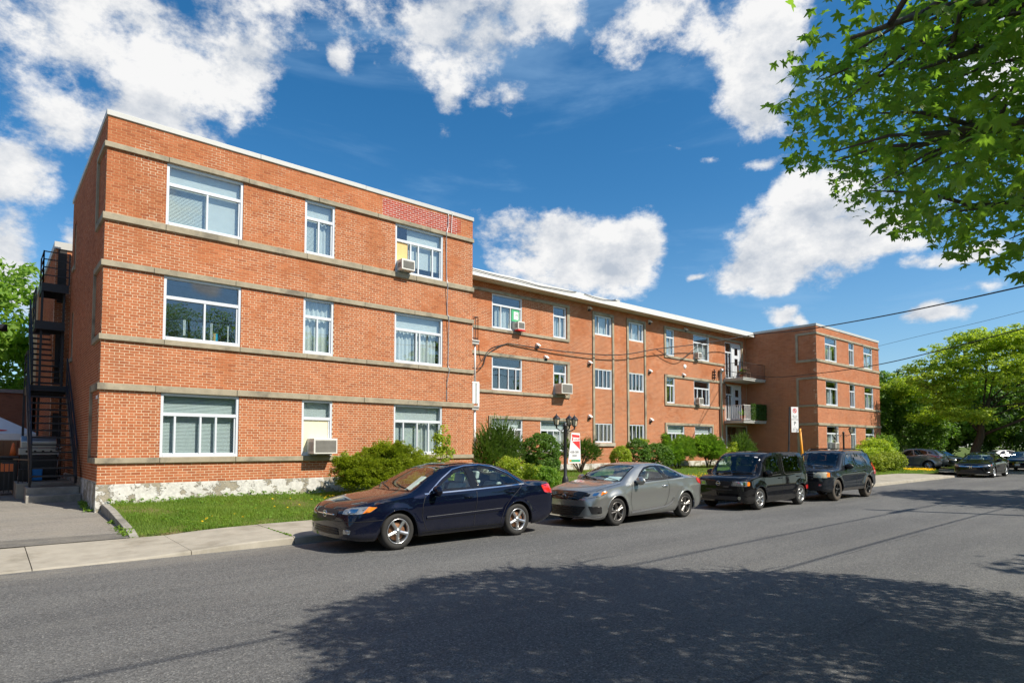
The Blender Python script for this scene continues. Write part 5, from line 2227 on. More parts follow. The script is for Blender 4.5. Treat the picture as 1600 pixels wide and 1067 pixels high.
# ---- dark sport utility
SUV = dict(
    dmap=(.88, .332), flare=.028, L=4.43, xf=.86, xr=3.48, R=.362, Ra=.405, zw=.375, tw=.225, rr=.215, spokes=5, rim='alloy_black', paint='paint_slate', tyremat='dusty_rubber', rear_dark=2.3, disc='black_plastic', lip='black_plastic',
    W=[(0, .74), (.06, .80), (.2, .86), (.5, .895), (2.0, .895), (3.6, .89), (4.2, .86), (4.37, .83), (4.43, .78)],
    top=[(0, .80), (.03, .90), (.10, .98), (.3, 1.035), (.9, 1.08), (1.12, 1.11), (1.25, 1.16), (1.6, 1.45), (1.78, 1.58), (1.95, 1.63), (2.5, 1.67), (3.4, 1.665), (3.9, 1.62), (4.08, 1.53), (4.28, 1.18), (4.38, 1.05), (4.43, .8)],
    belt=[(0, .72), (.06, .84), (.2, .93), (.7, .985), (1.3, 1.01), (2.4, 1.03), (3.6, 1.05), (4.2, 1.05), (4.38, .98), (4.43, .76)],
    edge=[(0, .70), (.2, .76), (1.1, .80), (1.3, .795), (1.8, .69), (2.4, .66), (3.6, .65), (4.1, .67), (4.43, .70)],
    dz=[(0, .03), (.3, .04), (1.1, .04), (1.5, .06), (1.9, .06), (3.8, .06), (4.43, .03)],
    zb=[(0, .36), (.2, .32), (.5, .30), (3.9, .30), (4.2, .36), (4.43, .44)], nose=.12, tail=.06,
    cabin=(1.55, 1.85, 2.72, .80, 1.42), mirror=(1.62, 1.12), seatmat='car_interior_dark', mirrormat='black_plastic',
    glass=[('side', round_poly([(1.52, 1.075), (1.80, 1.38), (1.98, 1.535), (2.34, 1.555), (2.46, 1.08)], .04)),
           ('side', round_poly([(2.54, 1.085), (2.43, 1.56), (3.18, 1.565), (3.36, 1.09)], .04)),
           ('side', round_poly([(3.46, 1.09), (3.28, 1.56), (3.86, 1.53), (4.12, 1.13)], .05)),
           ('top', [(1.17, -.72), (1.13, -.4), (1.115, 0), (1.13, .4), (1.17, .72), (1.74, .62), (1.76, .3), (1.765, 0), (1.76, -.3), (1.74, -.62)])],
    parts=[
        dict(t='two', name='headlight', m='lamp_yellowed', axis='diag', poly=round_poly([(.02, .775), (.40, .775), (.56, .80), (.565, .935), (.40, .955), (.03, .945)], .02), off=.010,
             sub=[('indicator', 'lamp_amber', [(.42, .80), (.555, .81), (.56, .93), (.44, .945)], .015)]),
        dict(t='patch', name='grille', m='black_plastic', axis='front', polys=[round_poly([(-.47, .70), (.47, .70), (.50, .95), (-.50, .95)], .02)], off=.006),
        dict(t='slats', name='grille_bar', m='black_gloss', r=(-.45, .45, .70, .95, 3), rr=.022),
        dict(t='patch', name='lower_bumper', m='black_plastic', axis='front', polys=[round_poly([(-.70, .37), (.70, .37), (.72, .66), (-.72, .66)], .04)], off=.006),
        dict(t='two', name='fog_lamp', m='lamp_clear', axis='diag', poly=round_poly([(.16, .50), (.24, .50), (.24, .57), (.16, .57)], .03), off=.010),
        dict(t='patch', name='bonnet_guard', m='black_gloss', axis='top', polys=[[(.10, -.55), (.085, 0), (.10, .55), (.21, .66), (.18, 0), (.21, -.66)]], off=.02, step=.04),
        dict(t='two', name='tail_light', m='lamp_red', axis='rdiag', poly=round_poly([(-.78, .80), (-.58, .80), (-.55, 1.16), (-.70, 1.24), (-.76, 1.2)], .03), off=.010),
        dict(t='strip', name='sill_cladding', m='alloy_dark', line=[(1.30, .37), (3.06, .375)], w=.09, off=.012),
        dict(t='strip', name='door_gap', m='black_plastic', line=[(1.42, 1.05), (1.36, .85), (1.35, .55), (1.38, .42)], w=.009),
        dict(t='strip', name='door_gap', m='black_plastic', line=[(2.49, 1.06), (2.46, .8), (2.42, .42)], w=.009),
        dict(t='strip', name='door_gap', m='black_plastic', line=[(3.41, 1.08), (3.30, .92), (3.10, .78), (3.03, .6), (3.02, .42)], w=.009),
        dict(t='handle', x=2.30, z=.93), dict(t='handle', x=3.22, z=.95),
        dict(t='roof_rail', x0=1.95, x1=3.85, y=.60, bars=(2.3, 3.1)),
        dict(t='wiper', lines=[((1.18, -.6), (1.28, .05)), ((1.17, .05), (1.29, .6))]),
        dict(t='mudflap', x=1.30), dict(t='mudflap', x=3.92),
    ])
Car(SUV).build('parked_car', (20.70, 9.58, 0), 0.0, 'dark slate sport utility vehicle with roof rack and dusty wheels behind the box shaped car', 'car', 'cars parked along the kerb')

# ---- black saloon further down the street
SALOON = dict(SEDAN)
SALOON.update(L=4.88, xf=.95, xr=3.75, paint='paint_black', spokes=5, fork=True, seal='black_gloss', rim='alloy', zw=.335)
SALOON['top'] = [(0, .62), (.05, .70), (.12, .76), (.3, .83), (.7, .92), (1.1, .98), (1.22, 1.0), (1.7, 1.235), (2.05, 1.38), (2.4, 1.44), (2.8, 1.455), (3.2, 1.43), (3.7, 1.31), (4.1, 1.17), (4.4, 1.08), (4.7, 1.06), (4.83, .99), (4.88, .86)]
SALOON['W'] = [(0, .74), (.06, .80), (.22, .87), (.55, .91), (1.2, .925), (3.7, .925), (4.3, .90), (4.7, .86), (4.83, .82), (4.88, .76)]
SALOON['zb'] = [(0, .20), (.25, .18), (.6, .18), (4.2, .19), (4.6, .25), (4.88, .36)]
SALOON['belt'] = [(0, .50), (.06, .60), (.2, .70), (.6, .82), (1.25, .90), (2.5, .95), (3.7, .99), (4.4, .99), (4.78, .93), (4.88, .78)]
SALOON['edge'] = [(0, .66), (.2, .74), (1.2, .80), (1.35, .79), (2.1, .61), (2.8, .58), (3.5, .59), (4.2, .69), (4.4, .76), (4.88, .72)]
SALOON['parts'] = [
    dict(t='two', name='headlight', m='lamp_clear', axis='diag', poly=round_poly([(-.22, .64), (.10, .635), (.50, .68), (.68, .76), (.50, .765), (.0, .71), (-.2, .69)], .02), off=.008,
         sub=[('indicator', 'lamp_red', [(.42, .69), (.52, .70), (.64, .75), (.5, .755)], .013)]),
    dict(t='patch', name='grille', m='black_gloss', axis='front', polys=[round_poly([(-.5, .60), (-.46, .53), (.46, .53), (.5, .60)], .02)], off=.006),
    dict(t='patch', name='grille_bar', m='chrome', axis='front', polys=[round_poly([(-.56, .615), (.56, .615), (.56, .665), (-.56, .665)], .02)], off=.012),
    dict(t='badge', style='block_h', z=.61, s=.07),
    dict(t='patch', name='bumper_intake', m='black_plastic', axis='front', polys=[round_poly([(-.6, .27), (.6, .27), (.48, .44), (-.48, .44)], .03)], off=.006),
    dict(t='two', name='fog_lamp', m='lamp_clear', axis='diag', poly=round_poly([(.10, .29), (.36, .30), (.38, .345), (.12, .34)], .015), off=.010),
    dict(t='two', name='tail_light', m='lamp_red', axis='rdiag', poly=round_poly([(-1.0, .82), (-.70, .82), (-.55, .86), (-.5, .98), (-.9, .98)], .03), off=.008),
    dict(t='strip', name='belt_trim', m='chrome', line=[(1.50, .94), (2.6, .977), (3.9, 1.03)], w=.02, off=.009),
    dict(t='strip', name='door_gap', m='black_plastic', line=[(2.665, .985), (2.65, .75), (2.60, .45), (2.58, .30)], w=.009),
    dict(t='strip', name='door_gap', m='black_plastic', line=[(1.50, .90), (1.44, .75), (1.43, .55), (1.50, .34)], w=.009),
    dict(t='handle', x=2.46, z=.85), dict(t='handle', x=3.50, z=.89),
    dict(t='plate', axis='rear', z=.7),
]
Car(SALOON).build('parked_car', (43.3, 10.15, 0), 0.0, 'glossy black saloon with chrome grille bar parked before the drive mouth, beside the leaning tree', 'car', 'cars parked along the kerb')
EDGE = dict(SALOON)
EDGE['parts'] = SALOON['parts'][:6] + [dict(t='plate', axis='front', z=.46)] + SALOON['parts'][7:]
Car(EDGE).build('parked_car', (57.2, 10.6, 0), 0.0, 'black saloon with a pale front plate at the far right, beyond the glossy black one', 'car', 'cars parked along the kerb')

# ---- grey crossover nose-in on the side drive
CROSS = dict(SUV)
CROSS.update(L=4.40, paint='paint_graphite', rim='alloy', tyremat='rubber', spokes=10, sw=.03, R=.345, Ra=.385, zw=.355, lip='black_plastic', xf=.93, xr=3.56)
CROSS['top'] = [(0, .76), (.05, .84), (.12, .90), (.3, .97), (.9, 1.04), (1.1, 1.07), (1.3, 1.14), (1.8, 1.42), (2.05, 1.53), (2.4, 1.59), (2.9, 1.595), (3.5, 1.55), (3.85, 1.49), (4.0, 1.40), (4.22, 1.16), (4.34, 1.0), (4.40, .78)]
CROSS['belt'] = [(0, .68), (.06, .78), (.2, .86), (.7, .93), (1.3, .97), (2.4, 1.02), (3.4, 1.10), (4.0, 1.14), (4.25, 1.05), (4.34, .94), (4.40, .72)]
CROSS['zb'] = [(0, .30), (.2, .27), (.5, .26), (3.9, .26), (4.15, .34), (4.40, .44)]
CROSS['glass'] = [('side', round_poly([(1.62, 1.05), (1.98, 1.28), (2.22, 1.43), (2.50, 1.47), (2.62, 1.07)], .04)),
                  ('side', round_poly([(2.70, 1.08), (2.60, 1.48), (3.10, 1.47), (3.42, 1.38), (3.50, 1.16)], .05)),
                  ('side', round_poly([(3.57, 1.20), (3.52, 1.37), (3.74, 1.30), (3.86, 1.24)], .03)),
                  ('top', [(1.12, -.70), (1.08, 0), (1.12, .70), (1.98, .58), (2.02, 0), (1.98, -.58)]),
                  ('top', [(3.92, -.50), (3.90, 0), (3.92, .50), (4.18, .56), (4.20, 0), (4.18, -.56)])]
CROSS['parts'] = [
    dict(t='two', name='tail_light', m='lamp_red', axis='rdiag', poly=round_poly([(-1.02, .86), (-.70, .88), (-.52, .97), (-.36, 1.06), (-.55, 1.075), (-.95, 1.02)], .02), off=.010,
         sub=[('reflector', 'lamp_clear', round_poly([(-.82, .91), (-.68, .925), (-.6, .99), (-.78, .98)], .02), .013)]),
    dict(t='two', name='headlight', m='lamp_clear', axis='diag', poly=round_poly([(-.1, .76), (.4, .78), (.55, .86), (.0, .83)], .02), off=.008),
    dict(t='patch', name='rear_cladding', m='black_plastic', axis='rear', polys=[round_poly([(-.72, .45), (.72, .45), (.70, .60), (-.70, .60)], .03)], off=.008),
    dict(t='strip', name='sill_cladding', m='black_plastic', line=[(1.36, .33), (3.12, .335)], w=.12, off=.010),
    dict(t='strip', name='belt_trim', m='chrome', line=[(1.55, 1.0), (2.6, 1.045), (3.5, 1.13), (3.9, 1.22)], w=.02, off=.009),
    dict(t='strip', name='door_gap', m='black_plastic', line=[(2.66, 1.06), (2.62, .8), (2.56, .42)], w=.009),
    dict(t='strip', name='door_gap', m='black_plastic', line=[(3.56, 1.14), (3.42, .95), (3.20, .8), (3.1, .6), (3.08, .42)], w=.009),
    dict(t='handle', x=2.46, z=.93), dict(t='handle', x=3.36, z=.98),
    dict(t='plate', axis='rear', z=.86),
]
cx = Car(CROSS).build('parked_car', (53.2, 18.35, .06), rad(-90), 'graphite grey crossover with silver wheels parked nose in on the side drive', 'car')

# ---- dark saloon beside it, facing the street, and a white saloon across the side street
DK = dict(SALOON)
DK.update(paint='paint_slate')
Car(DK).build('parked_car', (58.4, 14.2, .05), rad(62), 'dark saloon half hidden behind the leaning tree trunk, bonnet towards the street', 'car')
WH = dict(SALOON)
WH.update(paint='paint_white', rear_dark=0.5)
Car(WH).build('parked_car', (70.3, 16.3, .01), rad(-40), 'white saloon standing across the side street behind the black ones', 'car')

# ================================================================ THINGS ROUND THE BUILDING
# --- window air conditioners


def air_con(x0, x1, z0, z1, y, label, m='ac_white', grille=True, out=.30):
    cx_, cz_ = (x0 + x1) / 2, z0
    r = empty('air_conditioner', (cx_, y, cz_), label, 'air conditioner')
    hw, h = (x1 - x0) / 2, z1 - z0
    mb = MB()
    mb.box(-hw, hw, -out, .14, 0, h)
    mb.build('casing', m, r, bevel=.012)
    g = MB()
    g.box(-hw + .05, hw - .04, -out - .006, -out + .002, .05, h - .05)
    gr = g.build('grille', 'ac_grille', r)
    g = MB()
    n = 9
    for i in range(n):
        z = .06 + (h - .12) * i / n
        g.box(-hw + .055, hw - .045, -out - .012, -out - .005, z, z + .012)
    g.build('louvre', 'ac_grille', gr)
    g = MB()
    for s in (-1, 1):
        n = 6
        g = MB()
        for i in range(n):
            yy = -out + .06 + i * (out - .1) / n
            g.box(s * (hw + .002) - .002, s * (hw + .002) + .002, yy, yy + .018, .08, h - .1)
        g.build('side_vent', 'ac_grille', r)['kind'] = 'stuff'
    g = MB()
    g.bar((-hw * .6, .05, -.02), (-hw * .6, -out * .8, -.012), .03, .02)
    g.bar((hw * .6, .05, -.02), (hw * .6, -out * .8, -.012), .03, .02)
    g.build('bracket', 'galvanised', r)
    return r


air_con(9.88, 10.36, 7.36, 7.70, Y_W, 'white window air conditioner below an orange panel, high in the nearer wing')
air_con(7.06, 7.76, 1.585, 2.02, Y_W, 'large cream window air conditioner under a cream panel, just above the spreading juniper', out=.42)
air_con(18.85, 19.28, 7.25, 7.62, Y_M, 'window air conditioner beside a green sign on the top floor of the recessed block')
air_con(21.50, 22.26, 4.38, 4.88, Y_M, 'bulky white air conditioner overhanging a narrow middle floor window of the recessed block', out=.50)
air_con(33.66, 34.06, 7.24, 7.62, Y_M, 'small white air conditioner in the top floor window left of the upper balcony')
air_con(33.70, 34.16, 4.40, 4.80, Y_M, 'small white air conditioner in the middle floor window left of the lower balcony')
air_con(41.75, 42.30, 1.60, 2.05, Y_W, 'small white air conditioner in the ground floor window behind the dark sport utility vehicle')
g = MB()
g.box(18.86, 19.30, Y_M - .31, Y_M - .02, 7.19, 7.245)
tag(g.build('support_board', 'red_print'), 'red board under the top floor air conditioner beside the green sign', 'board')
# green sign in that same window
sg = empty('window_sign', (18.99, Y_M + .06, 7.66), 'green sign with a white panel behind the glass above the red board', 'sign')
g = MB()
g.box(-.24, .24, 0, .008, 0, .60)
g.build('sheet', 'green_print', sg)
g = MB()
g.box(-.10, .18, -.006, 0, .10, .46)
g.build('panel', 'white_print', sg)
text_mesh('lettering', '19', .2, 'black_print', sg, (.04, -.010, .28), (rad(90), 0, 0))

# --- white hooded vents on the middle block
VENTS = [(20.32, 6.66, 'upper of the two white hooded vents near the bulky overhanging air conditioner'),
         (20.87, 6.12, 'lower of the two white hooded vents near the bulky overhanging air conditioner'),
         (24.02, 9.01, 'white hooded vent under the eave, left of the first strip of square windows'),
         (24.02, 6.14, 'white hooded vent at middle floor height, left of the first strip of square windows'),
         (24.0, 3.33, 'lowest white hooded vent left of the first strip of square windows'),
         (29.13, 8.96, 'white hooded vent under the eave, right of the second strip of square windows'),
         (29.11, 6.1, 'white hooded vent at middle floor height, right of the second strip of square windows'),
         (29.18, 3.3, 'lowest white hooded vent right of the second strip of square windows'),
         (32.69, 8.95, 'white hooded vent on the top ledge above the windows left of the upper balcony'),
         (32.42, 6.13, 'white hooded vent on the ledge above the middle floor windows left of the lower balcony')]
for i, (x, z, lab) in enumerate(VENTS):
    mb = MB()
    mb.prism([(0, -.15), (0, .15), (-.05, .15), (-.26, .0), (-.26, -.06), (-.05, -.06)], 'x', -.13, .13)
    r = empty('wall_vent', (x, Y_M, z), lab, 'vent', 'white hooded vents on the recessed block')
    r.scale = (.72, .72, .72)
    mb.build('hood', 'white_metal', r, bevel=.01)
    g = MB()
    g.box(-.09, .09, -.12, -.0, -.20, -.062)
    g.build('outlet', 'black_plastic', r)
mb = MB()
mb.lathe([(0, -.04), (.12, -.04), (.14, 0)], 18, 'y', (32.64, Y_M, 6.67))
tag(mb.build('round_vent', 'white_metal'), 'round white vent cap alone on the brick above a hooded vent', 'vent')

# --- electric service mast, meter bits, cables down the wing
r = empty('service_mast', (36.52, Y_M - .09, 1.85), 'grey service pipe running down the brick beside the balconies with a box at its foot', 'pipe')
mb = MB()
mb.tube([(0, 0, .4), (0, 0, 4.72), (.0, -.06, 4.84), (.0, -.2, 4.86)], .095, 12)
mb.build('pipe', 'galvanised', r)
mb = MB()
mb.lathe([(0, .12), (.10, .1), (.14, 0), (.12, -.12), (0, -.12)], 14, 'z', (-.02, -.08, 4.88))
mb.build('weather_head', 'galvanised', r)
mb = MB()
mb.box(-.16, .16, -.14, .08, -.05, .42)
mb.build('meter_box', 'galvanised', r, bevel=.015)
mb = MB()
for dz_ in (0, .18, .36):
    mb.tube([(-.78, .08, 4.35 + dz_), (-.78, -.12, 4.35 + dz_)], .045, 8)
mb.bar((-.78, -.02, 4.2), (-.78, -.02, 4.9), .06, .05)
mb.build('insulator', 'black_iron', r)


def cable(name, pts, r_, label, cat='cable', sub=1, m='cable_black', group=None):
    P = [Vector(q) for q in pts]
    out = []
    for i in range(len(P) - 1):
        p0 = P[i - 1] if i else P[0] * 2 - P[1]
        p1, p2 = P[i], P[i + 1]
        p3 = P[i + 2] if i + 2 < len(P) else P[-1] * 2 - P[-2]
        for k in range(8):
            t = k / 8
            out.append(.5 * ((2 * p1) + (p2 - p0) * t + (2 * p0 - 5 * p1 + 4 * p2 - p3) * t * t + (3 * p1 - p0 - 3 * p2 + p3) * t ** 3))
    out.append(P[-1])
    mb = MB()
    mb.tube(out, r_, 6)
    return tag(mb.build(name, m), label, cat, group)


cable('wall_cable', [(11.82, Y_W - .03, 9.66), (11.80, Y_W - .03, 9.2), (11.72, Y_W - .08, 8.96), (11.74, Y_W - .03, 8.6), (11.76, Y_W - .03, 7.5), (11.77, Y_W - .08, 7.22), (11.78, Y_W - .03, 6.6), (11.80, Y_W - .03, 6.2), (11.82, Y_W - .08, 6.1), (11.85, Y_W - .02, 5.2), (11.84, Y_W - .02, 4.5), (11.86, Y_W - .08, 4.36), (11.80, Y_W - .02, 3.9), (11.80, Y_W - .02, 3.3)], .014, 'thin grey cable running down the wing front right of its windows', m='galvanised')
cable('wall_cable', [(11.98, Y_W - .05, 9.74), (11.96, Y_W - .04, 9.55), (11.94, Y_W - .03, 9.0)], .012, 'short pale cable looped over the coping at the right end of the wing', m='white_metal')
cable('roof_cable', [(15.6, 21.26, 9.44), (17.2, 21.26, 9.39), (18.6, 21.25, 9.40), (19.8, 21.26, 9.36), (20.6, 21.26, 9.39), (21.8, 21.27, 9.43), (22.4, 21.3, 9.50)], .018, 'dark cable lying along the white eave next to the nearer wing')
cable('roof_cable', [(23.0, 21.31, 9.50), (23.7, 21.27, 9.42), (24.4, 21.27, 9.41), (24.9, 21.3, 9.47), (25.6, 21.36, 9.53)], .016, 'short dark cable on the eave left of the roof vent')
cable('service_loop', [(15.8, 21.9, 6.3), (15.9, 21.5, 5.9), (15.6, 21.4, 5.6), (16.2, 21.6, 5.2), (16.9, 21.85, 5.35), (17.2, 21.9, 5.9), (17.9, 21.9, 6.35), (18.4, 21.9, 6.55)], .022, 'black service cable looping off the small upper balcony beside the wing')
cable('service_loop', [(15.75, 20.6, 6.05), (16.0, 20.9, 5.7), (16.7, 21.6, 5.55), (17.4, 21.9, 6.2), (18.4, 21.9, 6.55)], .016, 'second black cable sagging from the small upper balcony beside the wing')
cable('door_cable', [(36.7, Y_M - .12, 6.1), (36.9, Y_M - .3, 5.7), (37.1, Y_M - .3, 5.3), (37.0, Y_M - .1, 4.9)], .02, 'black cable hanging beside the lower balcony door')

# --- fire escape on the near end wall
fe = empty('fire_escape', (1.5, 19.9, .9), 'black steel fire escape stair climbing the near end wall with railed landings', 'staircase')
FO = Vector((1.5, 19.9, .9))


def fe_build(mb, name, m='black_iron', parent=None, bevel=0):
    o = mb.build(name, m, fe if parent is None else parent, bevel=bevel)
    o.matrix_parent_inverse = Matrix.Translation(-FO)
    return o


def flight(x0, x1, ya, za, yb, zb, n):
    for x in (x0, x1):
        mb = MB()
        mb.bar((x, ya, za), (x, yb, zb), .05, .24)
        fe_build(mb, 'stringer')
        mb = MB()
        mb.bar((x, ya, za + .92), (x, yb, zb + .92), .04, .04)
        mb.bar((x, ya, za + .5), (x, yb, zb + .5), .03, .03)
        for k in range(5):
            t = k / 4
            y, z = ya + (yb - ya) * t, za + (zb - za) * t
            mb.bar((x, y, z), (x, y, z + .92), .035, .035)
        fe_build(mb, 'handrail')
    for k in range(n):
        t = (k + .5) / n
        y, z = ya + (yb - ya) * t, za + (zb - za) * t
        mb = MB()
        mb.box(x0 + .025, x1 - .025, y - .11, y + .11, z - .012, z + .028)
        fe_build(mb, 'tread')


def landing(x0, x1, y0, y1, z, rails):
    mb = MB()
    mb.box(x0, x1, y0, y1, z - .03, z)
    mb.box(x0, x1, y0, y0 + .05, z - .26, z - .03)
    mb.box(x0, x0 + .05, y0 + .05, y1, z - .26, z - .03)
    mb.box(x0 + .05, x1, y1 - .05, y1, z - .26, z - .03)
    p = fe_build(mb, 'landing')
    mb = MB()
    for (a, b) in rails:
        a = Vector(a)
        b = Vector(b)
        for h in (1.0, .75, .5, .25):
            mb.bar((a.x, a.y, z + h), (b.x, b.y, z + h), .03, .03)
        for q in (a, b):
            mb.bar((q.x, q.y, z), (q.x, q.y, z + 1.02), .04, .04)
    fe_build(mb, 'landing_rail')


flight(.98, 1.93, 19.95, .92, 23.2, 3.55, 13)
landing(.98, 1.98, 23.2, 24.6, 3.62, [((.98, 23.2), (.98, 24.6))])
flight(1.16, 1.92, 24.6, 3.7, 27.3, 6.0, 11)
landing(1.16, 1.92, 24.2, 25.2, 5.72, [((1.16, 24.2), (1.16, 25.2))])
landing(1.30, 2.0, 24.3, 25.5, 6.95, [((1.33, 24.3), (2.0, 24.3)), ((1.33, 24.3), (1.33, 25.5))])
mb = MB()
for (x, y) in ((.98, 24.55), (1.33, 24.4), (1.9, 24.55)):
    mb.bar((x, y, .4), (x, y, 6.9 if x > 1.2 else 3.6), .06, .06)
fe_build(mb, 'post')
mb = MB()
for k in range(6):
    x = .5 + k * .1
    mb.bar((x, 21.6, .55), (x, 21.6, 1.35), .02, .02)
mb.bar((.45, 21.6, 1.35), (1.0, 21.6, 1.35), .04, .04)
mb.bar((.98, 20.2, .5), (.98, 20.2, 1.5), .05, .05)
mb.bar((.98, 20.2, 1.45), (.7, 21.6, 1.45), .04, .04)
fe_build(mb, 'low_rail')

st = empty('concrete_steps', (1.4, 19.8, .38), 'two worn concrete steps at the foot of the black fire escape', 'steps')
for (y0, y1, z0, z1) in ((19.55, 19.95, -.15, .19), (19.95, 21.2, -.15, .37)):
    mb = MB()
    mb.box(-.52 + (.03 if z1 > .3 else 0), .62, y0 - 19.8, y1 - 19.8, z0, z1)
    mb.build('step', 'step_concrete', st, bevel=.018)
mb = MB()
mb.box(.75, 2.03, 21.22, 27, .3, .80)
tag(mb.build('landing_slab', 'concrete', None, bevel=.01), 'pale concrete landing slab behind the fire escape steps', 'slab')

# --- yard behind: garage, canopy tent, barbecue, bin, bicycle
gar = empty('brick_garage', (-3, 33, .4), 'low dark brown brick garage at the end of the driveway', 'garage')
mb = MB()
mb.box(-12, 4.6, 0, 6, 0, 3.6)
mb.build('wall', 'brick_dark', gar)
rows = lay(-15, 1.6, .5, 4.0, [], 'run')
n = len(rows)
bo = bricks_mesh('brick_courses', '-y', 33.0, rows, 'brick_dark', gar)
bo.matrix_parent_inverse = Matrix.Translation(-Vector((-3, 33, .4)))
mb = MB()
mb.box(-12.1, 4.7, -.08, 6.1, 3.6, 3.75)
mb.build('roof', 'roof_membrane', gar)
tf = empty('wooden_fence', (-3, 29.5, .45), 'brown board fence under the white canopy tent', 'fence')
for i in range(38):
    mb = MB()
    mb.box(-3.2 + i * .19, -3.2 + i * .19 + .18, 0, .025, 0, 1.55 + random.uniform(-.01, .01))
    mb.build('board', 'timber_fence', tf)

tent = empty('canopy_tent', (-.35, 27.0, .45), 'white pop-up canopy tent with red lettering behind the fire escape', 'tent')
mb = MB()
hw = 1.75
mb.add([(-hw, -hw, 1.75), (hw, -hw, 1.75), (hw, hw, 1.75), (-hw, hw, 1.75), (0, 0, 2.75), (-hw, -hw, 1.55), (hw, -hw, 1.55), (hw, hw, 1.55), (-hw, hw, 1.55)],
       [(0, 1, 4), (1, 2, 4), (2, 3, 4), (3, 0, 4), (5, 6, 1, 0), (6, 7, 2, 1), (7, 8, 3, 2), (8, 5, 0, 3)])
mb.build('canopy', 'canvas_white', tent)
for (x, y) in ((-1, -1), (1, -1), (1, 1), (-1, 1)):
    mb = MB()
    mb.bar((x * hw * .97, y * hw * .97, -.05), (x * hw * .97, y * hw * .97, 1.7), .04, .04)
    mb.build('leg', 'steel', tent)
mb = MB()
mb.add([(.62 + .36 * math.cos(a), -1.60 + .055 * math.sin(a) * .87, 1.857 + .055 * math.sin(a) * .5) for a in np.linspace(0, 6.2832, 17)[:-1]], [tuple(range(16))])
mb.build('emblem', 'red_print', tent, recalc=False)

bbq = empty('barbecue', (1.30, 23.2, .82), 'silver lidded gas barbecue behind the fire escape stair', 'barbecue')
mb = MB()
mb.box(-.42, .42, -.28, .28, .0, .72)
mb.build('cabinet', 'black_plastic', bbq, bevel=.01)
mb = MB()
mb.box(-.46, .46, -.30, .30, .73, .92)
mb.build('control_panel', 'steel', bbq, bevel=.01)
mb = MB()
mb.prism([(-.28, .93), (.28, .93), (.28, 1.12), (.12, 1.28), (-.14, 1.28), (-.28, 1.12)], 'x', -.42, .42)
mb.build('lid', 'steel', bbq, bevel=.015)
mb = MB()
for i in range(4):
    mb.lathe([(0, -.03), (.032, -.03), (.032, 0)], 12, 'y', (-.28 + i * .19, -.302, .83))
mb.build('knob', 'black_plastic', bbq)

bn = empty('wheeled_bin', (.55, 23.3, .46), 'black wheeled bin with an orange label beside the fire escape', 'bin')
mb = MB()
mb.prism([(-.28, .08), (.26, .08), (.32, .98), (-.34, .98)], 'x', -.28, .28)
mb.build('bin_body', 'black_plastic', bn, bevel=.02)
mb = MB()
mb.box(-.31, .31, -.38, .36, .985, 1.05)
mb.build('lid', 'black_plastic', bn, bevel=.02)
for s in (-1, 1):
    mb = MB()
    mb.lathe([(0, -.03), (.11, -.03), (.13, 0), (.11, .03), (0, .03)], 16, 'y', (0, 0, 0))
    o = mb.build('wheel', 'rubber', bn)
    o.rotation_euler = (0, 0, rad(90))
    o.location = (s * .26, -.26, .13)
mb = MB()
mb.box(-.10, .18, -.335, -.322, .62, .86)
mb.build('label_plate', 'orange_plastic', bn)
for i, (x, y) in enumerate(((.98, 22.5), (1.22, 22.55))):
    mb = MB()
    mb.prism([(-.14, 0), (.14, 0), (.17, .34), (-.17, .34)], 'x', x - .15, x + .15)
    for k in range(len(mb.v)):
        mb.v[k] = (mb.v[k][0], mb.v[k][1] + y, mb.v[k][2] + .82)
    tag(mb.build('crate', ('black_plastic', 'blue_plastic')[i], None, bevel=.015), ('black tub standing under the barbecue front', 'blue tub half hidden behind the stair treads')[i], 'tub')
mb = MB()
mb.lathe([(.0, 0), (.09, 0), (.03, .36), (0, .38)], 14, 'z', (.72, 23.2, 1.52))
tag(mb.build('traffic_cone', 'orange_plastic'), 'orange cone tip standing on the black wheeled bin', 'cone')

bk = empty('bicycle', (1.78, 22.9, .82), 'bicycle leaning on the brick end wall behind the stair', 'bicycle', None, rad(82))
for x in (-.5, .5):
    mb = MB()
    mb.tube([(x + .33 * math.cos(a), 0, .34 + .33 * math.sin(a)) for a in np.linspace(0, 6.2832, 25)], .018, 6, cap=False)
    wl = mb.build('wheel', 'rubber', bk)
    mb = MB()
    for k in range(8):
        a = k * .785
        mb.tube([(x, 0, .34), (x + .32 * math.cos(a), 0, .34 + .32 * math.sin(a))], .004, 4)
    mb.build('spokes', 'steel', wl)
mb = MB()
for a, b in (((-.5, .34), (-.12, .36)), ((-.12, .36), (-.22, .86)), ((-.5, .34), (-.2, .74)), ((-.2, .76), (.34, .80)), ((-.12, .36), (.36, .72)), ((.34, .92), (.5, .34))):
    mb.tube([(a[0], 0, a[1]), (b[0], 0, b[1])], .018, 7)
mb.build('frame', 'steel', bk)
mb = MB()
mb.tube([(.36, -.27, .98), (.34, 0, .94), (.36, .27, .98)], .014, 7)
mb.build('handlebar', 'chrome', bk)
mb = MB()
mb.box(-.34, -.10, -.07, .07, .86, .91)
mb.build('saddle', 'black_plastic', bk, bevel=.02)
# dark pipe of the neighbour's flue poking in at the left
mb = MB()
mb.tube([(-3.2, 26.5, 5.62), (.55, 26.5, 5.72)], .12, 14)
mb.tube([(-.6, 26.5, 5.7), (-.58, 26.5, 6.0)], .04, 8)
tag(mb.build('flue_pipe', 'black_iron'), 'dark horizontal pipe at the far left in front of the trees', 'pipe')

# --- lamp posts with lanterns


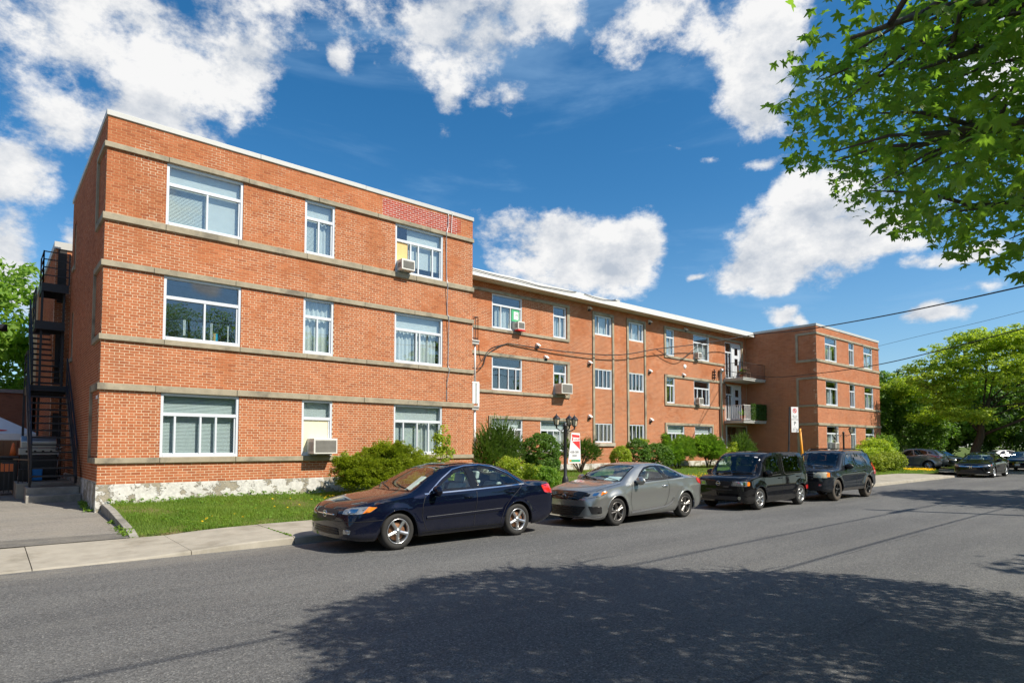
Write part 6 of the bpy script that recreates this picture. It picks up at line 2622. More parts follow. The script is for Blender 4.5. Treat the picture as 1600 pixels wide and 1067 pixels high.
def lantern(par, x, y, z, s=1.0):
    mb = MB()
    mb.lathe([(0, .40), (.012, .36), (.03, .32), (.05, .31), (.135, .215), (.14, .205), (.10, .205)], 6, 'z', (x, y, z))
    mb.lathe([(.075, 0), (.085, .012), (.07, .0), (.03, -.03), (.018, -.12), (0, -.12)], 6, 'z', (x, y, z))
    for k in range(6):
        a = math.pi / 3 * k
        mb.bar((x + .072 * math.cos(a), y + .072 * math.sin(a), z), (x + .112 * math.cos(a), y + .112 * math.sin(a), z + .21), .012, .012)
    o = mb.build('lantern', 'black_iron', par)
    mb = MB()
    mb.lathe([(.068, .005), (.105, .205)], 6, 'z', (x, y, z))
    mb.build('lantern_glass', 'lantern_glass', o)
    for v in (o,):
        v.scale = (s, s, s) if s != 1 else (1, 1, 1)
    return o


def lamp_post(loc, arms, h, label):
    r = empty('lamp_post', loc, label, 'lamp post')
    mb = MB()
    mb.lathe([(.15, 0), (.15, .05), (.12, .08), (.11, .45), (.085, .55), (.055, .6), (.05, h), (.07, h + .02), (.07, h + .06), (.03, h + .12), (0, h + .14)], 14, 'z')
    mb.build('post', 'black_iron', r)
    for (dx, dy, dz) in arms:
        mb = MB()
        pts = []
        for k in range(9):
            t = k / 8
            pts.append((dx * t, dy * t, h - .02 - .10 * math.sin(math.pi * t) + dz * t))
        mb.tube(pts, .018, 8)
        q = Vector((dx, dy, 0)) * .5
        mb.tube([(q.x, q.y, h - .11 + dz * .5), (q.x * .7, q.y * .7, h - .2), (q.x * .25, q.y * .25, h - .16)], .012, 6)
        mb.build('arm', 'black_iron', r)
        lantern(r, dx, dy, h + .06 + dz)
    return r


LP = (14.68, 14.5, lawn_z(14.68, 14.5))
lp = lamp_post(LP, [(-.32, .08, 0), (.30, .10, .0), (.28, -.16, -.03)], 2.20, 'black lamp post with three lanterns behind the grey coupe, carrying the rental sign')
# rental sign tied to that post
rs = empty('rental_sign', (LP[0] + .05, LP[1] - .075, LP[2] + 1.0), 'white and red rental sign hung on the lamp post with three lanterns', 'sign', None, rad(-14))
W0, W1, H0 = .50, .34, 1.02
mb = MB()
mb.prism([(0, 0), (.50, .0), (.47, 1.0), (.14, 1.02)], 'y', -.006, .006)
mb.build('board', 'white_print', rs)
mb = MB()
mb.prism([(.16, .96), (.45, .93), (.455, .85), (.165, .87)], 'y', -.010, -.007)
mb.prism([(.17, .72), (.46, .74), (.47, .46)], 'y', -.010, -.007)
mb.prism([(.16, .85), (.20, .85), (.19, .74), (.17, .74)], 'y', -.010, -.007)
mb.build('red_band', 'red_print', rs)
text_mesh('lettering', 'À LOUER', .085, 'red_print', rs, (.32, -.010, .79), (rad(90), 0, 0))
text_mesh('lettering', '438-381', .105, 'black_print', rs, (.26, -.010, .37), (rad(90), 0, 0))
text_mesh('lettering', '2047', .10, 'black_print', rs, (.26, -.010, .25), (rad(90), 0, 0))
mb = MB()
mb.prism([(.06, .05), (.47, .05), (.47, .125), (.055, .125)], 'y', -.010, -.007)
mb.build('green_band', 'green_print', rs)
mb = MB()
mb.prism([(.40, .085), (.475, .085), (.475, .13), (.44, .13)], 'y', -.013, -.0105)
mb.build('blue_corner', 'cyan_print', rs)
mb = MB()
mb.prism([(.07, .06), (.13, .07), (.11, .12), (.07, .11)], 'y', -.013, -.0105)
mb.build('yellow_corner', 'yellow_plastic', rs)
lamp_post((39.4, 15.5, lawn_z(39.4, 15.5)), [(-.42, .25, .0), (.42, -.25, .0)], 2.25, 'black lamp post with two lanterns in front of the farther wing')

# --- parking signs
sp_ = empty('parking_sign', (27.62, 13.2, .15), 'two stacked white parking signs on one dark pole above the box shaped car', 'sign')
mb = MB()
mb.bar((-.1, 0, -.1), (.08, 0, 3.42), .055, .055)
mb.build('pole', 'black_iron', sp_)


def sign_plate(z0, z1, kind):
    mb = MB()
    mb.box(.12, .50, -.05, -.046, z0, z1)
    pl = mb.build('sign_plate', 'white_print', sp_, bevel=.001)
    mb = MB()
    zc = z1 - .17
    y = -.053
    if kind == 'no':
        ring = []
        mb.lathe([(.075, 0), (.105, 0)], 28, 'y', (.31, y, zc))
        a = rad(45)
        d = .085
        mb.add([(.31 - d * .7 - .012, y - .002, zc + d * .7 - .012), (.31 + d * .7 - .012, y - .002, zc - d * .7 - .012), (.31 + d * .7 + .012, y - .002, zc - d * .7 + .012), (.31 - d * .7 + .012, y - .002, zc + d * .7 + .012)], [(0, 1, 2, 3)])
        mb.build('prohibition_ring', 'red_print', pl, recalc=False)
        text_mesh('letter_p', 'P', .15, 'black_print', pl, (.31, y + .001, zc), (rad(90), 0, 0))
        text_mesh('lettering', '08h - 12h', .062, 'black_print', pl, (.31, y, z0 + .15), (rad(90), 0, 0))
        text_mesh('lettering', 'MARDI', .062, 'black_print', pl, (.31, y, z0 + .08), (rad(90), 0, 0))
    else:
        text_mesh('letter_p', 'P', .24, 'black_print', pl, (.31, y, zc), (rad(90), 0, 0))
        text_mesh('lettering', '2 h', .062, 'black_print', pl, (.31, y, z0 + .21), (rad(90), 0, 0))
        text_mesh('lettering', '09h - 16h', .060, 'black_print', pl, (.31, y, z0 + .145), (rad(90), 0, 0))
        text_mesh('lettering', 'LUN - VEN', .060, 'black_print', pl, (.31, y, z0 + .08), (rad(90), 0, 0))


sign_plate(2.86, 3.42, 'no')
sign_plate(2.28, 2.84, 'p')
sp_.rotation_euler = (0, 0, rad(-24))
mb = MB()
mb.tube([(29.05, 13.35, 2.62), (29.45, 13.35, .1)], .052, 10)
gp = tag(mb.build('guard_pole', 'yellow_plastic'), 'slanting yellow guard tube on the guy wire behind the box shaped car', 'guard')

# --- leafy screen tied along the lower balcony
sc_ = empty('leafy_screen', (38.9, 20.55, 3.55), 'dark green artificial leaf screen covering the right part of the lower balcony railing', 'screen')
cs = [(x, random.uniform(-.03, .03), z) for x in np.arange(-.93, .95, .055) for z in np.arange(.02, .98, .055)]
n_ = len(cs)
C_ = np.repeat(np.array(cs), 7, axis=0) + RNG.normal(size=(n_ * 7, 3)) * np.array([.035, .02, .035])
D_ = RNG.normal(size=(n_ * 7, 3)) + np.array([0, -.8, .3])
D_ /= np.linalg.norm(D_, axis=1)[:, None]
T_ = np.cross(D_, RNG.normal(size=(n_ * 7, 3)))
T_ /= np.linalg.norm(T_, axis=1)[:, None]
B2 = np.cross(D_, T_)
mesh_np('foliage', np.stack([C_ - T_ * .05, C_ + B2 * .028, C_ + T_ * .05, C_ - B2 * .028], 1).reshape(-1, 3), np.arange(n_ * 28).reshape(-1, 4), 'leaf_dark', sc_)
mb = MB()
for i in range(12):
    mb.box(-.95 + i * .165, -.93 + i * .165, .035, .045, 0, .98)
mb.build('lattice', 'wood_brown', sc_)

# --- things on the balconies
for (bx, by, bz, lab) in ((37.6, 20.95, 3.47, 'green potted plant on the lower balcony, left of the leafy screen'), (38.2, 21.3, 6.22, 'small dark potted plant among the chairs on the upper balcony')):
    pp = empty('potted_plant', (bx, by, bz), lab, 'plant')
    mb = MB()
    mb.lathe([(0, 0), (.13, 0), (.18, .28), (.19, .32), (.16, .32), (0, .29)], 16, 'z')
    mb.build('pot', 'terracotta', pp)
    V, F = [], []
    for k in range(46):
        a = random.uniform(0, 6.28)
        l_ = random.uniform(.3, .62)
        e_ = random.uniform(.5, 1.35)
        d = Vector((math.cos(a) * math.cos(e_), math.sin(a) * math.cos(e_), math.sin(e_)))
        s = d.cross(Vector((0, 0, 1))).normalized() * .035
        b = Vector((0, 0, .28))
        m_ = b + d * l_ * .6
        t_ = b + d * l_ - Vector((0, 0, .08))
        i0 = len(V)
        V += [b, m_ + s, t_, m_ - s]
        F.append((i0, i0 + 1, i0 + 2, i0 + 3))
    mesh_np('foliage', V, F, 'leaf_mid', pp)
for (bx, by, rz_, lab) in ((37.75, 21.1, 20, 'left dark slatted chair on the upper balcony'), (38.5, 21.2, -30, 'right dark slatted chair on the upper balcony, nearer the brick wall')):
    ch = empty('balcony_chair', (bx, by, 6.22), lab, 'chair', None, rad(rz_))
    mb = MB()
    mb.box(-.24, .24, -.24, .22, .40, .44)
    mb.build('seat', 'wood_brown', ch, bevel=.008)
    for i in range(5):
        mb = MB()
        mb.box(-.22 + i * .095, -.16 + i * .095, .20, .23, .44, .90)
        mb.build('slat', 'wood_brown', ch)
    for (x, y) in ((-.2, -.2), (.2, -.2), (-.2, .2), (.2, .2)):
        mb = MB()
        mb.box(x - .02, x + .02, y - .02, y + .02, 0, .40)
        mb.build('leg', 'wood_brown', ch)
tb = empty('balcony_table', (38.15, 21.0, 6.22), 'small round table between the two slatted chairs on the upper balcony', 'table')
mb = MB()
mb.lathe([(0, .58), (.26, .58), (.26, .61), (0, .61)], 18, 'z')
mb.build('table_top', 'wood_brown', tb)
mb = MB()
mb.lathe([(.15, 0), (.03, .03), (.03, .58)], 12, 'z')
mb.build('leg', 'wood_brown', tb)

# ================================================================ VEGETATION


def clump_leaves(centers, radii, per, size, flat=1.0, up=.5, jitter=.35):
    """many small leaf faces spread round clump centres; returns quads (bent rhombs)"""
    C = np.repeat(np.asarray(centers, float), per, axis=0)
    Rr = np.repeat(np.asarray(radii, float), per)
    n = len(C)
    d = RNG.normal(size=(n, 3))
    d /= np.linalg.norm(d, axis=1)[:, None]
    r = RNG.uniform(.25, 1, n) ** .6
    off = d * (r * Rr)[:, None]
    off[:, 2] *= flat
    P = C + off
    nrm = d + RNG.normal(size=(n, 3)) * .55
    nrm[:, 2] += up
    nrm /= np.linalg.norm(nrm, axis=1)[:, None]
    t = np.cross(nrm, RNG.normal(size=(n, 3)))
    t /= np.linalg.norm(t, axis=1)[:, None] + 1e-9
    b = np.cross(nrm, t)
    s = size * RNG.uniform(1 - jitter, 1 + jitter, n)[:, None]
    V = np.stack([P - t * s, P + b * s * .52 - nrm * s * .12, P + t * s, P - b * s * .52 - nrm * s * .12], 1)
    F = np.arange(n * 4).reshape(-1, 4)
    return V.reshape(-1, 3), F


def trunk_mesh(mb, base, top, r0, r1, limbs, n=9, wob=.12, limb_r=.35):
    base = Vector(base)
    top = Vector(top)
    pts, rs = [], []
    for k in range(7):
        t = k / 6
        q = base.lerp(top, t) + Vector((random.uniform(-wob, wob), random.uniform(-wob, wob), 0)) * (t * (1.2 - t) * 2)
        pts.append(q)
        flare = 1 + .5 * max(0, 1 - t * 8)
        rs.append((r0 + (r1 - r0) * t) * flare)
    mb.tube(pts, rs, n)
    for (t, end) in limbs:
        i = min(int(t * 6), 5)
        a = pts[i].lerp(pts[i + 1], t * 6 - i)
        r_ = (r0 + (r1 - r0) * t) * random.uniform(.26, .40)
        end = Vector(end)
        mid = a.lerp(end, .5) + Vector((0, 0, (end - a).length * .12)) + Vector((random.uniform(-.2, .2), random.uniform(-.2, .2), 0))
        mb.tube([a, a.lerp(mid, .5) + Vector((0, 0, .05)), mid, mid.lerp(end, .6), end], [r_, r_ * .8, r_ * .6, r_ * .38, r_ * .12], 6)
        for _ in range(2):
            e2 = end + Vector((random.uniform(-1, 1), random.uniform(-1, 1), random.uniform(-.2, .8))) * (end - a).length * .3
            mb.tube([mid, mid.lerp(e2, .5) + Vector((0, 0, .1)), e2], [r_ * .4, r_ * .25, r_ * .08], 5)


def tree(label, base, top, r0, blobs, n_cl, cl_r, per, size, m, name='broadleaf_tree', flat=.8, surf=.55, bark='bark', group=None, limbs=True, up=.5, per_limb=7):
    """blobs: list of (centre, radii) ellipsoids that shape the crown"""
    B0 = Vector(base)
    r = empty(name, base, label, 'tree', group)
    vol = np.array([b[1][0] * b[1][1] * b[1][2] for b in blobs]) ** .7
    vol /= vol.sum()
    cs, rr = [], []
    for i in RNG.choice(len(blobs), n_cl, p=vol):
        c, ra = blobs[i]
        d = RNG.normal(size=3)
        d /= np.linalg.norm(d)
        q = RNG.uniform(surf, 1.0)
        cs.append(np.array(c) + d * np.array(ra) * q)
        rr.append(cl_r * RNG.uniform(.6, 1.35))
    V, F = clump_leaves(np.array(cs) - np.array(base), rr, per, size, flat, up)
    mesh_np('crown', V, F, m, r)
    mb = MB()
    lm = []
    if limbs:
        idx = RNG.choice(len(cs), min(per_limb, len(cs)), replace=False)
        for i in idx:
            lm.append((random.uniform(.45, .98), tuple(np.array(cs[i]) - np.array(base))))
    tp = Vector(top) - B0
    trunk_mesh(mb, (0, 0, -.1), tp, r0, r0 * .38, lm)
    mb.build('trunk', bark, r)
    return r


def spray_mesh(origins, dirs, lens, per, leaf, wid, droop=.15, spread=.6):
    """feathery conifer sprays: thin faces set along short shoots"""
    n = len(origins)
    O = np.repeat(np.asarray(origins), per, axis=0)
    D = np.repeat(np.asarray(dirs), per, axis=0)
    Lk = np.repeat(np.asarray(lens), per)
    t = RNG.uniform(.1, 1.0, n * per)
    P = O + D * (t * Lk)[:, None]
    P[:, 2] -= droop * (t * Lk) ** 2
    rnd = RNG.normal(size=(n * per, 3))
    dd = D + rnd * spread * .6
    dd /= np.linalg.norm(dd, axis=1)[:, None]
    side = np.cross(dd, RNG.normal(size=(n * per, 3)))
    side /= np.linalg.norm(side, axis=1)[:, None] + 1e-9
    s = leaf * RNG.uniform(.6, 1.3, n * per)[:, None] * (1.15 - .5 * t)[:, None]
    V = np.stack([P - side * wid * s / leaf, P + dd * s, P + side * wid * s / leaf], 1)
    return V.reshape(-1, 3), np.arange(n * per * 3).reshape(-1, 3)


def shrub(label, base, lobes, n, per, leaf, wid, m, name='shrub', ln=.35, upw=.5, group=None, stems=5, droop=.15, spread=.6, inner=.25, cat='shrub'):
    """lobes: (centre relative to base, radii); sprays start inside a lobe and reach its surface"""
    r = empty(name, base, label, cat, group)
    vol = np.array([l[1][0] * l[1][1] * l[1][2] for l in lobes]) ** .66
    vol /= vol.sum()
    O, D, Ls = [], [], []
    for i in RNG.choice(len(lobes), n, p=vol):
        c, ra = np.array(lobes[i][0]), np.array(lobes[i][1])
        d = RNG.normal(size=3)
        d /= np.linalg.norm(d)
        if c[2] + d[2] * ra[2] < .04:
            d[2] = abs(d[2]) * .4
        p_ = c + d * ra * RNG.uniform(inner, .92)
        dv = d * np.array([1, 1, .8]) + np.array([0, 0, upw]) + RNG.normal(size=3) * .25
        dv /= np.linalg.norm(dv)
        O.append(p_)
        D.append(dv)
        Ls.append(ln * RNG.uniform(.55, 1.25))
    V, F = spray_mesh(O, D, Ls, per, leaf, wid, droop, spread)
    mesh_np('foliage', V, F, m, r)
    mb = MB()
    for i in range(stems):
        l = lobes[i % len(lobes)]
        e = Vector(l[0]) + Vector((random.uniform(-.4, .4) * l[1][0], random.uniform(-.4, .4) * l[1][1], random.uniform(0, .6) * l[1][2]))
        mb.tube([(random.uniform(-.1, .1), random.uniform(-.1, .1), -.1), Vector((0, 0, 0)).lerp(e, .5) + Vector((random.uniform(-.1, .1), 0, 0)), e], [.035, .025, .008], 5)
    mb.build('stem', 'bark', r)
    return r


def frond_bush(label, base, lobes, n, per, ln, leaf, m, name='juniper_bush', lift=.25, stems=6, cat='shrub'):
    """tiers of flat drooping fronds, each a fan of small scale leaves"""
    r = empty(name, base, label, cat)
    vol = np.array([l[1][0] * l[1][1] * l[1][2] for l in lobes]) ** .66
    vol /= vol.sum()
    Vs = []
    for i in RNG.choice(len(lobes), n, p=vol):
        c, ra = np.array(lobes[i][0]), np.array(lobes[i][1])
        d = RNG.normal(size=3)
        d[2] = abs(d[2]) * .8 - .15
        d /= np.linalg.norm(d)
        tip = c + d * ra * RNG.uniform(.75, 1.05)
        tip[2] = max(tip[2], .12)
        ax = d * np.array([1, 1, .45]) + np.array([0, 0, lift]) + RNG.normal(size=3) * .18
        ax /= np.linalg.norm(ax)
        side = np.cross(ax, [0, 0, 1])
        side /= np.linalg.norm(side) + 1e-9
        side = side + RNG.normal(size=3) * .2
        side /= np.linalg.norm(side)
        up_ = np.cross(side, ax)
        L_ = ln * RNG.uniform(.6, 1.25)
        t = RNG.uniform(0, 1, per) ** .75
        u = RNG.uniform(-1, 1, per)
        wd = .42 * L_ * (1 - (2 * t - .85) ** 2 * .75).clip(.08)
        P = tip - ax * L_ * (1 - t)[:, None] + side * (u * wd)[:, None] + up_ * (RNG.normal(size=per) * .025 - .10 * L_ * t ** 2 - .12 * L_ * u * u)[:, None]
        dl = ax * .8 + side * (u * .9)[:, None] + RNG.normal(size=(per, 3)) * .25
        dl /= np.linalg.norm(dl, axis=1)[:, None]
        nn = up_ + RNG.normal(size=(per, 3)) * .35
        sd = np.cross(dl, nn)
        sd /= np.linalg.norm(sd, axis=1)[:, None] + 1e-9
        s_ = leaf * RNG.uniform(.6, 1.3, per)[:, None]
        Vs.append(np.stack([P - sd * s_ * .28, P + dl * s_, P + sd * s_ * .28], 1).reshape(-1, 3))
    V = np.concatenate(Vs)
    mesh_np('foliage', V, np.arange(len(V)).reshape(-1, 3), m, r)
    mb = MB()
    for i in range(stems):
        l = lobes[i % len(lobes)]
        e = Vector(l[0]) + Vector((random.uniform(-.5, .5) * l[1][0], random.uniform(-.4, .4) * l[1][1], random.uniform(0, .5) * l[1][2]))
        mb.tube([(random.uniform(-.1, .1), random.uniform(-.1, .1), -.1), e * .5 + Vector((random.uniform(-.1, .1), 0, 0)), e], [.04, .028, .008], 5)
    mb.build('stem', 'bark', r)
    return r


def leafy(label, base, lobes, n_cl, per, size, cl_r, m, name='shrub', flat=.8, stems=4, surf=.6, up=.4, cat='shrub'):
    r = empty(name, base, label, cat)
    vol = np.array([l[1][0] * l[1][1] * l[1][2] for l in lobes]) ** .66
    vol /= vol.sum()
    cs = []
    for i in RNG.choice(len(lobes), n_cl, p=vol):
        c, ra = np.array(lobes[i][0]), np.array(lobes[i][1])
        d = RNG.normal(size=3)
        d /= np.linalg.norm(d)
        if c[2] + d[2] * ra[2] < .05:
            d[2] = abs(d[2]) * .3
        cs.append(c + d * ra * RNG.uniform(surf, 1))
    V, F = clump_leaves(cs, cl_r * RNG.uniform(.6, 1.3, n_cl), per, size, flat, up)
    mesh_np('foliage', V, F, m, r)
    mb = MB()
    for i in range(stems):
        e = Vector(cs[i % len(cs)])
        mb.tube([(random.uniform(-.06, .06), random.uniform(-.06, .06), -.1), e * .5 + Vector((random.uniform(-.1, .1), 0, .08)), e], [.03, .02, .006], 5)
    mb.build('stem', 'bark', r)
    return r


LZ = lawn_z
# spreading juniper by the wing, and the sapling beside it
frond_bush('wide spreading golden green juniper before the nearer wing, behind the navy saloon', (8.9, 16.1, LZ(8.9, 16.1)),
           [((-.75, -.1, .75), (.95, .75, .60)), ((.3, 0, .95), (1.15, .8, .66)), ((1.2, .05, .75), (.75, .7, .62)), ((-.1, -.2, .45), (1.5, .95, .5)), ((-1.15, -.1, 1.0), (.5, .4, .34)), ((.1, .05, 1.3), (.8, .5, .36)), ((-.2, -.1, .7), (.9, .5, .5))],
           820, 90, .52, .062, 'leaf_juniper')
leafy('slender yellow green sapling right of the spreading juniper before the nearer wing', (11.15, 16.45, LZ(11.1, 16.4)),
      [((0, 0, .9), (.38, .35, .7)), ((-.02, 0, 1.6), (.22, .2, .50)), ((.9, .2, .35), (.35, .3, .35)), ((.15, 0, .35), (.5, .3, .3))], 75, 26, .055, .17, 'leaf_lime', 'sapling', stems=7)
# yew, globe cedar and friends along the middle block
shrub('tall ragged dark green yew against the recessed block, next to the nearer wing', (16.6, 20.4, LZ(16.6, 20.4)),
      [((-.7, 0, .9), (.6, .6, .95)), ((-.25, .1, 1.35), (.55, .5, 1.0)), ((.3, 0, 1.4), (.55, .5, .95)), ((.75, 0, .95), (.5, .5, .85)), ((0, -.1, .6), (1.2, .6, .6))],
      1700, 22, .085, .018, 'leaf_yew', 'yew_bush', ln=.42, upw=.95, droop=.0, spread=.5)
leafy('round clipped green globe cedar between the dark yew and the lamp post', (19.0, 20.3, LZ(19, 20.3)),
      [((0, 0, .98), (.90, .82, .84)), ((.05, 0, .45), (.88, .8, .45))], 900, 30, .040, .10, 'leaf_globe', 'globe_cedar', surf=.90, stems=3, up=.2)
leafy('low pale yellow green shrub behind the boot of the navy saloon', (14.05, 16.2, LZ(14, 16.2)),
      [((0, 0, .55), (.75, .5, .42)), ((-.35, .1, .8), (.35, .3, .25)), ((.5, -.1, .4), (.5, .45, .35))], 130, 28, .045, .17, 'leaf_lime', 'shrub', stems=6)
leafy('low rounded dark green shrub at the foot of the lamp post with three lanterns', (15.0, 16.0, LZ(15, 16)),
      [((0, 0, .38), (.62, .5, .40)), ((.55, .1, .32), (.45, .4, .32))], 150, 28, .04, .15, 'leaf_mid', 'shrub')
shrub('leaning pine like shrub with bare stems behind the rental sign', (21.6, 20.4, LZ(21.6, 20.4)),
      [((.45, 0, 1.05), (.75, .6, .42)), ((-.7, 0, 1.05), (.42, .4, .45)), ((.9, 0, .85), (.45, .4, .3))], 700, 22, .09, .016, 'leaf_yew', 'pine_shrub', ln=.30, upw=.6, stems=9, droop=.0)
GLOBES = [((24.9, 20.6), .55, .62, 'leaf_lime', 'small yellow green globe shrub, leftmost of three behind the grey coupe roof'),
          ((26.1, 20.5), .72, .84, 'leaf_mid', 'middle green globe shrub of three behind the grey coupe roof'),
          ((27.6, 20.4), .95, .72, 'leaf_mid', 'broad green globe shrub, rightmost of three behind the grey coupe roof')]
for (q, rx, rz_, m_, lab) in GLOBES:
    leafy(lab, (q[0], q[1], LZ(*q)), [((0, 0, rz_ * .95), (rx, rx * .9, rz_))], int(480 * rx), 26, .042, .11, m_ if m_ != 'leaf_mid' else 'leaf_globe', 'globe_shrub', surf=.88, stems=3)
leafy('thin wispy sprig with few leaves rising above the globe shrubs', (26.9, 21.0, LZ(26.9, 21)), [((.3, 0, 1.55), (.5, .2, .14))], 22, 14, .05, .14, 'leaf_lime', 'sapling', stems=3, surf=.1)
frond_bush('big unruly juniper with an upright plume, left of the pair before the entrance', (29.4, 20.3, LZ(29.4, 20.3)),
           [((0, 0, .95), (1.15, .9, .75)), ((-1.1, 0, 1.45), (.28, .25, .6)), ((.55, 0, 1.25), (.6, .6, .7)), ((-.6, 0, .7), (.8, .7, .6)), ((-1.15, 0, .8), (.35, .3, .6))],
           560, 70, .55, .085, 'leaf_mid', lift=.85)
frond_bush('big rounded juniper touching the ledge, right of the pair before the entrance', (32.3, 20.3, LZ(32.3, 20.3)),
           [((0, 0, 1.05), (1.35, .9, .98)), ((.9, 0, .8), (.8, .7, .75)), ((-.5, 0, 1.3), (.7, .6, .7))],
           620, 70, .55, .085, 'leaf_mid', lift=.55)
leafy('pale yellow green young shrub between the big juniper and the entrance pine', (34.1, 19.8, LZ(34, 19.8)), [((0, 0, .6), (.55, .45, .65)), ((.3, 0, 1.2), (.2, .2, .3))], 90, 24, .05, .18, 'leaf_lime', 'shrub')
shrub('dark bluish pine shrub standing before the white framed entrance', (35.4, 19.9, LZ(35.4, 19.9)),
      [((0, 0, .85), (.95, .8, .75)), ((.25, 0, 1.45), (.35, .35, .5)), ((-.4, 0, 1.15), (.4, .4, .4)), ((.75, 0, 1.0), (.4, .4, .45))],
      900, 20, .11, .020, 'leaf_yew', 'pine_shrub', ln=.42, upw=1.0, droop=0)
# by the farther wing
leafy('bright yellow green feathery sumac like bush before the farther wing', (44.6, 15.6, LZ(44.6, 15.6)),
      [((0, 0, 1.25), (1.5, .9, .8)), ((-1.6, 0, 1.05), (1.1, .7, .32)), ((1.0, 0, 1.0), (1.1, .8, .8)), ((-2.7, .1, 1.15), (.7, .5, .15))], 330, 26, .075, .30, 'leaf_bright', 'feathery_bush', flat=.45, stems=8)
leafy('mid green bush at the far corner of the farther wing', (49.2, 16.6, LZ(49.2, 16.6)), [((0, 0, 1.2), (1.05, .9, 1.05)), ((.5, 0, .8), (.9, .8, .8))], 210, 26, .075, .28, 'leaf_mid', 'bush')
leafy('low wide olive bush beside the pavement behind the dark sport utility vehicle', (43.2, 14.6, LZ(43.2, 14.6)), [((0, 0, .55), (1.6, .7, .62)), ((1.3, -.1, .6), (1.0, .6, .58)), ((-1.3, 0, .5), (1.0, .6, .5))], 300, 26, .065, .25, 'leaf_juniper', 'bush', stems=8)
leafy('small flowering pinkish brown shrub by the grey crossover bonnet', (52.6, 21.5, .2), [((0, 0, 1.5), (1.0, .8, 1.3))], 60, 14, .09, .3, 'leaf_dark', 'shrub')

# --- grass: short blades over the lawn, thin on bare soil


def noise2(x, y):
    return (np.sin(x * 1.9 + 1.3 * np.sin(y * 1.1)) + np.sin(y * 2.7 + 1.7 * np.sin(x * .8 + 2)) + np.sin((x + y) * 3.3 + .5) * .6) / 2.6


def grass(name, x0, x1, y0, y1, n, h, wd, zf=lawn_z, keep=.0, m='grass_blade'):
    x = RNG.uniform(x0, x1, n)
    y = RNG.uniform(y0, y1, n)
    nz = noise2(x, y)
    k = RNG.uniform(-1, 1, n) < (nz + .55 + keep)
    x, y, nz = x[k], y[k], nz[k]
    n = len(x)
    z = np.array([zf(a, b) for a, b in zip(x, y)]) - .01
    hh = h * RNG.uniform(.45, 1.5, n) * (1 + .55 * np.clip(nz, -.6, 1))
    a = RNG.uniform(0, 6.283, n)
    lean = RNG.uniform(.15, .9, n)
    dx, dy = np.cos(a), np.sin(a)
    B = np.stack([x, y, z], 1)
    S = np.stack([-dy, dx, np.zeros(n)], 1) * (wd * RNG.uniform(.7, 1.4, n))[:, None]
    T = B + np.stack([dx * hh * lean, dy * hh * lean, hh], 1)
    V = np.stack([B - S, B + S, T], 1).reshape(-1, 3)
    o = mesh_np(name, V, np.arange(n * 3).reshape(-1, 3), m)
    return tag(o, None, None, None, 'stuff')


tag(grass('grass', 2.3, 13.5, 13.5, 17.15, 120000, .068, .0050, keep=.30), 'patchy short grass and weeds with bare soil before the nearer wing', 'grass')
tag(grass('grass', 13.0, 40.5, 13.5, 21.8, 70000, .075, .007, keep=.35), 'thicker green lawn strip before the recessed block', 'grass')
tag(grass('grass', 40.0, 50.0, 13.5, 17.1, 22000, .08, .009, keep=.35), 'green lawn strip before the farther wing', 'grass')
# broad leaved weeds in the patchy lawn
cs = []
for _ in range(1000):
    x, y = random.uniform(2.4, 13.3), random.uniform(13.6, 17.1)
    if noise2(np.array(x), np.array(y)) > -.15:
        cs.append((x, y, lawn_z(x, y) + .025))
for x in np.arange(2.3, 7.6, .16):
    cs.append((x, 17.05 + random.uniform(-.08, .05), lawn_z(x, 17.0) + random.uniform(.03, .12)))
for y in np.arange(11.6, 13.3, .16):
    cs.append((4.45, y, lip(4.45) + .01))
for x, y in [(2.0 + random.uniform(-.12, .03), random.uniform(17.2, 19.0)) for _ in range(26)] + [(2.17 + random.uniform(-.1, .14), random.uniform(13.5, 15.5)) for _ in range(22)]:
    cs.append((x, y, drive_z(x, y) + random.uniform(.0, .08)))
nw_ = len(cs)
V, F = clump_leaves(cs, [.03 if (abs(c[0] - 4.45) < .001) else random.uniform(.05, .13) for c in cs], 16, .030, .45, .9)
tag(mesh_np('weeds', V, F, 'leaf_mid'), 'low broad leaved weeds scattered in the patchy lawn', 'weeds', None, 'stuff')


def flowers(label, spots, per, rad_, zf=lawn_z):
    P = []
    for (x, y, r_, n) in spots:
        for _ in range(n):
            a, q = random.uniform(0, 6.28), r_ * math.sqrt(random.random())
            P.append((x + q * math.cos(a), y + q * math.sin(a) * .6, zf(x, y + q * math.sin(a) * .6) + random.uniform(.05, .12)))
    V, F = clump_leaves(P, [rad_] * len(P), per, rad_, .3, 1.5)
    o = mesh_np('flowers', V, F, 'flower_yellow')
    tag(o, label, 'flowers', None, 'stuff')


flowers('scattered small yellow flowers in the lawn before the nearer wing', [(7.9, 16.2, .35, 26), (7.2, 16.0, .3, 8), (4.2, 14.4, .5, 4), (5.5, 15.5, 1.5, 7), (8.5, 14.6, 1.2, 8), (3.3, 14.1, .4, 3)], 4, .022)
flowers('band of yellow flowers in the lawn behind the grey coupe', [(18.0, 14.6, .9, 60), (19.6, 14.8, 1.0, 60), (21, 15.2, 1.2, 80), (22.7, 15.0, 1.0, 60), (26, 16, 1.6, 60)], 4, .035)
flowers('yellow flower bed by the pavement in front of the farther wing', [(48.2, 14.0, .8, 130), (47.0, 14.3, .7, 90), (49.2, 13.9, .6, 80)], 4, .05)

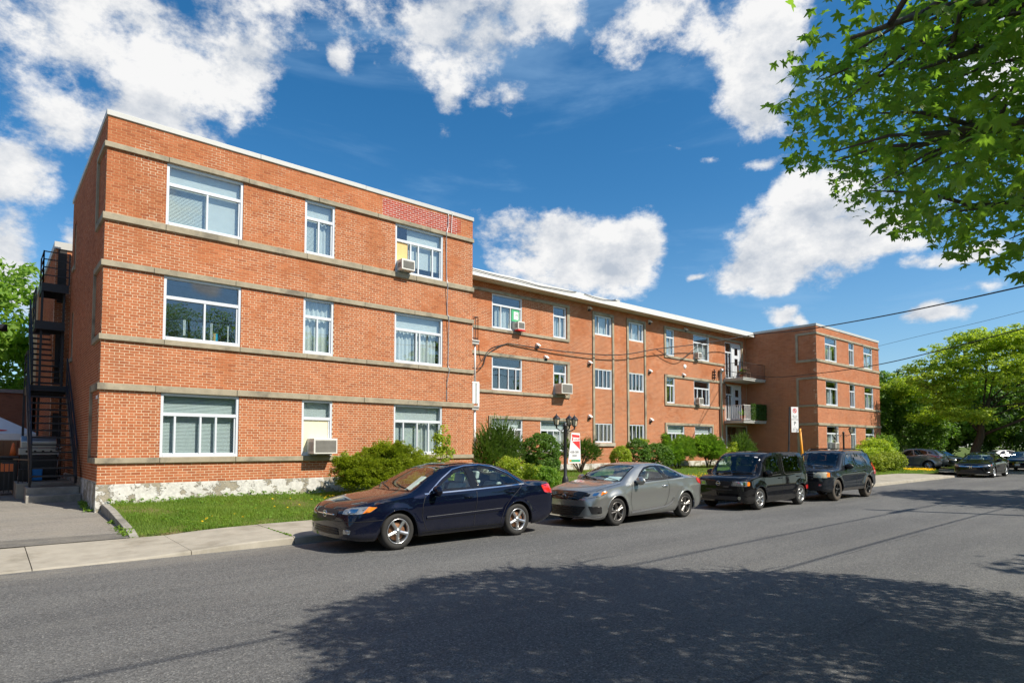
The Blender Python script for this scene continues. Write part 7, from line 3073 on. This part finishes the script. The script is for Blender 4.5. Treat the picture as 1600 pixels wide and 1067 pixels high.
# --- trees beyond the farther wing
tree('tall spreading yellow green locust with a thick leaning trunk by the side drive', (54.0, 12.7, .05), (54.6, 11.6, 5.2), .36,
     [((54.4, 12.6, 8.6), (3.8, 3.2, 1.5)), ((56.5, 8.5, 8.9), (4.0, 3.6, 1.5)), ((53.0, 14.0, 7.0), (3.0, 2.4, 1.5)), ((55.0, 9.0, 7.0), (4.5, 4.0, 1.5)), ((57.5, 5.0, 7.4), (3.2, 3.0, 1.8)), ((53.2, 13.6, 5.4), (2.4, 2.0, 1.2)), ((55.5, 4.5, 5.2), (2.8, 3.0, 1.2)), ((55.2, 11.0, 9.5), (3.6, 3.0, .9)), ((52.0, 12.2, 4.0), (1.7, 1.6, .6)), ((57.2, 17.2, 6.6), (2.8, 2.4, 1.5)), ((57.5, 15.4, 4.3), (2.4, 2.0, 1.0)), ((58, 8, 5.0), (3, 3, 1.4)), ((56, 3, 3.4), (2.2, 2.4, .9))],
     1300, .60, 46, .115, 'leaf_bright', 'locust_tree', flat=.38, surf=.3, per_limb=12, up=1.2)
tree('dense dark green maple at the end of the farther wing', (56.0, 21.5, .2), (56.2, 21.5, 4.0), .3,
     [((55.8, 21.6, 5.6), (3.6, 3.2, 3.6)), ((53.6, 22.5, 7.0), (2.4, 2.2, 2.6)), ((58.0, 20.0, 5.0), (3.2, 3.0, 3.2)), ((55.5, 20.8, 2.9), (3.6, 2.6, 1.7)), ((60.5, 18.0, 4.0), (2.8, 2.8, 2.8))], 760, .62, 46, .15, 'leaf_globe', 'maple_tree', surf=.6)
tree('dark leafy tree behind the dense maple', (64.0, 25, .2), (64.0, 25, 4), .3, [((63, 25, 5.2), (4.5, 4, 4.6)), ((68, 22, 5.0), (4, 4, 4.2))], 330, .8, 40, .19, 'leaf_dark', 'broadleaf_tree')
sprc = empty('spruce_tree', (76, 29.6, .2), 'thin dark spruce tip standing up between the maple and the locust', 'tree')
V, F = [], []
cs, rr = [], []
for k in range(90):
    z = 3 + 11.6 * (k / 90)
    r_ = 2.4 * (1 - k / 92) ** .9 + .12
    for j in range(3):
        a = random.uniform(0, 6.28)
        q = r_ * random.uniform(.4, 1)
        cs.append((q * math.cos(a), q * math.sin(a), z - q * .25))
        rr.append(.12 + .35 * (1 - k / 90))
V, F = clump_leaves(cs, rr, 16, .12, .5, .3)
mesh_np('crown', V, F, 'leaf_dark', sprc)
mb = MB()
mb.tube([(0, 0, -.1), (0, 0, 8), (0, 0, 14.6)], [.25, .12, .02], 7)
mb.build('trunk', 'bark', sprc)
FAR = [((80, 17, .1), [((80, 17, 5.6), (4.5, 4, 3.8)), ((77.5, 20, 4.6), (3, 3, 3.0))], 'leaf_mid', 'mid green tree behind the white saloon, left of the far right trees'),
       ((82, 14, .1), [((82, 14, 5.6), (6.5, 6, 5.2)), ((80, 20, 4.6), (5, 5, 4.4))], 'leaf_dark', 'dark tree closing the view down the street, left one of three'),
       ((88, 5, .1), [((88, 5, 6.0), (5.5, 5, 4.8))], 'leaf_mid', 'mid green tree closing the view down the street, middle of three'),
       ((76, 4.0, .1), [((76, 4, 6.0), (4.4, 4.0, 3.2)), ((70, 6.5, 5.8), (3, 3, 2.2))], 'leaf_bright', 'yellow green tree at the right edge beyond the far black saloon'),
       ((104, 12, .1), [((104, 12, 7), (8, 8, 6.5))], 'leaf_dark', 'dark tree farthest down the street')]
for (b, bl, m_, lab) in FAR:
    tree(lab, b, (b[0], b[1], 4.0), .28, bl, 420, .85, 44, .20, m_, 'broadleaf_tree', group='trees down the street')
# houses glimpsed through the leaves
hs_ = empty('house', (78, 26, 0), 'pale house with red brick lower storey glimpsed between the trunks down the street', 'house')
mb = MB()
mb.box(-4, 4, -4, 4, 3.0, 6.4)
mb.build('upper_wall', 'house_pale', hs_)
mb = MB()
mb.box(-4.05, 4.05, -4.05, 4.05, 0, 3.0)
mb.build('wall', 'house_brick', hs_)
mb = MB()
mb.prism([(-4.5, 6.4), (4.5, 6.4), (0, 8.6)], 'x', -4.4, 4.4)
mb.build('roof', 'roof_membrane', hs_)
for y in (-2.2, 1.0):
    mb = MB()
    mb.box(-4.12, -4.03, y, y + 1.1, .9, 2.3)
    w_ = mb.build('window', 'window_white', hs_)
    mb = MB()
    mb.box(-4.14, -4.125, y + .12, y + .98, 1.0, 2.2)
    mb.build('pane', 'black_gloss', w_)
mb = MB()
mb.box(66.2, 67.6, 22.2, 22.35, .2, 2.3)
tag(mb.build('shed', 'house_red'), 'red shed wall seen left of the leaning trunk', 'shed')

# --- trees and a brick block behind the garage and across the street
tree('bright green maple behind the fire escape at the far left', (-2.0, 42, .4), (-2, 42, 6), .35,
     [((-2.5, 41, 7.6), (4.2, 3.5, 4.2)), ((0.8, 42, 8.6), (2.6, 2.6, 3.0)), ((.9, 41.5, 5.8), (2.2, 2.2, 2.2)), ((-5, 39, 6.5), (3.5, 3, 3.5))], 430, .75, 48, .17, 'leaf_mid', 'maple_tree', surf=.6)
tree('second green tree behind the brick garage', (-9, 42, .4), (-9, 42, 6), .35, [((-9, 42, 7.4), (4.5, 4, 4.6))], 200, .85, 42, .18, 'leaf_mid', 'broadleaf_tree')
OPP = [((66, -5, .1), [((66, -5, 6.0), (5, 4, 4.2))], 'green street tree across the road, beyond the far right one'),
       ((30, -11, .1), [((30, -11, 6.4), (4.4, 4, 4.2))], 'green yard tree across the road behind the utility pole'),
       ((-9, -7.5, .1), [((-9, -8, 6.0), (3.6, 3.4, 3.4))], 'green street tree across the road to the left'),
       ((0, -13, .1), [((0, -13.5, 6.6), (4.0, 3.4, 3.8))], 'green tree in the yard across the road'),
       ((16.5, -8.0, .1), [((16.5, -8.5, 6.4), (4.0, 3.6, 3.8))], 'green street tree across the road, right of the camera'),
       ((46, -4.2, .1), [((46, -4.6, 6.2), (4.0, 3.4, 3.6))], 'green street tree across the road, far right')]
for (b, bl, lab) in OPP:
    tree(lab, b, (b[0], b[1], 4.2), .26, bl, 200, .8, 42, .19, 'leaf_mid', 'broadleaf_tree', group='trees across the road')
nb = empty('brick_block', (6, -22, 0), 'low flat roofed brown brick block across the road', 'building')
mb = MB()
mb.box(-34, 40, -6, 6, 0, 6.6)
mb.build('wall', 'house_brick', nb)
mb = MB()
mb.box(-34.2, 40.2, -6.2, 6.2, 6.6, 6.8)
mb.build('roof', 'roof_membrane', nb)
for i in range(14):
    for z in (1.2, 4.1):
        mb = MB()
        mb.box(-31 + i * 5, -29.2 + i * 5, 5.96, 6.06, z, z + 1.5)
        w_ = mb.build('window', 'window_white', nb)
        mb = MB()
        mb.box(-30.9 + i * 5, -29.3 + i * 5, 6.07, 6.09, z + .1, z + 1.4)
        mb.build('pane', 'black_gloss', w_)

# --- the street maple overhead at the right
MAPLE = [(0, 1), (10, .70), (16, .74), (26, .44), (41, .80), (50, .94), (60, .64), (80, .40), (100, .56), (112, .66), (127, .36), (160, .16)]
ring = [(math.radians(a), r) for a, r in MAPLE] + [(math.radians(180), .05)] + [(math.radians(-a), r) for a, r in MAPLE[:0:-1]]
LP_ = np.array([(r * math.sin(a), r * math.cos(a)) for a, r in ring])
NL = len(LP_)


def leaf_verts():
    v = np.zeros((NL + 1, 3))
    v[1:, 0] = LP_[:, 0]
    v[1:, 1] = LP_[:, 1]
    v[1:, 2] = -.16 * (LP_ ** 2).sum(1) - .10 * np.abs(LP_[:, 0])
    return v


LV = leaf_verts()
LF = np.array([(0, 1 + i, 1 + (i + 1) % NL) for i in range(NL)])
TB = Vector((8.4, -1.9, .1))
mt = empty('maple_tree', TB, 'street maple overhead at the right whose large dark green leaves hang into the sky', 'tree')
# outline of the crown towards the street, as directions seen from the pavement
CROWN = [(1165, -20), (1195, 14), (1212, 60), (1206, 108), (1228, 112), (1212, 150), (1206, 182), (1236, 206), (1222, 250), (1262, 268), (1290, 258), (1298, 300), (1322, 330), (1352, 318), (1372, 346), (1404, 368), (1432, 352), (1470, 384), (1492, 414), (1530, 400), (1560, 420), (1620, 448), (1620, -20)]
F_LEN, PX0, PY0 = 971.6, 800.0, 649.8
cr_ = cam.rotation_euler.to_matrix()
cR, cU, cF = cr_ @ Vector((1, 0, 0)), cr_ @ Vector((0, 1, 0)), cr_ @ Vector((0, 0, -1))


def seen(P):
    v = P - np.array(cam.location)
    d = v @ np.array(cF)
    d = np.where(np.abs(d) < 1e-6, 1e-6, d)
    return PX0 + F_LEN * (v @ np.array(cR)) / d, PY0 - F_LEN * (v @ np.array(cU)) / d, d


mb = MB()
pts = [(0, 0, -.1), (-.05, .05, 1.2), (.05, .1, 2.4), (0, .15, 3.6), (-.15, .25, 5.0), (-.2, .3, 6.6), (-.2, .4, 8.4)]
mb.tube(pts, [.26, .2, .18, .17, .14, .09, .03], 10)
mb.build('trunk', 'maple_bark', mt)
# limbs reaching over the road
limbs = []
lrng = random.Random(5)
for k in range(24):
    h = lrng.uniform(2.8, 7.0)
    a = rad(lrng.uniform(60, 215)) if k < 17 else rad(lrng.uniform(-145, 60))
    l_ = lrng.uniform(2.8, 4.5) * (1 - .06 * (h - 2.8))
    s = Vector((-.1, .2, h))
    e = s + Vector((math.cos(a) * l_, math.sin(a) * l_, lrng.uniform(.1, 1.6)))
    limbs.append((s, e, l_))
AIM = [(1600, 60, 5.2), (1600, 130, 5.6), (1600, 250, 5.0), (1420, 20, 4.0), (1600, 330, 6.0), (1500, 300, 5.4), (1440, 130, 4.6)]
cells = []
def away(px_, py_, d_):
    return Vector(cam.location) + (cF + cR * ((px_ - PX0) / F_LEN) + cU * ((PY0 - py_) / F_LEN)) * d_ - TB


for (a_, b_) in (((1760, -20, 5.2), (1418, 26, 3.7)), ((1760, 40, 5.6), (1470, 78, 3.9)), ((1780, 150, 5.4), (1440, 108, 3.8)), ((1780, 268, 5.0), (1445, 217, 3.9)), ((1800, 240, 5.8), (1400, 238, 4.3)), ((1780, 390, 5.6), (1500, 330, 4.6)), ((1760, 60, 4.6), (1330, 60, 3.2))):
    e = away(*b_)
    s = away(*a_)
    limbs.append((s, e, (e - s).length))


def in_crown(v):
    x_, y_, d_ = seen(np.array([tuple(v + TB)]))
    return d_[0] < .3 or not (-20 < x_[0] < 1650 and -20 < y_[0] < 1100) or (inside(CROWN, x_[0] - 45, y_[0]) and inside(CROWN, x_[0], y_[0] + 25))


def pull_in(s_, e_):
    k_ = 1.0
    while k_ > .25 and not in_crown(s_.lerp(e_, k_)):
        k_ -= .04
    return s_.lerp(e_, k_)


limbs = [(s_, pull_in(s_, e_), l_) for (s_, e_, l_) in limbs]
for (s, e, l_) in limbs:
    mid = s.lerp(e, .5) + Vector((0, 0, .25))
    P = [s, s.lerp(mid, .5) + Vector((0, 0, .08)), mid, mid.lerp(e, .5) + Vector((lrng.uniform(-.1, .1), 0, .05)), e]
    m_ = MB()
    m_.tube(P, [.065, .055, .042, .026, .008], 7)
    tw = []
    for j in range(7):
        t = .3 + .7 * j / 7
        i = min(int(t * 4), 3)
        q = P[i].lerp(P[i + 1], t * 4 - i)
        d = (e - s).normalized()
        side = d.cross(Vector((0, 0, 1))) * lrng.choice((-1, 1))
        e2 = q + (d * .6 + side * lrng.uniform(.3, 1.0) + Vector((0, 0, lrng.uniform(-.35, .3)))) * lrng.uniform(.6, 1.25)
        e2 = pull_in(q, e2)
        m_.tube([q, q.lerp(e2, .5) + Vector((0, 0, .05)), e2], [.018, .012, .004], 5)
        tw.append((q, e2))
    m_.build('branch', 'maple_bark', mt)
    for (q, e2) in tw:
        for _ in range(17):
            t = lrng.uniform(.05, 1.05)
            cells.append(q.lerp(e2, t) + Vector((lrng.gauss(0, .17), lrng.gauss(0, .17), lrng.gauss(-.05, .13))))
# leaves fill the crown over the road: the crown is bounded by its outline against the sky
# and by the outline of the shade it throws on the asphalt
SHADE = [(1.95, 4.55), (2.35, 5.3), (2.3, 6.0), (2.75, 6.35), (3.0, 6.75), (3.9, 6.95), (4.7, 7.25), (5.6, 7.3), (6.6, 6.55), (7.3, 6.15), (7.9, 5.1), (8.6, 4.6), (9.3, 3.6), (9.6, 2.4), (9.4, .8), (9.6, -1.5), (8.5, -4), (4.5, -4.5), (1.5, -3), (.9, .5), (1.3, 3.0)]
LOW = [(1552, 548), (1578, 522), (1620, 500), (1620, 618), (1588, 606), (1560, 590)]
n_fill = 310000
BX = np.stack([RNG.uniform(.5, 13.5, n_fill), RNG.uniform(-6, 4.6, n_fill), RNG.uniform(2.0, 9.3, n_fill)], 1)
lump = np.sin(BX[:, 0] * 2.1 + 1.2 * np.sin(BX[:, 2] * 1.3)) + np.sin(BX[:, 1] * 2.4 + 1 + .9 * np.sin(BX[:, 0])) + np.sin(BX[:, 2] * 2.6 + 2)
BX = BX[(lump > -.6)]
ctr = (BX - (np.array(TB) + np.array([-.9, .6, 5.9]))) / np.array([4.6, 4.2, 3.6])
c2_ = (BX - np.array([4.0, 1.3, 4.3])) / np.array([2.4, 1.8, 1.7])
BX = BX[((ctr ** 2).sum(1) < 1.25) | (((c2_ ** 2).sum(1) < 1.0) & (RNG.random(len(BX)) < .8))]
CL = np.array([tuple(c) for c in cells]) + np.array(TB)
P0 = np.concatenate([CL, BX])
px, py, dd = seen(P0)
ok = np.ones(len(P0), bool)
kx, ky = math.tan(rad(90 - SUN_EL)) * math.sin(rad(SUN_AZ)), math.tan(rad(90 - SUN_EL)) * math.cos(rad(SUN_AZ))
for i in range(len(P0)):
    a_, b_, c_ = P0[i]
    if not inside(SHADE, a_ - kx * c_ + RNG.normal() * .12, b_ + ky * c_ + RNG.normal() * .12):
        ok[i] = False
        continue
    if dd[i] > .2 and -60 < px[i] < 1680 and -60 < py[i] < 1130:
        x_, y_ = px[i] + RNG.normal() * 9, py[i] + RNG.normal() * 9
        ok[i] = inside(CROWN, x_, y_) or (inside(LOW, x_, y_) and dd[i] < 5)
        ok[i] &= bool(dd[i] > 2.1)
    elif c_ < 2.7:
        ok[i] = False
near = np.linalg.norm(P0 - np.array(cam.location), axis=1) > 1.9
P0 = P0[ok & near]
from mathutils.kdtree import KDTree
kd = KDTree(len(P0))
for i in range(len(P0)):
    kd.insert(P0[i], i)
kd.balance()
P0 = P0[np.array([len(kd.find_range(q, .34)) > 7 for q in P0])]
print('maple leaves', len(P0))
n = len(P0)
yaw = RNG.uniform(0, 2 * math.pi, n)
pit = RNG.normal(-.55, .38, n)
rol = RNG.normal(0, .45, n)
sz = RNG.uniform(.038, .088, n)
cy_, sy_ = np.cos(yaw), np.sin(yaw)
cp, sp2 = np.cos(pit), np.sin(pit)
cr2, sr2 = np.cos(rol), np.sin(rol)
Rm = np.zeros((n, 3, 3))
# Rz(yaw) * Rx(pitch) * Ry(roll)
Rx = np.zeros((n, 3, 3)); Rx[:, 0, 0] = 1; Rx[:, 1, 1] = cp; Rx[:, 1, 2] = -sp2; Rx[:, 2, 1] = sp2; Rx[:, 2, 2] = cp
Ry = np.zeros((n, 3, 3)); Ry[:, 0, 0] = cr2; Ry[:, 0, 2] = sr2; Ry[:, 1, 1] = 1; Ry[:, 2, 0] = -sr2; Ry[:, 2, 2] = cr2
Rz = np.zeros((n, 3, 3)); Rz[:, 0, 0] = cy_; Rz[:, 0, 1] = -sy_; Rz[:, 1, 0] = sy_; Rz[:, 1, 1] = cy_; Rz[:, 2, 2] = 1
Rm = Rz @ Rx @ Ry
W_ = np.einsum('nij,vj->nvi', Rm, LV) * sz[:, None, None] + P0[:, None, :]
px, py, dd = seen(P0)
inf = (dd > .3) & (px > 0) & (px < 1600) & (py > 0) & (py < 1067)
size_px = np.where(inf, sz / np.maximum(dd, .3), 0)
big = np.argsort(-size_px)[:300]
isb = np.zeros(n, bool)
isb[big] = True
Wr = W_[~isb]
nr = len(Wr)
FF = (np.arange(nr)[:, None, None] * (NL + 1) + LF[None]).reshape(-1, 3)
o = mesh_np('foliage', Wr.reshape(-1, 3) - np.array(TB), FF, 'leaf_maple', mt)
o['kind'] = 'stuff'
lme = bpy.data.meshes.new('leaf')
lme.from_pydata([tuple(v) for v in LV], [], [tuple(int(q) for q in f) for f in LF])
lme.materials.append(MATS['leaf_maple'])
lme.update()
for i in big:
    o = bpy.data.objects.new('leaf', lme)
    link(o, mt)
    o.matrix_local = Matrix.Translation(Vector(P0[i]) - TB) @ Matrix([list(r_) for r_ in Rm[i]]).to_4x4() @ Matrix.Scale(float(sz[i]), 4)

# a second street maple further right shades the road beyond the frame edge
tree('leafy street maple on the near side farther down the road', (31.0, -1.2, .1), (31, -1, 4), .26, [((30.5, -.4, 6.2), (4.2, 3.6, 2.6)), ((27.5, -.8, 5.6), (2.6, 2.4, 1.8))], 260, .8, 44, .17, 'leaf_mid', 'maple_tree')

# --- overhead lines
def at_plane(px_, py_, p0, p1):
    """point of the vertical plane through two ground points that lies in the direction of a picture point"""
    d = cF + cR * ((px_ - PX0) / F_LEN) + cU * ((PY0 - py_) / F_LEN)
    nrm = Vector((p1[1] - p0[1], -(p1[0] - p0[0]), 0))
    o_ = Vector(cam.location)
    t = nrm.dot(Vector((p0[0], p0[1], 0)) - o_) / nrm.dot(d)
    return o_ + d * t


POLE = (23.0, -1.4)
mast = (36.55, 21.6)
left_at = (18.4, 21.85)
A_ = [at_plane(x, y, POLE, (38.9, 21.0)) for (x, y) in ((1180, 523), (1250, 516), (1330, 503), (1420, 486), (1510, 467), (1600, 447), (1680, 428))]
cable('service_cable', [(18.4, 21.9, 6.55), (22.0, 21.8, 6.52), (26, 21.7, 6.72), (29.5, 21.6, 7.4), (33.5, 21.45, 8.1)] + A_, .028, 'long black service cable crossing the recessed block and rising right over the farther wing')
cable('service_cable', [(29.5, 21.75, 7.4), (31.0, 21.75, 7.0), (32.0, 21.75, 7.05), (33.6, 21.7, 7.9), (35.4, 21.5, 8.35)], .02, 'slack loop of black cable across the narrow top floor window')
B_ = [at_plane(x, y, POLE, mast) for (x, y) in ((1131, 588), (1200, 589), (1280, 583), (1370, 570), (1470, 547), (1600, 513), (1690, 488))]
cable('service_cable', [(36.5, 21.65, 6.72)] + B_[1:], .019, 'black service cable from the grey service pipe across the farther wing')
C_ = [at_plane(x, y, (60, 24), (40, -1.4)) for (x, y) in ((1320, 554), (1392, 536), (1450, 522), (1520, 506), (1600, 486), (1690, 462))]
cable('far_cable', C_, .012, 'thin faint cable above the trees beyond the farther wing')
for (yw, zw_, lab) in ((-1.4, 8.4, 'utility line along the near side of the street, upper one'), (-1.45, 6.6, 'utility line along the near side of the street, lower one')):
    cable('street_cable', [(-30, yw, zw_ + .3), (-8, yw, zw_ - .2), (23, yw, zw_ + .2), (60, yw, zw_ - .1)], .022, lab)
shade_block = empty('brick_block', (-12, 24, 0), 'unseen dark brick block added across the driveway to shade the near end wall', 'building')  # out of view; added to keep sky and bounce light off the end wall
mb = MB()
mb.box(-5, 5, -9, 14, 0, 8.6)
mb.build('wall', 'brick_dark', shade_block)
mb = MB()
mb.box(-5.15, 5.15, -9.15, 14.15, 8.6, 8.8)
mb.build('roof', 'roof_membrane', shade_block)
for y in (-6, -1, 4, 9):
    for z in (1.2, 4.0, 6.6):
        mb = MB()
        mb.box(4.96, 5.06, y, y + 1.4, z, z + 1.4)
        w_ = mb.build('window', 'window_white', shade_block)
        mb = MB()
        mb.box(5.065, 5.08, y + .1, y + 1.3, z + .1, z + 1.3)
        mb.build('pane', 'black_gloss', w_)
up_ = empty('utility_pole', (23.0, -1.4, .1), 'wooden utility pole on the near pavement carrying the cables', 'pole')
mb = MB()
mb.tube([(0, 0, 0), (0, 0, 9.4)], [.15, .10], 10)
mb.build('pole', 'bark', up_)
mb = MB()
mb.box(-.9, .9, -.06, .06, 8.45, 8.57)
mb.build('crossarm', 'bark', up_)
